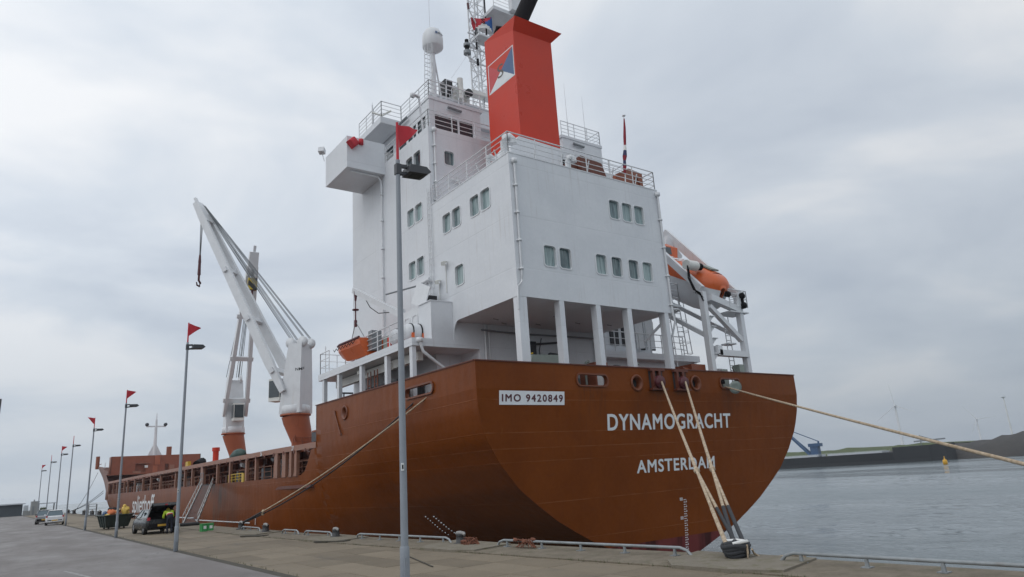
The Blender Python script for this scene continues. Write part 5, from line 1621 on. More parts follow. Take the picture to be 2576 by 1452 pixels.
mb = MB(); rail(mb, [(AX0 + .06, 32.2, AZ1 + .06), (AX0 + .06, AY0 + .08, AZ1 + .06), (AX1 - .06, AY0 + .08, AZ1 + .06), (AX1 - .06, 32, AZ1 + .06)], 1.12, 3, 1.75, .026); mb.build('railing', 'whitedeck', house)
mb = MB()
for y in (31.3, 29.5, 27.6, 25.9):
    mb.beam((AX0 + .3, y, AZ1 + .06), (AX0 + .06, y, AZ1 + .7), .05, .05)
for x in (20.4, 22.2, 24.0, 25.8, 27.6):
    mb.beam((x, AY0 + .35, AZ1 + .06), (x, AY0 + .08, AZ1 + .8), .05, .05)
mb.build('rail_stay', 'whitedeck', house)
mb = MB(); mb.tube((27.08, 25.2, 17.1), (27.62, 25.2, 21.7), .035, .025, 6); mb.lathe([(.02, .08), (.1, .05), (.1, 0), (.02, -.02)], (27.62, 25.2, 21.7), 8); mb.build('ensign_staff', 'whitedeck', ship)


# ------------------------------------------------------------------ deck cranes
def deck_crane(cx, cy, tip, ring_z, shift, logo, hook_drop):
    tip = Vector(tip)
    d = Vector((tip.x - cx, tip.y - cy, 0)).normalized()
    s = Vector((d.y, -d.x, 0))
    c = Vector((cx, cy, 0))
    Zv = Vector((0, 0, 1))

    def L(f, w, z):
        return c + d * f + s * w + Zv * z
    mb = MB()
    mb.path([(cx + shift, cy, 4.6), (cx + shift, cy, 5.5), (cx + shift * .15, cy, ring_z - .45), (cx, cy, ring_z)], [.78, .80, 1.0, 1.05], 20)
    mb.lathe([(1.05, 0), (1.16, 0.02), (1.16, .14), (1.05, .16)], (cx, cy, ring_z - .1), 20)
    crane = mb.build('deck_crane', 'pedestal', ship)
    mb = MB()
    zt = ring_z + 5.5
    lo = [L(-.92, -.88, ring_z + .08), L(.9, -.88, ring_z + .08), L(.9, .88, ring_z + .08), L(-.92, .88, ring_z + .08)]
    md = [L(-.92, -.86, ring_z + 2.2), L(.7, -.86, ring_z + 2.2), L(.7, .86, ring_z + 2.2), L(-.92, .86, ring_z + 2.2)]
    hi = [L(-.92, -.72, zt), L(.25, -.72, zt), L(.25, .72, zt), L(-.92, .72, zt)]
    mb.add(lo + md + hi, [(0, 1, 5, 4), (1, 2, 6, 5), (2, 3, 7, 6), (3, 0, 4, 7), (4, 5, 9, 8), (5, 6, 10, 9), (6, 7, 11, 10), (7, 4, 8, 11), (8, 9, 10, 11), (3, 2, 1, 0)])
    mb.lathe([(1.02, 0.0), (1.10, .05), (1.10, .6), (1.0, .65)], (cx, cy, ring_z + .05), 20)
    mb.build('tower', 'whitedeck', crane)
    for f, w in ((-.9, .55), (-.9, -.55), (.2, .5), (.2, -.5)):
        mb = MB(); mb.lathe([(.02, -.09), (.42, -.08), (.42, .08), (.02, .09)], L(f, w, zt + .1), 14, s); mb.build('sheave', 'whitedeck', crane)
    p0 = L(.45, 0, ring_z + 1.75)
    ax = (tip - p0).normalized()
    up_ = ax.cross(s); up_ = up_ if up_.z > 0 else -up_
    LJ = (tip - p0).length
    mb = MB()
    for w in (-1, 1):
        a_ = p0 + s * (1.08 * w); b_ = tip - ax * 1.2 + s * (.36 * w)
        mb.beam(a_, a_.lerp(b_, .15), .26, .42, s, w1=.34, h1=.74)
        mb.beam(a_.lerp(b_, .15), b_, .34, .74, s, w1=.30, h1=.62)
    for k in (.10, .36, .62):
        q = p0 + ax * LJ * k
        hw_ = 1.08 + (.36 - 1.08) * k + .3
        mb.beam(q - s * hw_, q + s * hw_, .42, .36, ax)
    mb.beam(tip - ax * 2.2, tip + ax * .25, 1.0, .74, s, w1=.85, h1=.46)
    mb.beam(tip + ax * .2, tip + ax * .9, .25, .2, s)
    mb.build('jib', 'whitedeck', crane)
    mb = MB(); mb.box(-.01, .01, -.01, .01, 0, .01); mb.v.clear(); mb.f.clear(); mb.m.clear(); mb.s.clear()
    ct = L(1.55, -.1, ring_z + 1.2)
    mb.beam(ct - Zv * .05, ct + Zv * 1.7, 1.0, 1.0, s, 0)
    cab = mb.build('cab', 'offwhite', crane)
    mb = MB()
    mb.beam(ct + Zv * .25, ct + Zv * 1.55, 1.06, .9, s, 0); mb.beam(ct + Zv * .25, ct + Zv * 1.55, .88, 1.06, s, 0)
    mb.build('cab_glass', 'bridgeglass', crane)
    mb = MB()
    top = [L(-.9, w, zt + .45) for w in (-.5, .5)] + [L(.2, w, zt + .35) for w in (-.5, .5)]
    for t_ in top:
        for k in (0, .25):
            mb.tube(t_ + s * k, tip + up_ * .45 + s * (k * .8 - .1) - ax * .3, .028, n=4)
    for w in (-.3, .3):
        mb.tube(L(.2, w, zt + .2), tip - ax * 1.5 + up_ * .5 + s * w * .5, .025, n=4)
    mb.build('luffing_wire', 'wire', crane)
    h0 = tip - ax * .8
    hb = Vector((h0.x, h0.y, h0.z - hook_drop))
    mb = MB()
    for k in (-.14, 0, .14):
        mb.tube(h0 + s * k, hb + Zv * 2.2 + s * k * .4, .025, n=4)
    mb.build('hoist_wire', 'wire', crane)
    if hook_drop > 5:
        mb = MB(); mb.tube(hb + Zv * 2.3, hb + Zv * 1.6, .08, .13, 8); mb.tube(hb + Zv * 1.6, hb + Zv * .5, .11, .14, 8); mb.path([hb + Zv * .5, hb + s * .0, hb - Zv * .2 + s * .22, hb - Zv * .5 + s * .1, hb - Zv * .45 - s * .18, hb - Zv * .2 - s * .25], [.09, .09, .09, .09, .07, .04], 8)
        mb.build('hook', 'maroon', crane)
    else:
        mb = MB(); mb.beam(hb + Zv * 2.3, hb + Zv * 1.1, .85, .5, s, 0); mb.build('hook_block', 'stripe', crane)
        mb = MB(); mb.tube(hb + Zv * 1.1, hb + Zv * .3, .12, .1, 8); mb.path([hb + Zv * .3, hb - Zv * .05 + s * .2, hb - Zv * .3, hb - Zv * .15 - s * .2], [.1, .1, .1, .05], 6); mb.build('hook', 'maroon', crane)
    if logo:
        text_obj('crane_lettering', 'NMF', crane, L(-.45, 0, 0) + s * (-.815 if s.y > 0 else .815) + Zv * (ring_z + 3.3), -d, AZ, .8, .22, 'black', .01)
    mb = MB()
    mb.tube((cx + shift - .75, cy - .6, 5.4), (cx + shift - .75, cy - .6, 5.95), .05, n=6); rail(mb, [(cx + shift - 1.0, cy - .95, 5.1), (cx + shift + 1.0, cy - .95, 5.1)], .6, 1, .7, .03)
    mb.build('pedestal_rail', 'brown', crane)


deck_crane(18.4, 54.0, (12.2, 61.9, 26.6), 7.5, .55, True, 6.2)
deck_crane(19.45, 76.0, (18.9, 68.6, 25.0), 7.85, .6, False, 4.0)

# ------------------------------------------------------------------ free fall davit on the starboard quarter
sl_ = Vector((0, .66, .751)).normalized()
mb = MB(); mb.beam((32.5, 25.2, 11.75), Vector((32.5, 25.2, 11.75)) + sl_ * 6.4, .28, .40); dv = mb.build('lifeboat_davit', 'whitedeck', ship)
for x, ln in ((35.85, 7.6),):
    mb = MB(); mb.beam((x, 25.2, 11.7), Vector((x, 25.2, 11.7)) + sl_ * ln, .30, .50); mb.build('slide_beam', 'whitedeck', dv)
for x, m_ in ((32.55, 'whitedeck'), (35.85, 'white')):
    mb = MB(); mb.beam((x, 25.25, 5.4), (x, 25.25, 11.6), .32, .34); mb.build('leg', m_, dv)
    mb = MB(); mb.beam((x, 25.35, 9.0), (x, 30.4, 12.4), .2, .24); mb.build('brace', 'whitedeck', dv)
mb = MB(); mb.beam((33.15, 25.2, 8.0), (35.85, 25.2, 8.0), .34, .4, (0, 0, 1)); mb.box(33.0, 33.4, 25.0, 25.4, 7.85, 8.4); mb.build('cross_beam', 'whitedeck', dv)
mb = MB(); mb.beam((33.1, 25.2, 11.3), (35.75, 25.2, 10.75), .38, .36, (0, 0, 1)); mb.beam((33.1, 25.3, 10.8), (35.7, 25.3, 8.9), .26, .28, (0, 0, 1)); mb.build('cross_beam', 'whitedeck', dv)
mb = MB(); mb.prism([(35.3, 25.0, 10.9), (36.2, 25.0, 10.9), (36.0, 25.0, 11.9), (35.75, 25.0, 12.0)], (0, .1, 0)); mb.build('gusset', 'whitedeck', dv)
mb = MB(); mb.lathe([(.02, -.14), (.2, -.12), (.2, .12), (.02, .14)], (35.9, 24.95, 11.6), 10, (0, 1, 0)); mb.lathe([(.02, -.14), (.2, -.12), (.2, .12), (.02, .14)], (35.95, 24.95, 11.0), 10, (0, 1, 0)); mb.box(35.82, 36.0, 24.9, 25.0, 11.0, 11.6); mb.build('sheave', 'black', dv)
MB().lathe([(.02, -.14), (.18, -.12), (.18, .12), (.02, .14)], (34.6, 25.0, 11.6), 10, (1, 0, 0)).build('sheave', 'black', dv)
mb = MB(); rail(mb, [(34.7, 25.0, 10.9), (36.4, 25.0, 10.9), (36.4, 26.2, 10.9)], 1.05, 3, .85, .025); mb.box(34.7, 36.45, 25.0, 26.2, 10.55, 10.62); mb.build('railing', 'whitedeck', dv)
mb = MB(); ladder(mb, (35.3, 25.9, 5.6), (35.3, 25.9, 10.5), .45, (1, 0, 0), .3, .025); mb.box(34.9, 35.6, 25.6, 26.2, 8.7, 8.78); mb.build('ladder', 'whitedeck', dv)
for z in (7.0, 7.9, 8.8, 9.5, 10.1):
    mb = MB(); mb.box(32.75, 33.15, 25.0, 25.4, z, z + .05); mb.prism([(32.77, 25.1, z), (33.1, 25.1, z), (32.77, 25.1, z - .3)], (0, .2, 0)); mb.build('bracket', 'whitedeck', dv)
for z in (6.3, 8.05):
    mb = MB(); mb.tube((33.15, 25.15, z - .1), (33.15, 25.15, z + .38), .14, .1, 10); mb.build('roller', 'black', dv)
mb = MB(); mb.tube((31.9, 25.6, 13.3), (32.8, 25.6, 13.3), .3, n=12, mi=0); mb.tube((32.8, 25.6, 13.3), (33.2, 25.6, 13.3), .22, n=12, mi=1); mb.build('winch_motor', ['offwhite', 'black'], dv)
mb = MB(); mb.path([(31.9, 25.5, 13.2), (31.7, 25.4, 12.4), (31.9, 25.3, 11.7), (32.3, 25.2, 11.5), (32.4, 25.1, 11.0)], .05, 6); mb.path([(31.95, 25.5, 13.1), (31.85, 25.4, 12.3), (32.1, 25.3, 11.6), (32.45, 25.1, 11.2)], .04, 6); mb.build('hydraulic_hose', 'black', dv)
mb = MB(); mb.box(30.0, 32.2, 26.6, 28.2, 10.95, 11.1); mb.beam((30.2, 28, 9.0), (32, 26.8, 10.95), .12, .12); rail(mb, [(29.9, 26.65, 11.1), (32.1, 26.65, 11.1), (32.1, 28.1, 11.1)], 1.3, 2, 1.1, .03); dplat = mb.build('boarding_platform', 'whitedeck', dv)
mb = MB(); ladder(mb, (31.6, 27.4, 5.4), (31.3, 27.4, 10.9), .55, (1, 0, 0), .3, .025, .55); mb.lathe([(.55, -.05), (.62, -.05), (.62, .06), (.55, .06)], (31.4, 26.9, 10.7), 14); mb.build('caged_ladder', 'whitedeck', dv)
mb = MB(); mb.prism([(34.9, 29.5, 16.2), (36.1, 29.5, 15.0), (36.5, 29.5, 15.6), (35.3, 29.5, 16.9)], (0, .7, 0)); mb.build('lamp_screen', 'whitedeck', dv)
mb = MB(); mb.box(31.2, 32.4, 25.6, 26.8, 5.4, 7.35); mb.tube((30.8, 26, 6.9), (31.2, 26, 6.9), .3, n=10); mb.build('winch_housing', 'brown', ship)
mb = MB(); mb.box(33.5, 34.1, 25.4, 26.2, 5.4, 7.1); mb.box(35.0, 35.45, 25.2, 25.7, 5.4, 7.4); mb.tube((34.3, 25.2, 7.2), (34.9, 25.4, 6.8), .05, n=5); mb.build('deck_locker', 'winch', ship)
mb = MB()
for k in range(5):
    blob(mb, (36.9 + k * .3, 25.0, 6.75), .22, .3, .18, k)
mb.build('stowed_fender', 'offwhite', ship)

# the orange lifeboat lies in the davit
lb = empty('lifeboat', (34.2, 25.0, 11.75), 0, True)
N0 = Vector((34.2, 25.0, 11.75)); sl_ = Vector((0, math.cos(R(30)), math.sin(R(30)))); uu = Vector((0, -sl_.z, sl_.y))
secs = [(0.0, .18, -.60, .18), (.05, .42, -.85, .38), (.15, .70, -1.08, .56), (.32, .92, -1.26, .72), (.6, 1.12, -1.42, .86), (.95, 1.25, -1.5, .95), (1.4, 1.33, -1.55, 1.0), (3.2, 1.38, -1.5, 1.04), (5.0, 1.3, -1.35, 1.0), (6.3, 1.15, -1.0, .86), (6.9, .8, -.7, .6)]
NS = 28
mb = MB(); vs = []
for s_, w, dn, upz in secs:
    for k in range(NS):
        a = 2 * math.pi * k / NS
        cs, sn = math.cos(a), math.sin(a)
        px_ = w * math.copysign(abs(cs) ** .75, cs); pz_ = (upz if sn > 0 else -dn) * math.copysign(abs(sn) ** .85, sn)
        vs.append(N0 + sl_ * s_ + Vector((1, 0, 0)) * px_ + uu * pz_)
fs = [(i * NS + k, i * NS + (k + 1) % NS, (i + 1) * NS + (k + 1) % NS, (i + 1) * NS + k) for i in range(len(secs) - 1) for k in range(NS)]
mb.v += [tuple(v) for v in vs]
for q in fs:
    mb.f.append(q); mb.m.append(1 if NS // 2 <= q[0] % NS <= NS - 1 else 0); mb.s.append(True)
mb.f.append(tuple(range(NS))); mb.m.append(0); mb.s.append(True)
mb.f.append(tuple(range(len(vs) - NS, len(vs)))); mb.m.append(0); mb.s.append(True)
mb.build('shell', ['orange', 'whitedeck'], lb)


def LBp(s_, x, z):
    return N0 + sl_ * s_ + Vector((x, 0, 0)) + uu * z


mb = MB(); mb.prism([LBp(4.6, -.6, .85), LBp(6.0, -.6, .85), LBp(5.9, -.5, 1.65), LBp(5.0, -.5, 1.6)], (1.2, 0, 0)); mb.build('conning_cabin', 'orange', lb)
for s0, s1 in ((4.95, 5.3), (5.42, 5.8)):
    mb = MB(); mb.prism([LBp(s0, -.62, 1.12), LBp(s1, -.62, 1.12), LBp(s1, -.56, 1.5), LBp(s0, -.56, 1.5)], (-.02, 0, 0)); mb.build('window', 'bridgeglass', lb)
mb = MB(); mb.beam(LBp(4.62, -.4, 1.15), LBp(4.9, -.4, 1.55), .7, .02, (1, 0, 0)); mb.build('window', 'bridgeglass', lb)
mb = MB(); mb.prism([LBp(1.0, -.35, 1.0), LBp(1.9, -.35, 1.05), LBp(1.9, .35, 1.05), LBp(1.0, .35, 1.0)], uu * .1); mb.build('hatch', 'winch', lb)
mb = MB()
for k in range(5):
    for x in (-.75, .2):
        mb.prism([LBp(2.4 + k * .42, x, .93), LBp(2.62 + k * .42, x, .93), LBp(2.62 + k * .42, x + .4, .99), LBp(2.4 + k * .42, x + .4, .99)], uu * .08)
mb.build('reflective_strip', 'letter', lb)['kind'] = 'stuff'
mb = MB()
for s_ in (.75, 1.6):
    mb.path([LBp(s_, (1.16 if s_ < 1 else 1.37) * math.cos(a), (.92 if s_ < 1 else 1.05) * math.sin(a)) * 1.0 for a in [math.pi * i / 10 for i in range(11)]], .03, 5)
mb.build('grab_line', 'maroon', lb)
text_obj('boat_lettering', 'ACHT', lb, LBp(1.5, -1.22, -.55), -sl_, uu, .8, .18, 'black', .01)
tag(lb, 'orange enclosed free fall lifeboat with white bottom hanging in the stern davit', 'lifeboat')

# rescue boat and liferaft canisters on the boat deck
rb = empty('rescue_boat', (16.9, 39.4, 9.0), 0, True)
mb = MB(); vs = []
RS = -1.7
rs = [(41.9 + RS, .15, 10.1, 10.35), (41.4 + RS, .55, 9.5, 10.3), (40.4 + RS, .85, 9.15, 10.2), (38.8 + RS, .88, 9.05, 10.15), (37.6 + RS, .85, 9.05, 10.15)]
for y, w, zb, zt in rs:
    zb += .12
    vs += [(16.6 - w, y, zt), (16.6 - w * .92, y, zt - .35), (16.6 - w * .45, y, zb), (16.6 + w * .45, y, zb), (16.6 + w * .92, y, zt - .35), (16.6 + w, y, zt)]
fs = [(i * 6 + k, i * 6 + k + 1, (i + 1) * 6 + k + 1, (i + 1) * 6 + k) for i in range(len(rs) - 1) for k in range(5)]
fs += [tuple(range(24, 30)), tuple(range(0, 6))] + [(i * 6, (i + 1) * 6, (i + 1) * 6 + 5, i * 6 + 5) for i in range(len(rs) - 1)]
mb.add(vs, fs); mb.build('hull', 'orange', rb)
mb = MB(); mb.path([(x, y + RS, z) for x, y, z in [(15.75, 37.6, 10.17), (15.72, 38.8, 10.17), (15.75, 40.4, 10.22), (16.05, 41.4, 10.32), (16.6, 41.95, 10.37), (17.15, 41.4, 10.32), (17.45, 40.4, 10.22)]], .07, 8); mb.build('fender', 'maroon', rb)
mb = MB()
for k in range(7):
    y = 38.0 + RS + k * .45
    mb.path([(15.68, y, 10.05), (15.64, y + .22, 9.88), (15.68, y + .45, 10.05)], .02, 4)
mb.build('grab_line', 'black', rb)
mb = MB(); mb.box(16.3, 16.9, 35.4, 35.88, 9.4, 10.5); mb.build('outboard_engine', 'grey', rb)
mb = MB(); blob(mb, (16.6, 39.3, 10.35), .35, .5, .2, 5); mb.build('cushion', 'orangecloth', rb)
mb = MB()
for y in (36.7, 39.2):
    mb.tube((16.6, y, 10.1), (16.6, 38.3, 11.6), .025, n=4)
mb.build('sling', 'wire', rb)
rb.location.z -= 0.2
tag(rb, 'small open orange rescue boat slung on the port boat deck', 'boat')
cr2 = MB(); cr2.box(16.9, 17.7, 34.5, 35.2, 8.9, 9.85)
tag(cr2.build('deck_crate', 'winch'), 'grey green crate standing beside the orange rescue boat', 'crate')
rb2 = MB(); rb2.box(16.7, 17.6, 33.9, 34.3, 8.9, 9.7)
tag(rb2.build('fire_box', 'red'), 'small red box behind the boat deck railing', 'box')
for i, (y, lab) in enumerate(((33.2, 'white liferaft canister with orange straps nearest the rescue davit'), (31.75, 'white liferaft canister with orange straps beside the white vent trunk'))):
    lr = empty('liferaft_canister', (17.0, y, 8.9), 0)
    mb = MB(); mb.lathe([(.02, -.62), (.30, -.58), (.43, -.45), (.46, -.2), (.46, .2), (.43, .45), (.30, .58), (.02, .62)], (0, 0, .56), 18, (1, 0, 0)); mb.build('shell', 'whitedeck', lr)
    mb = MB(); mb.lathe([(.465, -.03), (.485, -.03), (.485, .03), (.465, .03)], (.25, 0, .56), 18, (1, 0, 0)); mb.lathe([(.465, -.03), (.485, -.03), (.485, .03), (.465, .03)], (-.25, 0, .56), 18, (1, 0, 0)); mb.build('strap', 'black', lr)
    mb = MB()
    for x in (-.3, .3):
        mb.box(x - .08, x + .08, -.45, .45, .0, .16, 0); mb.box(x - .07, x + .07, -.5, -.4, .1, .45, 0)
    mb.build('cradle', 'orange', lr)
    tag(lr, lab, 'liferaft', 'liferaft canisters on the boat deck')

# ------------------------------------------------------------------ flags
def cloth(P, nu, nv, wob, mi=lambda u, v: 0):
    """Sheet from a corner function with waves, thickness by a second layer."""
    mb = MB()
    vs = [P(i / nu, j / nv) + wob(i / nu, j / nv) for j in range(nv + 1) for i in range(nu + 1)]
    for j in range(nv):
        for i in range(nu):
            mb.add([vs[j * (nu + 1) + i], vs[j * (nu + 1) + i + 1], vs[(j + 1) * (nu + 1) + i + 1], vs[(j + 1) * (nu + 1) + i]], [(0, 1, 2, 3)], mi((i + .5) / nu, (j + .5) / nv), True)
    return mb


def quadmap(a, b, c, d):
    a, b, c, d = map(Vector, (a, b, c, d))
    return lambda u, v: (a * (1 - u) + b * u) * (1 - v) + (d * (1 - u) + c * u) * v


def quad_col(u, v):
    if v > u and v > 1 - u:
        return 2
    if u > v and u > 1 - v:
        return 1
    if u < v and u < 1 - v:
        return 0
    return 0


hf = cloth(quadmap((25.5, 37.3, 35.25), (27.2, 37.2, 35.75), (27.5, 37.2, 34.75), (25.85, 37.3, 34.35)), 16, 10, lambda u, v: Vector((0, .22 * math.sin(5 * u + 2 * v), .10 * math.sin(6 * u))), quad_col)
hfo = hf.build('house_flag', ['flagred', 'flagblue', 'flagwhite'], None, (26.5, 37.3, 34.3))
tag(hfo, 'small red, blue and white flag with black letter flying at the radar mast', 'flag')
text_obj('flag_lettering', 'S', hfo, (26.25, 37.02, 34.85), AX, AZ, .36, .46, 'black', .02)
en = MB()
pts_e = [(27.57, 21.5, .035), (27.52, 20.9, .07), (27.44, 20.3, .085), (27.38, 19.75, .075), (27.33, 19.4, .10), (27.26, 19.05, .13), (27.2, 18.75, .08), (27.16, 18.4, .11), (27.1, 17.95, .06)]
for i, ((xa, za_, ra), (xb, zb_, rb_)) in enumerate(zip(pts_e[:-1], pts_e[1:])):
    en.tube((xa, 25.16, za_), (xb, 25.16, zb_), ra, rb_, 7, [0, 0, 0, 1, 2, 0, 2, 0][i])
tag(en.build('ensign', ['darkred', 'flagwhite', 'navy'], None, (27.1, 25.16, 17.95)), 'furled red, white and blue ensign hanging limp on its staff above the stern', 'flag')


# ------------------------------------------------------------------ mooring lines
def sag(a, b, drop, n=20):
    a, b = Vector(a), Vector(b)
    return [a.lerp(b, i / n) - Vector((0, 0, drop * 4 * (i / n) * (1 - i / n))) for i in range(n + 1)]


BOL = Vector((12.48, 9.72, 0.02))
for (x, z, lab, off) in ((26.38, 5.93, 'mooring rope from the roller nearest the round fairlead and name to the wound bollard', -.12), (28.15, 5.97, 'mooring rope from the roller furthest from the number plate to the wound bollard', .12)):
    ln = empty('mooring_rope', (x, 23.7, z), 0, True)
    P = sag((x, 23.62, z), BOL + Vector((off * 1.2, .1, .34)), .10, 30)
    k = 22
    MB().path(P[:k + 1], .052, 8).build('rope', 'rope', ln)
    mb = MB(); blob(mb, P[k], .09, .09, .1, 2, .1, 8); mb.build('splice', 'rope', ln)
    for sgn in (-1, 1):
        end = BOL + Vector((off + sgn * .13, -.02 * sgn, .30))
        strand = sag(P[k], end, .02, 12)
        MB().path(strand[:8], .042, 7).build('eye_strand', 'rope', ln)
        MB().path(strand[7:], .05 if sgn * off > 0 or off > 0 else .042, 8).build('chafe_sleeve', 'ropedark' if (sgn > 0 or off > 0) else 'rope', ln)
    tag(ln, lab, 'rope', 'mooring lines of the brown ship')
ln = empty('mooring_rope', (32.2, 23.8, 5.8), 0, True)
MB().path(sag((32.2, 24.3, 5.9), (12.75, 0.92, .45), .06, 40), .042, 8).build('rope', 'rope', ln)
mb = MB(); mb.lathe([(.02, .0), (.16, .02), (.34, .09), (.35, .12), (.16, .06), (.02, .05)], (32.02, 23.55, 5.78), 16, (-.55, -.8, -.25)); mb.build('rat_guard', 'winch', ln)
tag(ln, 'long mooring rope with a pale rat guard stretching from the starboard chock over the water', 'rope', 'mooring lines of the brown ship')
for j, (dy_, dz_, lab) in enumerate(((28.0, 5.9, 'upper of two mooring ropes slanting along the brown hull side'), (29.3, 5.86, 'lower of two mooring ropes slanting along the brown hull side'))):
    ln = empty('mooring_rope', (x0, dy_, dz_), 0, True)
    P = sag((x0 + .2, dy_ - .3, dz_), (11.25 + .05 * j, 41.6, .35), .35 + .28 * j, 30)
    MB().path(P[:27], .034, 8).build('rope', 'rope' if j == 0 else 'ropedark', ln)
    MB().path(P[26:], .045, 8).build('chafe_sleeve', 'ropedark', ln)
    mb = MB(); blob(mb, P[26], .09, .09, .09, 2 + j, .1, 8); mb.build('splice', 'rope', ln)
    tag(ln, lab, 'rope', 'mooring lines of the brown ship')
for j, (a, lab) in enumerate((((16.9, 157.0, 3.5), 'bow mooring rope leading from the hull to a far bollard'), ((16.95, 157.5, 3.9), 'second bow mooring rope just above the first'), ((16.55, 165, 7.6), 'steep thin bow line dropping from the forecastle rail'))):
    ln = MB().path(sag(a, (13.1, 176.5 - (12 if j == 2 else 0), .4), .5, 16), .05 if j < 2 else .035, 6).build('mooring_rope', 'ropedark', None, a)
    tag(ln, lab, 'rope', 'mooring lines of the brown ship')

# ================================================================== QUAY FURNITURE
# ------------------------------------------------------------------ gangway
gt, gb = Vector((14.95, 66.3, 2.82)), Vector((10.95, 52.9, 0.16))
gd = (gb - gt).normalized(); gs = Vector((gd.y, -gd.x, 0)).normalized()
gang = empty('gangway', tuple(gb), 0, True)
for sgn in (-1, 1):
    mb = MB(); mb.beam(gt + gs * .42 * sgn, gb + gs * .42 * sgn, .06, .24, gs); mb.build('stringer', 'ladderalu', gang)
nt_ = 36
tread = None
for i in range(1, nt_):
    q = gt.lerp(gb, i / nt_)
    if tread is None:
        mb = MB(); mb.beam(-gs * .39, gs * .39, .16, .03, Vector((gs.y, -gs.x, 0))); o = mb.build('tread', 'grey', None); tread = o.data
    else:
        o = bpy.data.objects.new('tread', tread); col.objects.link(o)
    o.parent = gang; o.location = q - gb
for sgn in (-1, 1):
    mb = MB()
    for i in range(0, 9):
        q = gt.lerp(gb, i / 8) + gs * .46 * sgn
        mb.tube(q, q + Vector((0, 0, .55)), .02, n=5)
    mb.tube(gt + gs * .46 * sgn + Vector((0, 0, .55)), gb + gs * .46 * sgn + Vector((0, 0, .55)), .028, n=6)
    mb.build('handrail', 'ladderalu', gang)
mb = MB(); mb.tube(gb + gs * .6 + Vector((0, 0, -.02)), gb - gs * .6 + Vector((0, 0, -.02)), .11, n=10); mb.build('roller', 'rubber', gang)
mb = MB(); mb.prism([gt + Vector((.75, .2, -.05)), gt + Vector((-.35, .2, -.05)), gt + Vector((-.35, 1.3, -.05)), gt + Vector((.75, 1.3, -.05))], (0, 0, .06)); rail(mb, [gt + Vector((-.3, .2, 0)), gt + Vector((-.3, 1.3, 0))], 1.0, 1, .6, .02); mb.build('landing', 'grey', gang)
tag(gang, 'sloping aluminium gangway with treads leaning against the brown hull', 'gangway')

# ------------------------------------------------------------------ lamp posts
lamp = empty('lamp_post', (5.8, 11.4, 0))
MB().tube((0, 0, 0), (0, 0, 8.15), .070, .044, 14).build('post', 'lampgrey', lamp)
mb = MB(); mb.lathe([(.07, 0), (.084, .01), (.082, .9), (.07, .93)], (0, 0, 0.0), 12); mb.box(-.045, .045, -.09, -.06, .35, .75); mb.build('base_sleeve', 'lampgrey', lamp)
mb = MB(); mb.tube((0, 0, 8.15), (0, 0, 8.98), .03, .026, 8); mb.build('flag_staff', 'flagred', lamp)
def pennant_mesh(seed):
    rnd = random.Random(seed); p1, p2, tipz, ly = rnd.uniform(0, 6), rnd.uniform(0, 6), rnd.uniform(8.80, 9.0), rnd.uniform(-.05, .16)
    mb = MB(); nu = 10; vs = []
    for i in range(nu + 1):
        u = i / nu
        lo_, hi_ = 8.42 + (tipz - .02 - 8.42) * u, 8.95 + (tipz - 8.95) * u
        for v in (0, .5, 1):
            vs.append((.026 + .46 * u, ly * u + .045 * u * math.sin(6 * u + p1 + v) + .02 * math.sin(9 * u + p2 + 2 * v), lo_ + (hi_ - lo_) * v - .03 * u * math.sin(3 * u + p1)))
    mb.add(vs, [(i * 3 + k, i * 3 + k + 1, (i + 1) * 3 + k + 1, (i + 1) * 3 + k) for i in range(nu) for k in range(2)], 0, True)
    return mb


pennant_mesh(1).build('pennant', 'flagred', lamp)
mb = MB(); mb.beam((.04, 0, 8.03), (.20, 0, 8.05), .07, .05); mb.beam((.04, 0, 7.87), (.2, 0, 7.9), .07, .05); mb.box(-.055, .055, -.055, .055, 7.84, 8.06); mb.build('arm', 'headgrey', lamp)
mb = MB(); mb.prism([(.17, -.17, 7.88), (.58, -.17, 7.91), (.66, -.17, 7.97), (.56, -.17, 8.06), (.20, -.17, 8.05)], (0, .34, 0))
mb.build('lamp_head', 'headgrey', lamp)
MB().add([(.26, -.12, 7.882), (.52, -.12, 7.902), (.52, .12, 7.902), (.26, .12, 7.882)], [(0, 1, 2, 3)]).build('lens', 'lens', lamp)
mb = MB(); mb.box(-.07, -.02, -.075, -.06, 2.18, 2.31, 0); mb.box(-.06, -.032, -.078, -.075, 2.21, 2.28, 1); mb.build('label_plate', ['paper', 'black'], lamp)
tag(lamp, 'tall grey lamp post with red pennant standing in front of the stern', 'lamp post', 'lamp posts along the quay')
lamp.rotation_euler = (0, R(.35), 0)
lamps = [(5.8, 30.2, .985, 0, 'grey lamp post with red pennant beside the car with its tailgate up', 1), (5.78, 46.3, .915, 0, 'grey lamp post with red pennant in front of the rubbish skip', 1),
         (5.8, 63.2, .925, math.pi, 'grey lamp post whose red pennant blows the other way', 1), (5.85, 81.3, .93, 0, 'grey lamp post with a bare spike beside the white hatchback', 0),
         (5.8, 94.7, .925, 0, 'grey lamp post with red pennant behind the white hatchback', 1), (5.8, 112.4, .93, 0, 'distant lamp post with a bare staff behind the silver car', 0),
         (5.8, 133.6, .90, 0, 'most distant lamp post with a small pennant by the grey house', 1)]
random.seed(21)
for x, y, sz, rz, lab, fl in lamps:
    c = copy_tree(lamp)
    c.location = (x, y, 0); c.scale = (1, 1, sz); c.rotation_euler = (R(random.uniform(-.3, .3)), R(random.uniform(-.3, .3)), 0)
    c['label'] = lab
    for ch in list(c.children):
        if ch.name.startswith('pennant'):
            if not fl:
                bpy.data.objects.remove(ch)
            else:
                ch.data = pennant_mesh(int(y)).build('pennant', 'flagred', c).data
                bpy.data.objects.remove([q for q in c.children if q.name.startswith('pennant') and q != ch][-1])
                if rz:
                    ch.rotation_euler = (0, 0, rz)

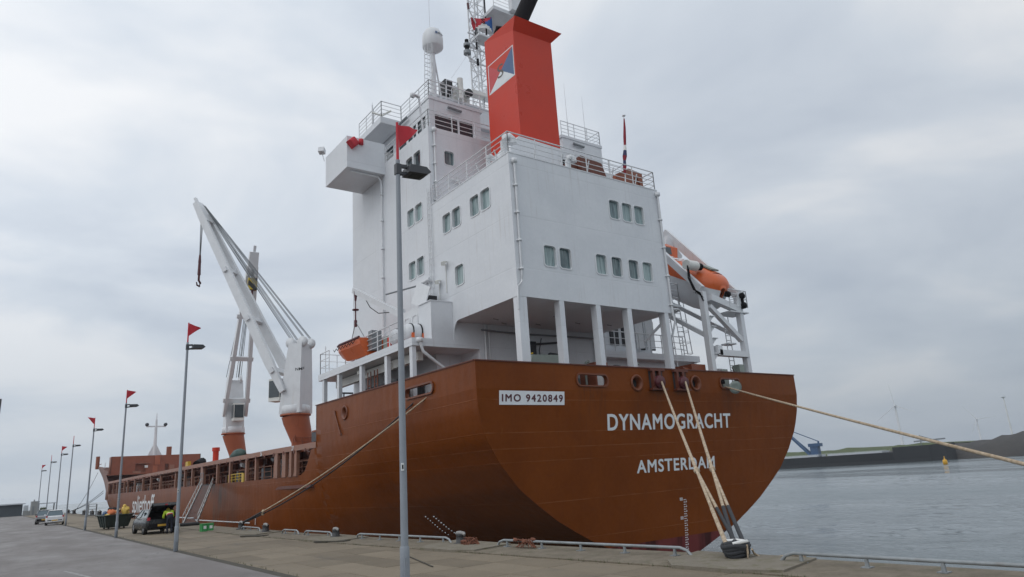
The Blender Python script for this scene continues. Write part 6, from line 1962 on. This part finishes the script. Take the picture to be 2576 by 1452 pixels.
# ------------------------------------------------------------------ bollards
bo = empty('bollard', (11.8, 19.4, 0.03))
MB().lathe([(.24, 0), (.24, .035), (.15, .06), (.135, .25), (.16, .30), (.02, .31)], (0, 0, 0), 16).build('stem', 'bollard', bo)
mb = MB(); mb.path([(-.02, -.25, .275), (0, -.19, .315), (0, 0, .33), (0, .19, .32), (.0, .27, .295)], [.03, .055, .06, .055, .03], 10); mb.build('cap', 'bollardtop', bo)
tag(bo, 'black iron bollard with worn white cap between two kerb rails beside the orange net', 'bollard', 'bollards along the quay edge')
for x, y, lab in ((11.2, 27.9, 'black bollard with pale cap at the end of the short kerb rail'), (10.95, 36.2, 'black bollard with pale cap beside the dark steel plate'),
                  (11.28, 41.7, 'bollard holding the two spring ropes beside the green crates'), (12.75, 0.9, 'bollard holding the long stern rope'),
                  (ex(12.05, 115), 115, 'far bollard just past the rubbish skip'), (ex(12.05, 125.6), 125.6, 'small far bollard beside the wire cage'), (ex(12.05, 139), 139, 'far bollard below the bow of the brown ship'),
                  (ex(12.05, 161), 161, 'distant bollard before the open water'), (ex(12.05, 177), 177, 'most distant bollard holding the bow ropes')):
    c = copy_tree(bo); c.location = (x, y, .03); c['label'] = lab
    if y > 100:
        c.scale = (2.0, 2.0, 2.3)
    elif y > 30:
        c.scale = (1.1, 1.1, 1.15)
# the nearest bollard, wound with dark rope
nb = empty('wound_bollard', tuple(BOL))
MB().lathe([(.26, 0), (.26, .03), (.17, .05), (.16, .28), (.2, .33), (.02, .34)], (0, 0, 0), 16).build('stem', 'bollard', nb)
mb = MB()
for k, (r_, z) in enumerate(((.21, .10), (.24, .16), (.25, .22), (.27, .27), (.24, .31))):
    mb.path([(r_ * math.cos(a), r_ * math.sin(a) * .9, z + .02 * math.sin(3 * a + k)) for a in [2 * math.pi * i / 20 for i in range(21)]], .055, 8)
mb.build('rope_turns', 'ropedark', nb)
mb = MB(); mb.path([(-.24, -.12, .33), (-.1, -.24, .36), (.1, -.22, .35), (.24, -.1, .33), (.2, .1, .35), (-.1, .15, .36)], .035, 8); mb.build('white_line', 'flagwhite', nb)
mb = MB(); mb.path([(0, -.28, .30), (-.03, -.3, .15), (-.08, -.32, .03), (.12, -.42, .02), (.35, -.3, .02), (.3, -.2, .1), (.12, -.3, .2)], .022, 6)
mb.path([(-.1, -.34, .02), (-.2, -.42, .02), (.1, -.5, .02), (.5, -.55, .02), (.9, -.75, .02), (1.15 - .3, -1.0, .02)], .026, 6); mb.path([(.4, -.3, .02), (.5, -.15, .02), (.3, -.05, .02)], .024, 6)
mb.build('rope_tail', 'rope', nb)
tag(nb, 'iron bollard wound with dark mooring rope and loose rope tails at the quay corner', 'bollard', 'bollards along the quay edge')

# ------------------------------------------------------------------ low kerb rails
for a, b, lab in ((-6.0, 8.72, 'low tubular kerb rail at the open water right of the wound bollard'), (10.85, 17.6, 'low tubular kerb rail below the ship name with an orange net on it'), (19.9, 26.2, 'long low kerb rail behind the tall lamp post'),
                  (28.4, 31.4, 'short low kerb rail beside the bollard with pale cap'), (32.0, 34.1, 'shortest low kerb rail beside the dark steel plate'), (37.4, 40.9, 'low pale kerb rail beside the green crates')):
    kr = empty('kerb_rail', (ex(12.0, (a + b) / 2), (a + b) / 2, .03), 0, True)
    n = max(3, int((b - a) / .8))
    P = [(ex(12.0, a), a, .03), (ex(12.0, a + .12), a + .12, .15), (ex(12.0, a + .3), a + .3, .2)] + [(ex(12.0, a + .3 + (b - a - .6) * i / n), a + .3 + (b - a - .6) * i / n, .2) for i in range(1, n)] + [(ex(12.0, b - .3), b - .3, .2), (ex(12.0, b - .12), b - .12, .15), (ex(12.0, b), b, .03)]
    MB().path(P, .034, 8).build('tube', 'copesteel', kr)
    m = max(2, round((b - a) / 1.25))
    for i in range(m):
        y = a + .45 + (b - a - .9) * i / (m - 1)
        x = ex(12.0, y)
        mb = MB(); mb.prism([(x - .02, y - .035, .03), (x - .02, y + .035, .03), (x - .02, y + .025, .19), (x - .02, y - .025, .19)], (.04, 0, 0)); mb.box(x - .09, x + .09, y - .08, y + .08, .028, .045); mb.build('foot', 'copesteel', kr)
    tag(kr, lab, 'kerb rail', 'low kerb rails along the quay edge')
for k, (x, y, sx_, sy_, lab) in enumerate(((11.98, 16.3, .16, .42, 'tangled orange brown net hung over the kerb rail'), (11.72, 18.75, .22, .4, 'orange brown net heap lying beside the black bollard'))):
    mb = MB()
    for q in range(7):
        blob(mb, (x + random.uniform(-.1, .1), y + random.uniform(-.35, .35), .10 + (.1 if k == 0 else 0) + random.uniform(-.03, .06)), sx_ * .4, sy_ * .22, .045, q + 10 * k, .35, 9)
    for q in range(14):
        a0 = random.uniform(0, 6.28)
        mb.path([(x + sx_ * math.cos(a0), y + sy_ * math.sin(a0), .05), (x + random.uniform(-.1, .1), y + random.uniform(-.3, .3), .25), (x + sx_ * math.cos(a0 + 2), y + sy_ * math.sin(a0 + 2), .06)], .012, 4)
    tag(mb.build('net_heap', 'net', None, (x, y, .03)), lab, 'net', 'net heaps at the quay edge')
mb = MB(); mb.prism([(8.6, 15.5, .004), (8.64, 15.5, .004), (9.45, 18.3, .004), (9.41, 18.3, .004)], (0, 0, .012))
tag(mb.build('steel_bar', 'joint', None, (9, 17, 0)), 'thin dark bar lying flat on the concrete slabs', 'bar')
for x, y, lab in ((9.75, 35.2, 'dark steel plate lying on the slabs beside a bollard'), (10.2, 27.0, 'long dark steel plate lying before the kerb rail')):
    mb = MB(); mb.prism([(x - .35, y - .3, .01), (x + .25, y - 1.6, .01), (x + .6, y - 1.5, .01), (x - .05, y, .01)], (0, 0, .05))
    tag(mb.build('steel_plate', 'joint', None, (x, y, .01)), lab, 'plate', 'steel plates on the slabs')

# ------------------------------------------------------------------ green crates
for i, (x, lab) in enumerate(((9.82, 'green plastic crate with white label, away from the ropes'), (10.16, 'green plastic crate with white label, beside the spring ropes'))):
    g = empty('plastic_crate', (x, 43.9, 0), R(3 - 5 * i))
    MB().box(-.15, .15, -.22, .22, .0, .38).build('body', 'green', g)
    mb = MB(); mb.box(-.165, .165, -.235, .235, .38, .42); mb.build('lid', 'green', g)
    MB().box(-.06, .09, -.226, -.2202, .14, .3).build('label', 'paper', g)
    tag(g, lab, 'crate', 'green crates on the quay')

# ------------------------------------------------------------------ rubbish skip and what lies in it
sk = empty('skip', (7.5, 61.5, 0), R(4))
mb = MB()
lo = [(-.72, -1.1, .12), (.72, -1.1, .12), (.72, 1.1, .12), (-.72, 1.1, .12)]
hi = [(-.92, -1.5, 1.0), (.92, -1.5, 1.0), (.92, 1.5, 1.0), (-.92, 1.5, 1.0)]
ih = [(-.86, -1.42, 1.0), (.86, -1.42, 1.0), (.86, 1.42, 1.0), (-.86, 1.42, 1.0)]
il = [(-.68, -1.04, .2), (.68, -1.04, .2), (.68, 1.04, .2), (-.68, 1.04, .2)]
mb.add(lo + hi + ih + il, [(3, 2, 1, 0)] + [(i, (i + 1) % 4, 4 + (i + 1) % 4, 4 + i) for i in range(4)] + [(4 + i, 4 + (i + 1) % 4, 8 + (i + 1) % 4, 8 + i) for i in range(4)] + [(8 + i, 8 + (i + 1) % 4, 12 + (i + 1) % 4, 12 + i) for i in range(4)] + [(12, 13, 14, 15)])
mb.build('bin', 'skip', sk)
mb = MB(); mb.path([(-.94, -1.52, .97), (.94, -1.52, .97), (.94, 1.52, .97), (-.94, 1.52, .97), (-.94, -1.52, .97)], .05, 6); mb.build('rim', 'skip', sk)
for x in (-.5, 0, .5):
    mb = MB(); mb.beam((x * 1.0, -1.13, .15), (x * 1.25, -1.5, .95), .09, .07); mb.build('rib', 'skip', sk)
for y in (-.7, 0, .7):
    mb = MB(); mb.beam((-.74, y, .15), (-.94, y * 1.25, .95), .07, .09, (0, 1, 0)); mb.build('rib', 'skip', sk)
mb = MB()
for x in (-.5, .5):
    for y in (-.8, .8):
        mb.tube((x - .05, y, .07), (x + .05, y, .07), .07, n=10)
mb.build('roller', 'rubber', sk)
tag(sk, 'dark green rubbish skip heaped with waste on the quay', 'skip')
for j, (bx, by, bz, s3, mt, nm, lab, cat) in enumerate(((.52, -1.0, 1.22, (.22, .25, .36), 'yellow', 'rubbish_sack', 'tall bulging yellow sack standing in the skip', 'sack'), (.62, -.75, .98, (.25, .2, .22), 'yellow', 'rubbish_sack', 'small yellow sack at the foot of the tall yellow sack', 'sack'),
        (-.35, -.9, 1.15, (.3, .35, .22), 'orangecloth', 'cloth_bundle', 'crumpled orange cloth bundle in the skip', 'cloth'), (-.2, -.3, 1.28, (.42, .4, .22), 'black', 'rubbish_sack', 'black rubbish sack heaped behind the orange cloth', 'sack'),
        (-.62, -1.2, 1.0, (.17, .17, .08), 'yellow', 'foam_block', 'flat pale yellow foam piece at the rim of the skip', 'foam'), (-.75, -.5, 1.1, (.14, .4, .18), 'crane_blue', 'rubbish_sack', 'small blue sack at the side of the skip', 'sack'))):
    c0 = Vector((7.5 + bx, 61.5 + by, bz))
    mb = MB(); blob(mb, c0, *s3, j + 3, .3, 12)
    if j == 0:
        blob(mb, c0 + Vector((.12, -.05, .1)), .16, .2, .2, 8, .3, 10); blob(mb, c0 + Vector((-.04, 0, .32)), .12, .14, .14, 9, .3, 10)
    tag(mb.build(nm, mt, None, tuple(c0)), lab, cat)
mb = MB(); mb.beam((7.1, 60.4, 1.12), (7.75, 60.9, 1.38), .14, .03); mb.beam((7.35, 60.1, 1.1), (7.6, 60.3, .98), .06, .03)
tag(mb.build('timber_board', 'wood', None, (7.4, 60.6, 1.1)), 'broken timber board sticking up from the skip', 'board')
cg = empty('wire_cage', (ex(11.6, 120), 120, 0))
mb = MB()
for x in (-.5, .5):
    for y in (-.4, .4):
        mb.tube((x, y, 0), (x, y, 1.7), .05, n=5)
for z in (.2, .6, 1.0, 1.4, 1.7):
    mb.path([(-.5, -.4, z), (.5, -.4, z), (.5, .4, z), (-.5, .4, z), (-.5, -.4, z)], .03, 4)
mb.build('frame', 'copesteel', cg)
tag(cg, 'small upright wire cage at the far quay edge', 'cage')


# ------------------------------------------------------------------ cars
def make_car(name, loc, rz, L, W, H, paint_key, label, tail_open, boxy=0.0):
    car = empty(name, loc, rz)
    hw_ = W / 2; hl_ = L / 2
    # lower body sections along x (front is +x): x, half width, bottom, belt height
    st = [(-hl_, .84, .42, .80), (-hl_ + .06, .93, .30, .90), (-hl_ + .35, .985, .22, .95), (-.9, 1.0, .2, .95), (0, 1.0, .2, .93), (.75, 1.0, .2, .92), (hl_ - .85, .98, .2, .88), (hl_ - .3, .93, .22, .76), (hl_ - .06, .82, .3, .66), (hl_, .72, .4, .58)]
    mb = MB(); ring = []
    for x, w, zb, zt in st:
        w *= hw_
        ring.append([(x, -w * .86, zb), (x, -w, zb + .12), (x, -w * 1.0, (zb + zt) / 2 + .06), (x, -w * .95, zt - .05), (x, -w * .86, zt), (x, w * .86, zt), (x, w * .95, zt - .05), (x, w, (zb + zt) / 2 + .06), (x, w, zb + .12), (x, w * .86, zb)])
    n = 10
    vs = [p for q in ring for p in q]
    skip_top = lambda i, k: tail_open and k == 4 and st[i][0] < -.95
    fs = [(i * n + k, i * n + (k + 1) % n, (i + 1) * n + (k + 1) % n, (i + 1) * n + k) for i in range(len(st) - 1) for k in range(n) if not skip_top(i, k)]
    mb.add(vs, fs, 0, True); mb.add(vs[:n], [tuple(range(n))], 0); mb.add(vs[-n:], [tuple(range(n))], 0)
    mb.build('body', paint_key, car)
    # greenhouse: glass volume, roof and pillars
    zb = .92
    rear_b, rear_t, fr_t, fr_b = -hl_ + .12, -hl_ + .42 + .15 * (1 - boxy), .35, 1.15
    wb, wt = hw_ * .90, hw_ * .70
    B0 = [(rear_b, -wb, zb), (fr_b, -wb, zb - .02), (fr_b, wb, zb - .02), (rear_b, wb, zb)]
    T0 = [(rear_t, -wt, H - .06), (fr_t, -wt, H - .03), (fr_t, wt, H - .03), (rear_t, wt, H - .06)]
    mb = MB()
    fc = [(0, 1, 5, 4), (1, 2, 6, 5), (2, 3, 7, 6)] + ([] if tail_open else [(3, 0, 4, 7)])
    mb.add(B0 + T0, fc)
    mb.build('window', 'carglass', car)
    mb = MB()
    R1 = [(rear_t - .05, -wt - .02, H - .05), (fr_t + .03, -wt - .02, H - .03), (fr_t + .03, wt + .02, H - .03), (rear_t - .05, wt + .02, H - .05)]
    R2 = [(rear_t + .1, -wt + .12, H), (fr_t - .1, -wt + .12, H + .005), (fr_t - .1, wt - .12, H + .005), (rear_t + .1, wt - .12, H)]
    mb.add(R1 + R2, [(0, 1, 5, 4), (1, 2, 6, 5), (2, 3, 7, 6), (3, 0, 4, 7), (4, 5, 6, 7)], 0, True)
    mb.build('roof', paint_key, car)
    mb = MB()
    for s_ in (-1, 1):
        for (xb, xt, w) in ((rear_b + .06, rear_t + .05, .2), (-.15, -.2, .08), (fr_b - .03, fr_t, .07)):
            mb.beam((xb, s_ * (wb + .006), zb - .02), (xt, s_ * (wt + .008), H - .04), w, .035, (1, 0, 0))
    mb.build('pillar', paint_key, car)
    for xw in (-hl_ + .72, hl_ - .82):
        for s_ in (-1, 1):
            mb = MB(); mb.lathe([(.2, -.1), (.30, -.1), (.315, -.07), (.315, .07), (.30, .1), (.2, .1)], (xw, s_ * (hw_ - .1), .315), 20, (0, 1, 0)); wl = mb.build('wheel', 'rubber', car)
            mb = MB(); mb.lathe([(.01, .07), (.08, .085), (.2, .09), (.205, .05)], (xw, s_ * (hw_ - .1), .315), 14, (0, s_, 0)); mb.build('rim', 'rim', wl)
    for s_ in (-1, 1):
        mb = MB(); y0_, y1_ = sorted((s_ * hw_ * .76, s_ * hw_ * .93)); mb.box(-hl_ + .0, -hl_ + .12, y0_, y1_, .76, .93); mb.build('tail_lamp', 'redlight', car)
        mb = MB(); y0_, y1_ = sorted((s_ * (hw_ + .02), s_ * (hw_ + .18))); mb.box(.85, .97, y0_, y1_, .93, 1.07); mb.build('mirror', 'black' if paint_key != 'whitecar' else paint_key, car)
        mb = MB(); y0_, y1_ = sorted((s_ * hw_ * .45, s_ * hw_ * .8)); mb.box(hl_ - .08, hl_ + .01, y0_, y1_, .52, .66); mb.build('headlamp', 'lens', car)
    mb = MB(); mb.box(-hl_ - .05, -hl_ + .15, -hw_ * .82, hw_ * .82, .34, .56); mb.build('bumper', paint_key if paint_key == 'whitecar' else 'black', car)
    MB().box(-hl_ - .065, -hl_ - .052, -.26, .26, .42, .53).build('number_plate', 'plate', car)
    if paint_key == 'whitecar':
        mb = MB(); mb.box(-hl_ - .058, -hl_ + .1, -hw_ * .75, -.3, .44, .52); mb.box(-hl_ - .058, -hl_ + .1, .3, hw_ * .75, .44, .52); mb.build('bumper_insert', 'black', car)
    if tail_open:
        mb = MB()
        pr = [(rear_t + .02, H - .05), (-hl_ + .12, H + .20), (-hl_ - .28, H + .34), (-hl_ - .45, H + .20)]
        ws = [wt, wt * 1.06, wt * 1.12, wt * 1.0]
        vs = []
        for (x, z), w in zip(pr, ws):
            vs += [(x, -w, z), (x, w, z), (x + .03, w, z - .07), (x + .03, -w, z - .07)]
        for i in range(3):
            for k in range(4):
                mb.add([vs[i * 4 + k], vs[i * 4 + (k + 1) % 4], vs[(i + 1) * 4 + (k + 1) % 4], vs[(i + 1) * 4 + k]], [(0, 1, 2, 3)], 1 if k == 2 else 0)
        mb.add(vs[:4], [(0, 1, 2, 3)]); mb.add(vs[-4:], [(0, 1, 2, 3)], 1)
        tg = mb.build('tailgate', [paint_key, 'black'], car)
        MB().box(-hl_ - .36, -hl_ - .3, -wt * .75, wt * .75, H + .17, H + .23).build('tailgate_handle', 'grey', tg)
        MB().box(-hl_ - .46, -hl_ - .44, -.12, .02, H + .21, H + .27).build('brake_lamp', 'redlight', tg)
        mb = MB(); mb.box(rear_b + .05, -.9, -wb + .06, wb - .06, .48, .52); mb.box(-.95, -.85, -wb + .04, wb - .04, .5, 1.2); mb.box(-hl_ + .02, -hl_ + .1, -wb + .05, wb - .05, .52, .82); mb.build('boot_lining', 'black', car)
        mb = MB()
        for s_ in (-1, 1):
            mb.tube((rear_b + .1, s_ * wb * .95, 1.0), (-hl_ + .1, s_ * wt * 1.0, H + .1), .015, n=5)
        mb.build('gas_strut', 'grey', tg)
        mb = MB(); mb.box(-1.5, -1.05, -.4, .3, .53, .75); mb.build('luggage', 'winch', car)
    tag(car, label, 'car', 'cars parked on the quay')
    return car


make_car('hatchback_car', (7.95, 48.05, 0), R(90 + 3), 4.1, 1.72, 1.36, 'greycar', 'dark grey hatchback car with its tailgate wide open', True, .4)
make_car('hatchback_car', (5.42, 88.9, 0), R(90 - 4), 3.6, 1.64, 1.46, 'whitecar', 'small white hatchback car parked by a bare lamp post', False, .7)
make_car('estate_car', (5.05, 97.5, 0), R(90 - 6), 4.3, 1.75, 1.5, 'silvercar', 'silver grey car parked in front of the white hatchback', False, .5)

# ------------------------------------------------------------------ person bending into the boot
person = empty('person', (8.33, 45.42, 0), 0)


def skin_body(name, verts, edges, radii, mat, parent, root=0, sub=2):
    me = bpy.data.meshes.new(name)
    me.from_pydata(verts, edges, [])
    o = bpy.data.objects.new(name, me); col.objects.link(o)
    md = o.modifiers.new('skin', 'SKIN'); md.use_smooth_shade = True
    for i, r_ in enumerate(radii):
        me.skin_vertices[0].data[i].radius = r_ if isinstance(r_, tuple) else (r_, r_)
        me.skin_vertices[0].data[i].use_root = (i == root)
    s_ = o.modifiers.new('sub', 'SUBSURF'); s_.levels = sub; s_.render_levels = sub
    dg = bpy.context.evaluated_depsgraph_get()
    m2 = bpy.data.meshes.new_from_object(o.evaluated_get(dg))
    bpy.data.objects.remove(o)
    m2.name = name
    m2.materials.clear(); m2.materials.append(M[mat])
    for p_ in m2.polygons:
        p_.use_smooth = True
    ob = bpy.data.objects.new(name, m2); col.objects.link(ob); ob.parent = parent
    return ob


# pelvis, legs, torso, neck, head, arms with hands
bv = [(0, 0, .90), (-.10, 0, .86), (-.11, .05, .48), (-.11, -.02, .09), (-.11, .12, .05), (.10, 0, .86), (.11, .04, .48), (.11, -.03, .09), (.11, .11, .05),
      (0, .16, 1.02), (0, .34, 1.13), (0, .47, 1.20), (0, .55, 1.22), (0, .66, 1.25), (-.19, .44, 1.15), (-.24, .55, .92), (-.17, .74, .80), (-.15, .82, .79), (.19, .44, 1.15), (.25, .56, .92), (.18, .76, .80), (.16, .84, .79)]
be = [(0, 1), (1, 2), (2, 3), (3, 4), (0, 5), (5, 6), (6, 7), (7, 8), (0, 9), (9, 10), (10, 11), (11, 12), (12, 13), (11, 14), (14, 15), (15, 16), (16, 17), (11, 18), (18, 19), (19, 20), (20, 21)]
br_ = [.14, .105, .07, .055, .045, .105, .07, .055, .045, .135, .15, .11, .06, .095, .065, .05, .04, .035, .065, .05, .04, .035]
skin_body('body', bv, be, br_, 'navytrousers', person)
jv = [(0, .06, .955), (0, .18, 1.045), (0, .34, 1.14), (0, .46, 1.205), (-.2, .44, 1.16), (-.25, .55, .92), (-.18, .72, .81), (.2, .44, 1.16), (.26, .56, .92), (.19, .74, .81)]
je = [(0, 1), (1, 2), (2, 3), (3, 4), (4, 5), (5, 6), (3, 7), (7, 8), (8, 9)]
skin_body('jacket', jv, je, [(.19, .16), (.19, .165), (.19, .17), .14, .088, .075, .06, .088, .075, .06], 'hivis', person)
mb = MB(); mb.lathe([(.02, -.14), (.07, -.12), (.093, -.05), (.098, .03), (.08, .10), (.02, .13)], (0, .66, 1.245), 14, (0, .65, .6)); mb.lathe([(.02, 0), (.022, .03), (.01, .06)], (0, .745, 1.20), 6, (0, .8, -.5)); mb.build('head', 'skin', person)
mb = MB(); mb.lathe([(.102, -.06), (.108, .0), (.10, .07), (.06, .13), (.02, .145)], (0, .66, 1.255), 14, (0, .45, .8)); mb.build('knit_cap', 'beanie', person)
for s_ in (-1, 1):
    hx = s_ * .165 + (.005 if s_ > 0 else 0)
    hv = [(hx, .78, .80), (hx, .84, .785)] ; he = [(0, 1)]; hr = [.036, .036]
    for k in range(4):
        fx = hx + (k - 1.5) * .02
        ln_ = (.062, .074, .07, .055)[k]
        b_ = len(hv); hv += [(fx, .86, .785), (fx, .86 + ln_ * .55, .775), (fx, .86 + ln_ * .9, .745)]; he += [(1, b_), (b_, b_ + 1), (b_ + 1, b_ + 2)]; hr += [.011, .010, .008]
    b_ = len(hv); hv += [(hx - s_ * .045, .82, .785), (hx - s_ * .05, .86, .77)]; he += [(0, b_), (b_, b_ + 1)]; hr += [.012, .01]
    skin_body('hand', hv, he, hr, 'skin', person, 0, 1)
mb = MB()
for s_ in (-1, 1):
    mb.path([(s_ * .11, -.07, .05), (s_ * .11, .04, .055), (s_ * .11, .17, .04)], [.055, .058, .04], 8)
mb.build('shoes', 'black', person)
tag(person, 'person in yellow and orange high visibility jacket and yellow cap leaning into the car boot', 'person')

# ------------------------------------------------------------------ damp sea air
mb = MB(); mb.box(-420, 1500, -150, 620, -4.5, 92)
hz_o = mb.build('haze', 'letter')
hm = bpy.data.materials.new('sea haze'); hm.use_nodes = True
ht = hm.node_tree; ht.nodes.clear()
ho = nd(ht, 'ShaderNodeOutputMaterial'); hv_ = nd(ht, 'ShaderNodeVolumePrincipled')
hv_.inputs['Color'].default_value = (0.86, 0.90, 0.95, 1)
hv_.inputs['Density'].default_value = 0.00022
hv_.inputs['Anisotropy'].default_value = 0.2
ht.links.new(hv_.outputs[0], ho.inputs['Volume'])
hz_o.data.materials.clear(); hz_o.data.materials.append(hm)
tag(hz_o, kind='stuff')
hz_o['label'] = 'thin grey sea haze over the harbour'
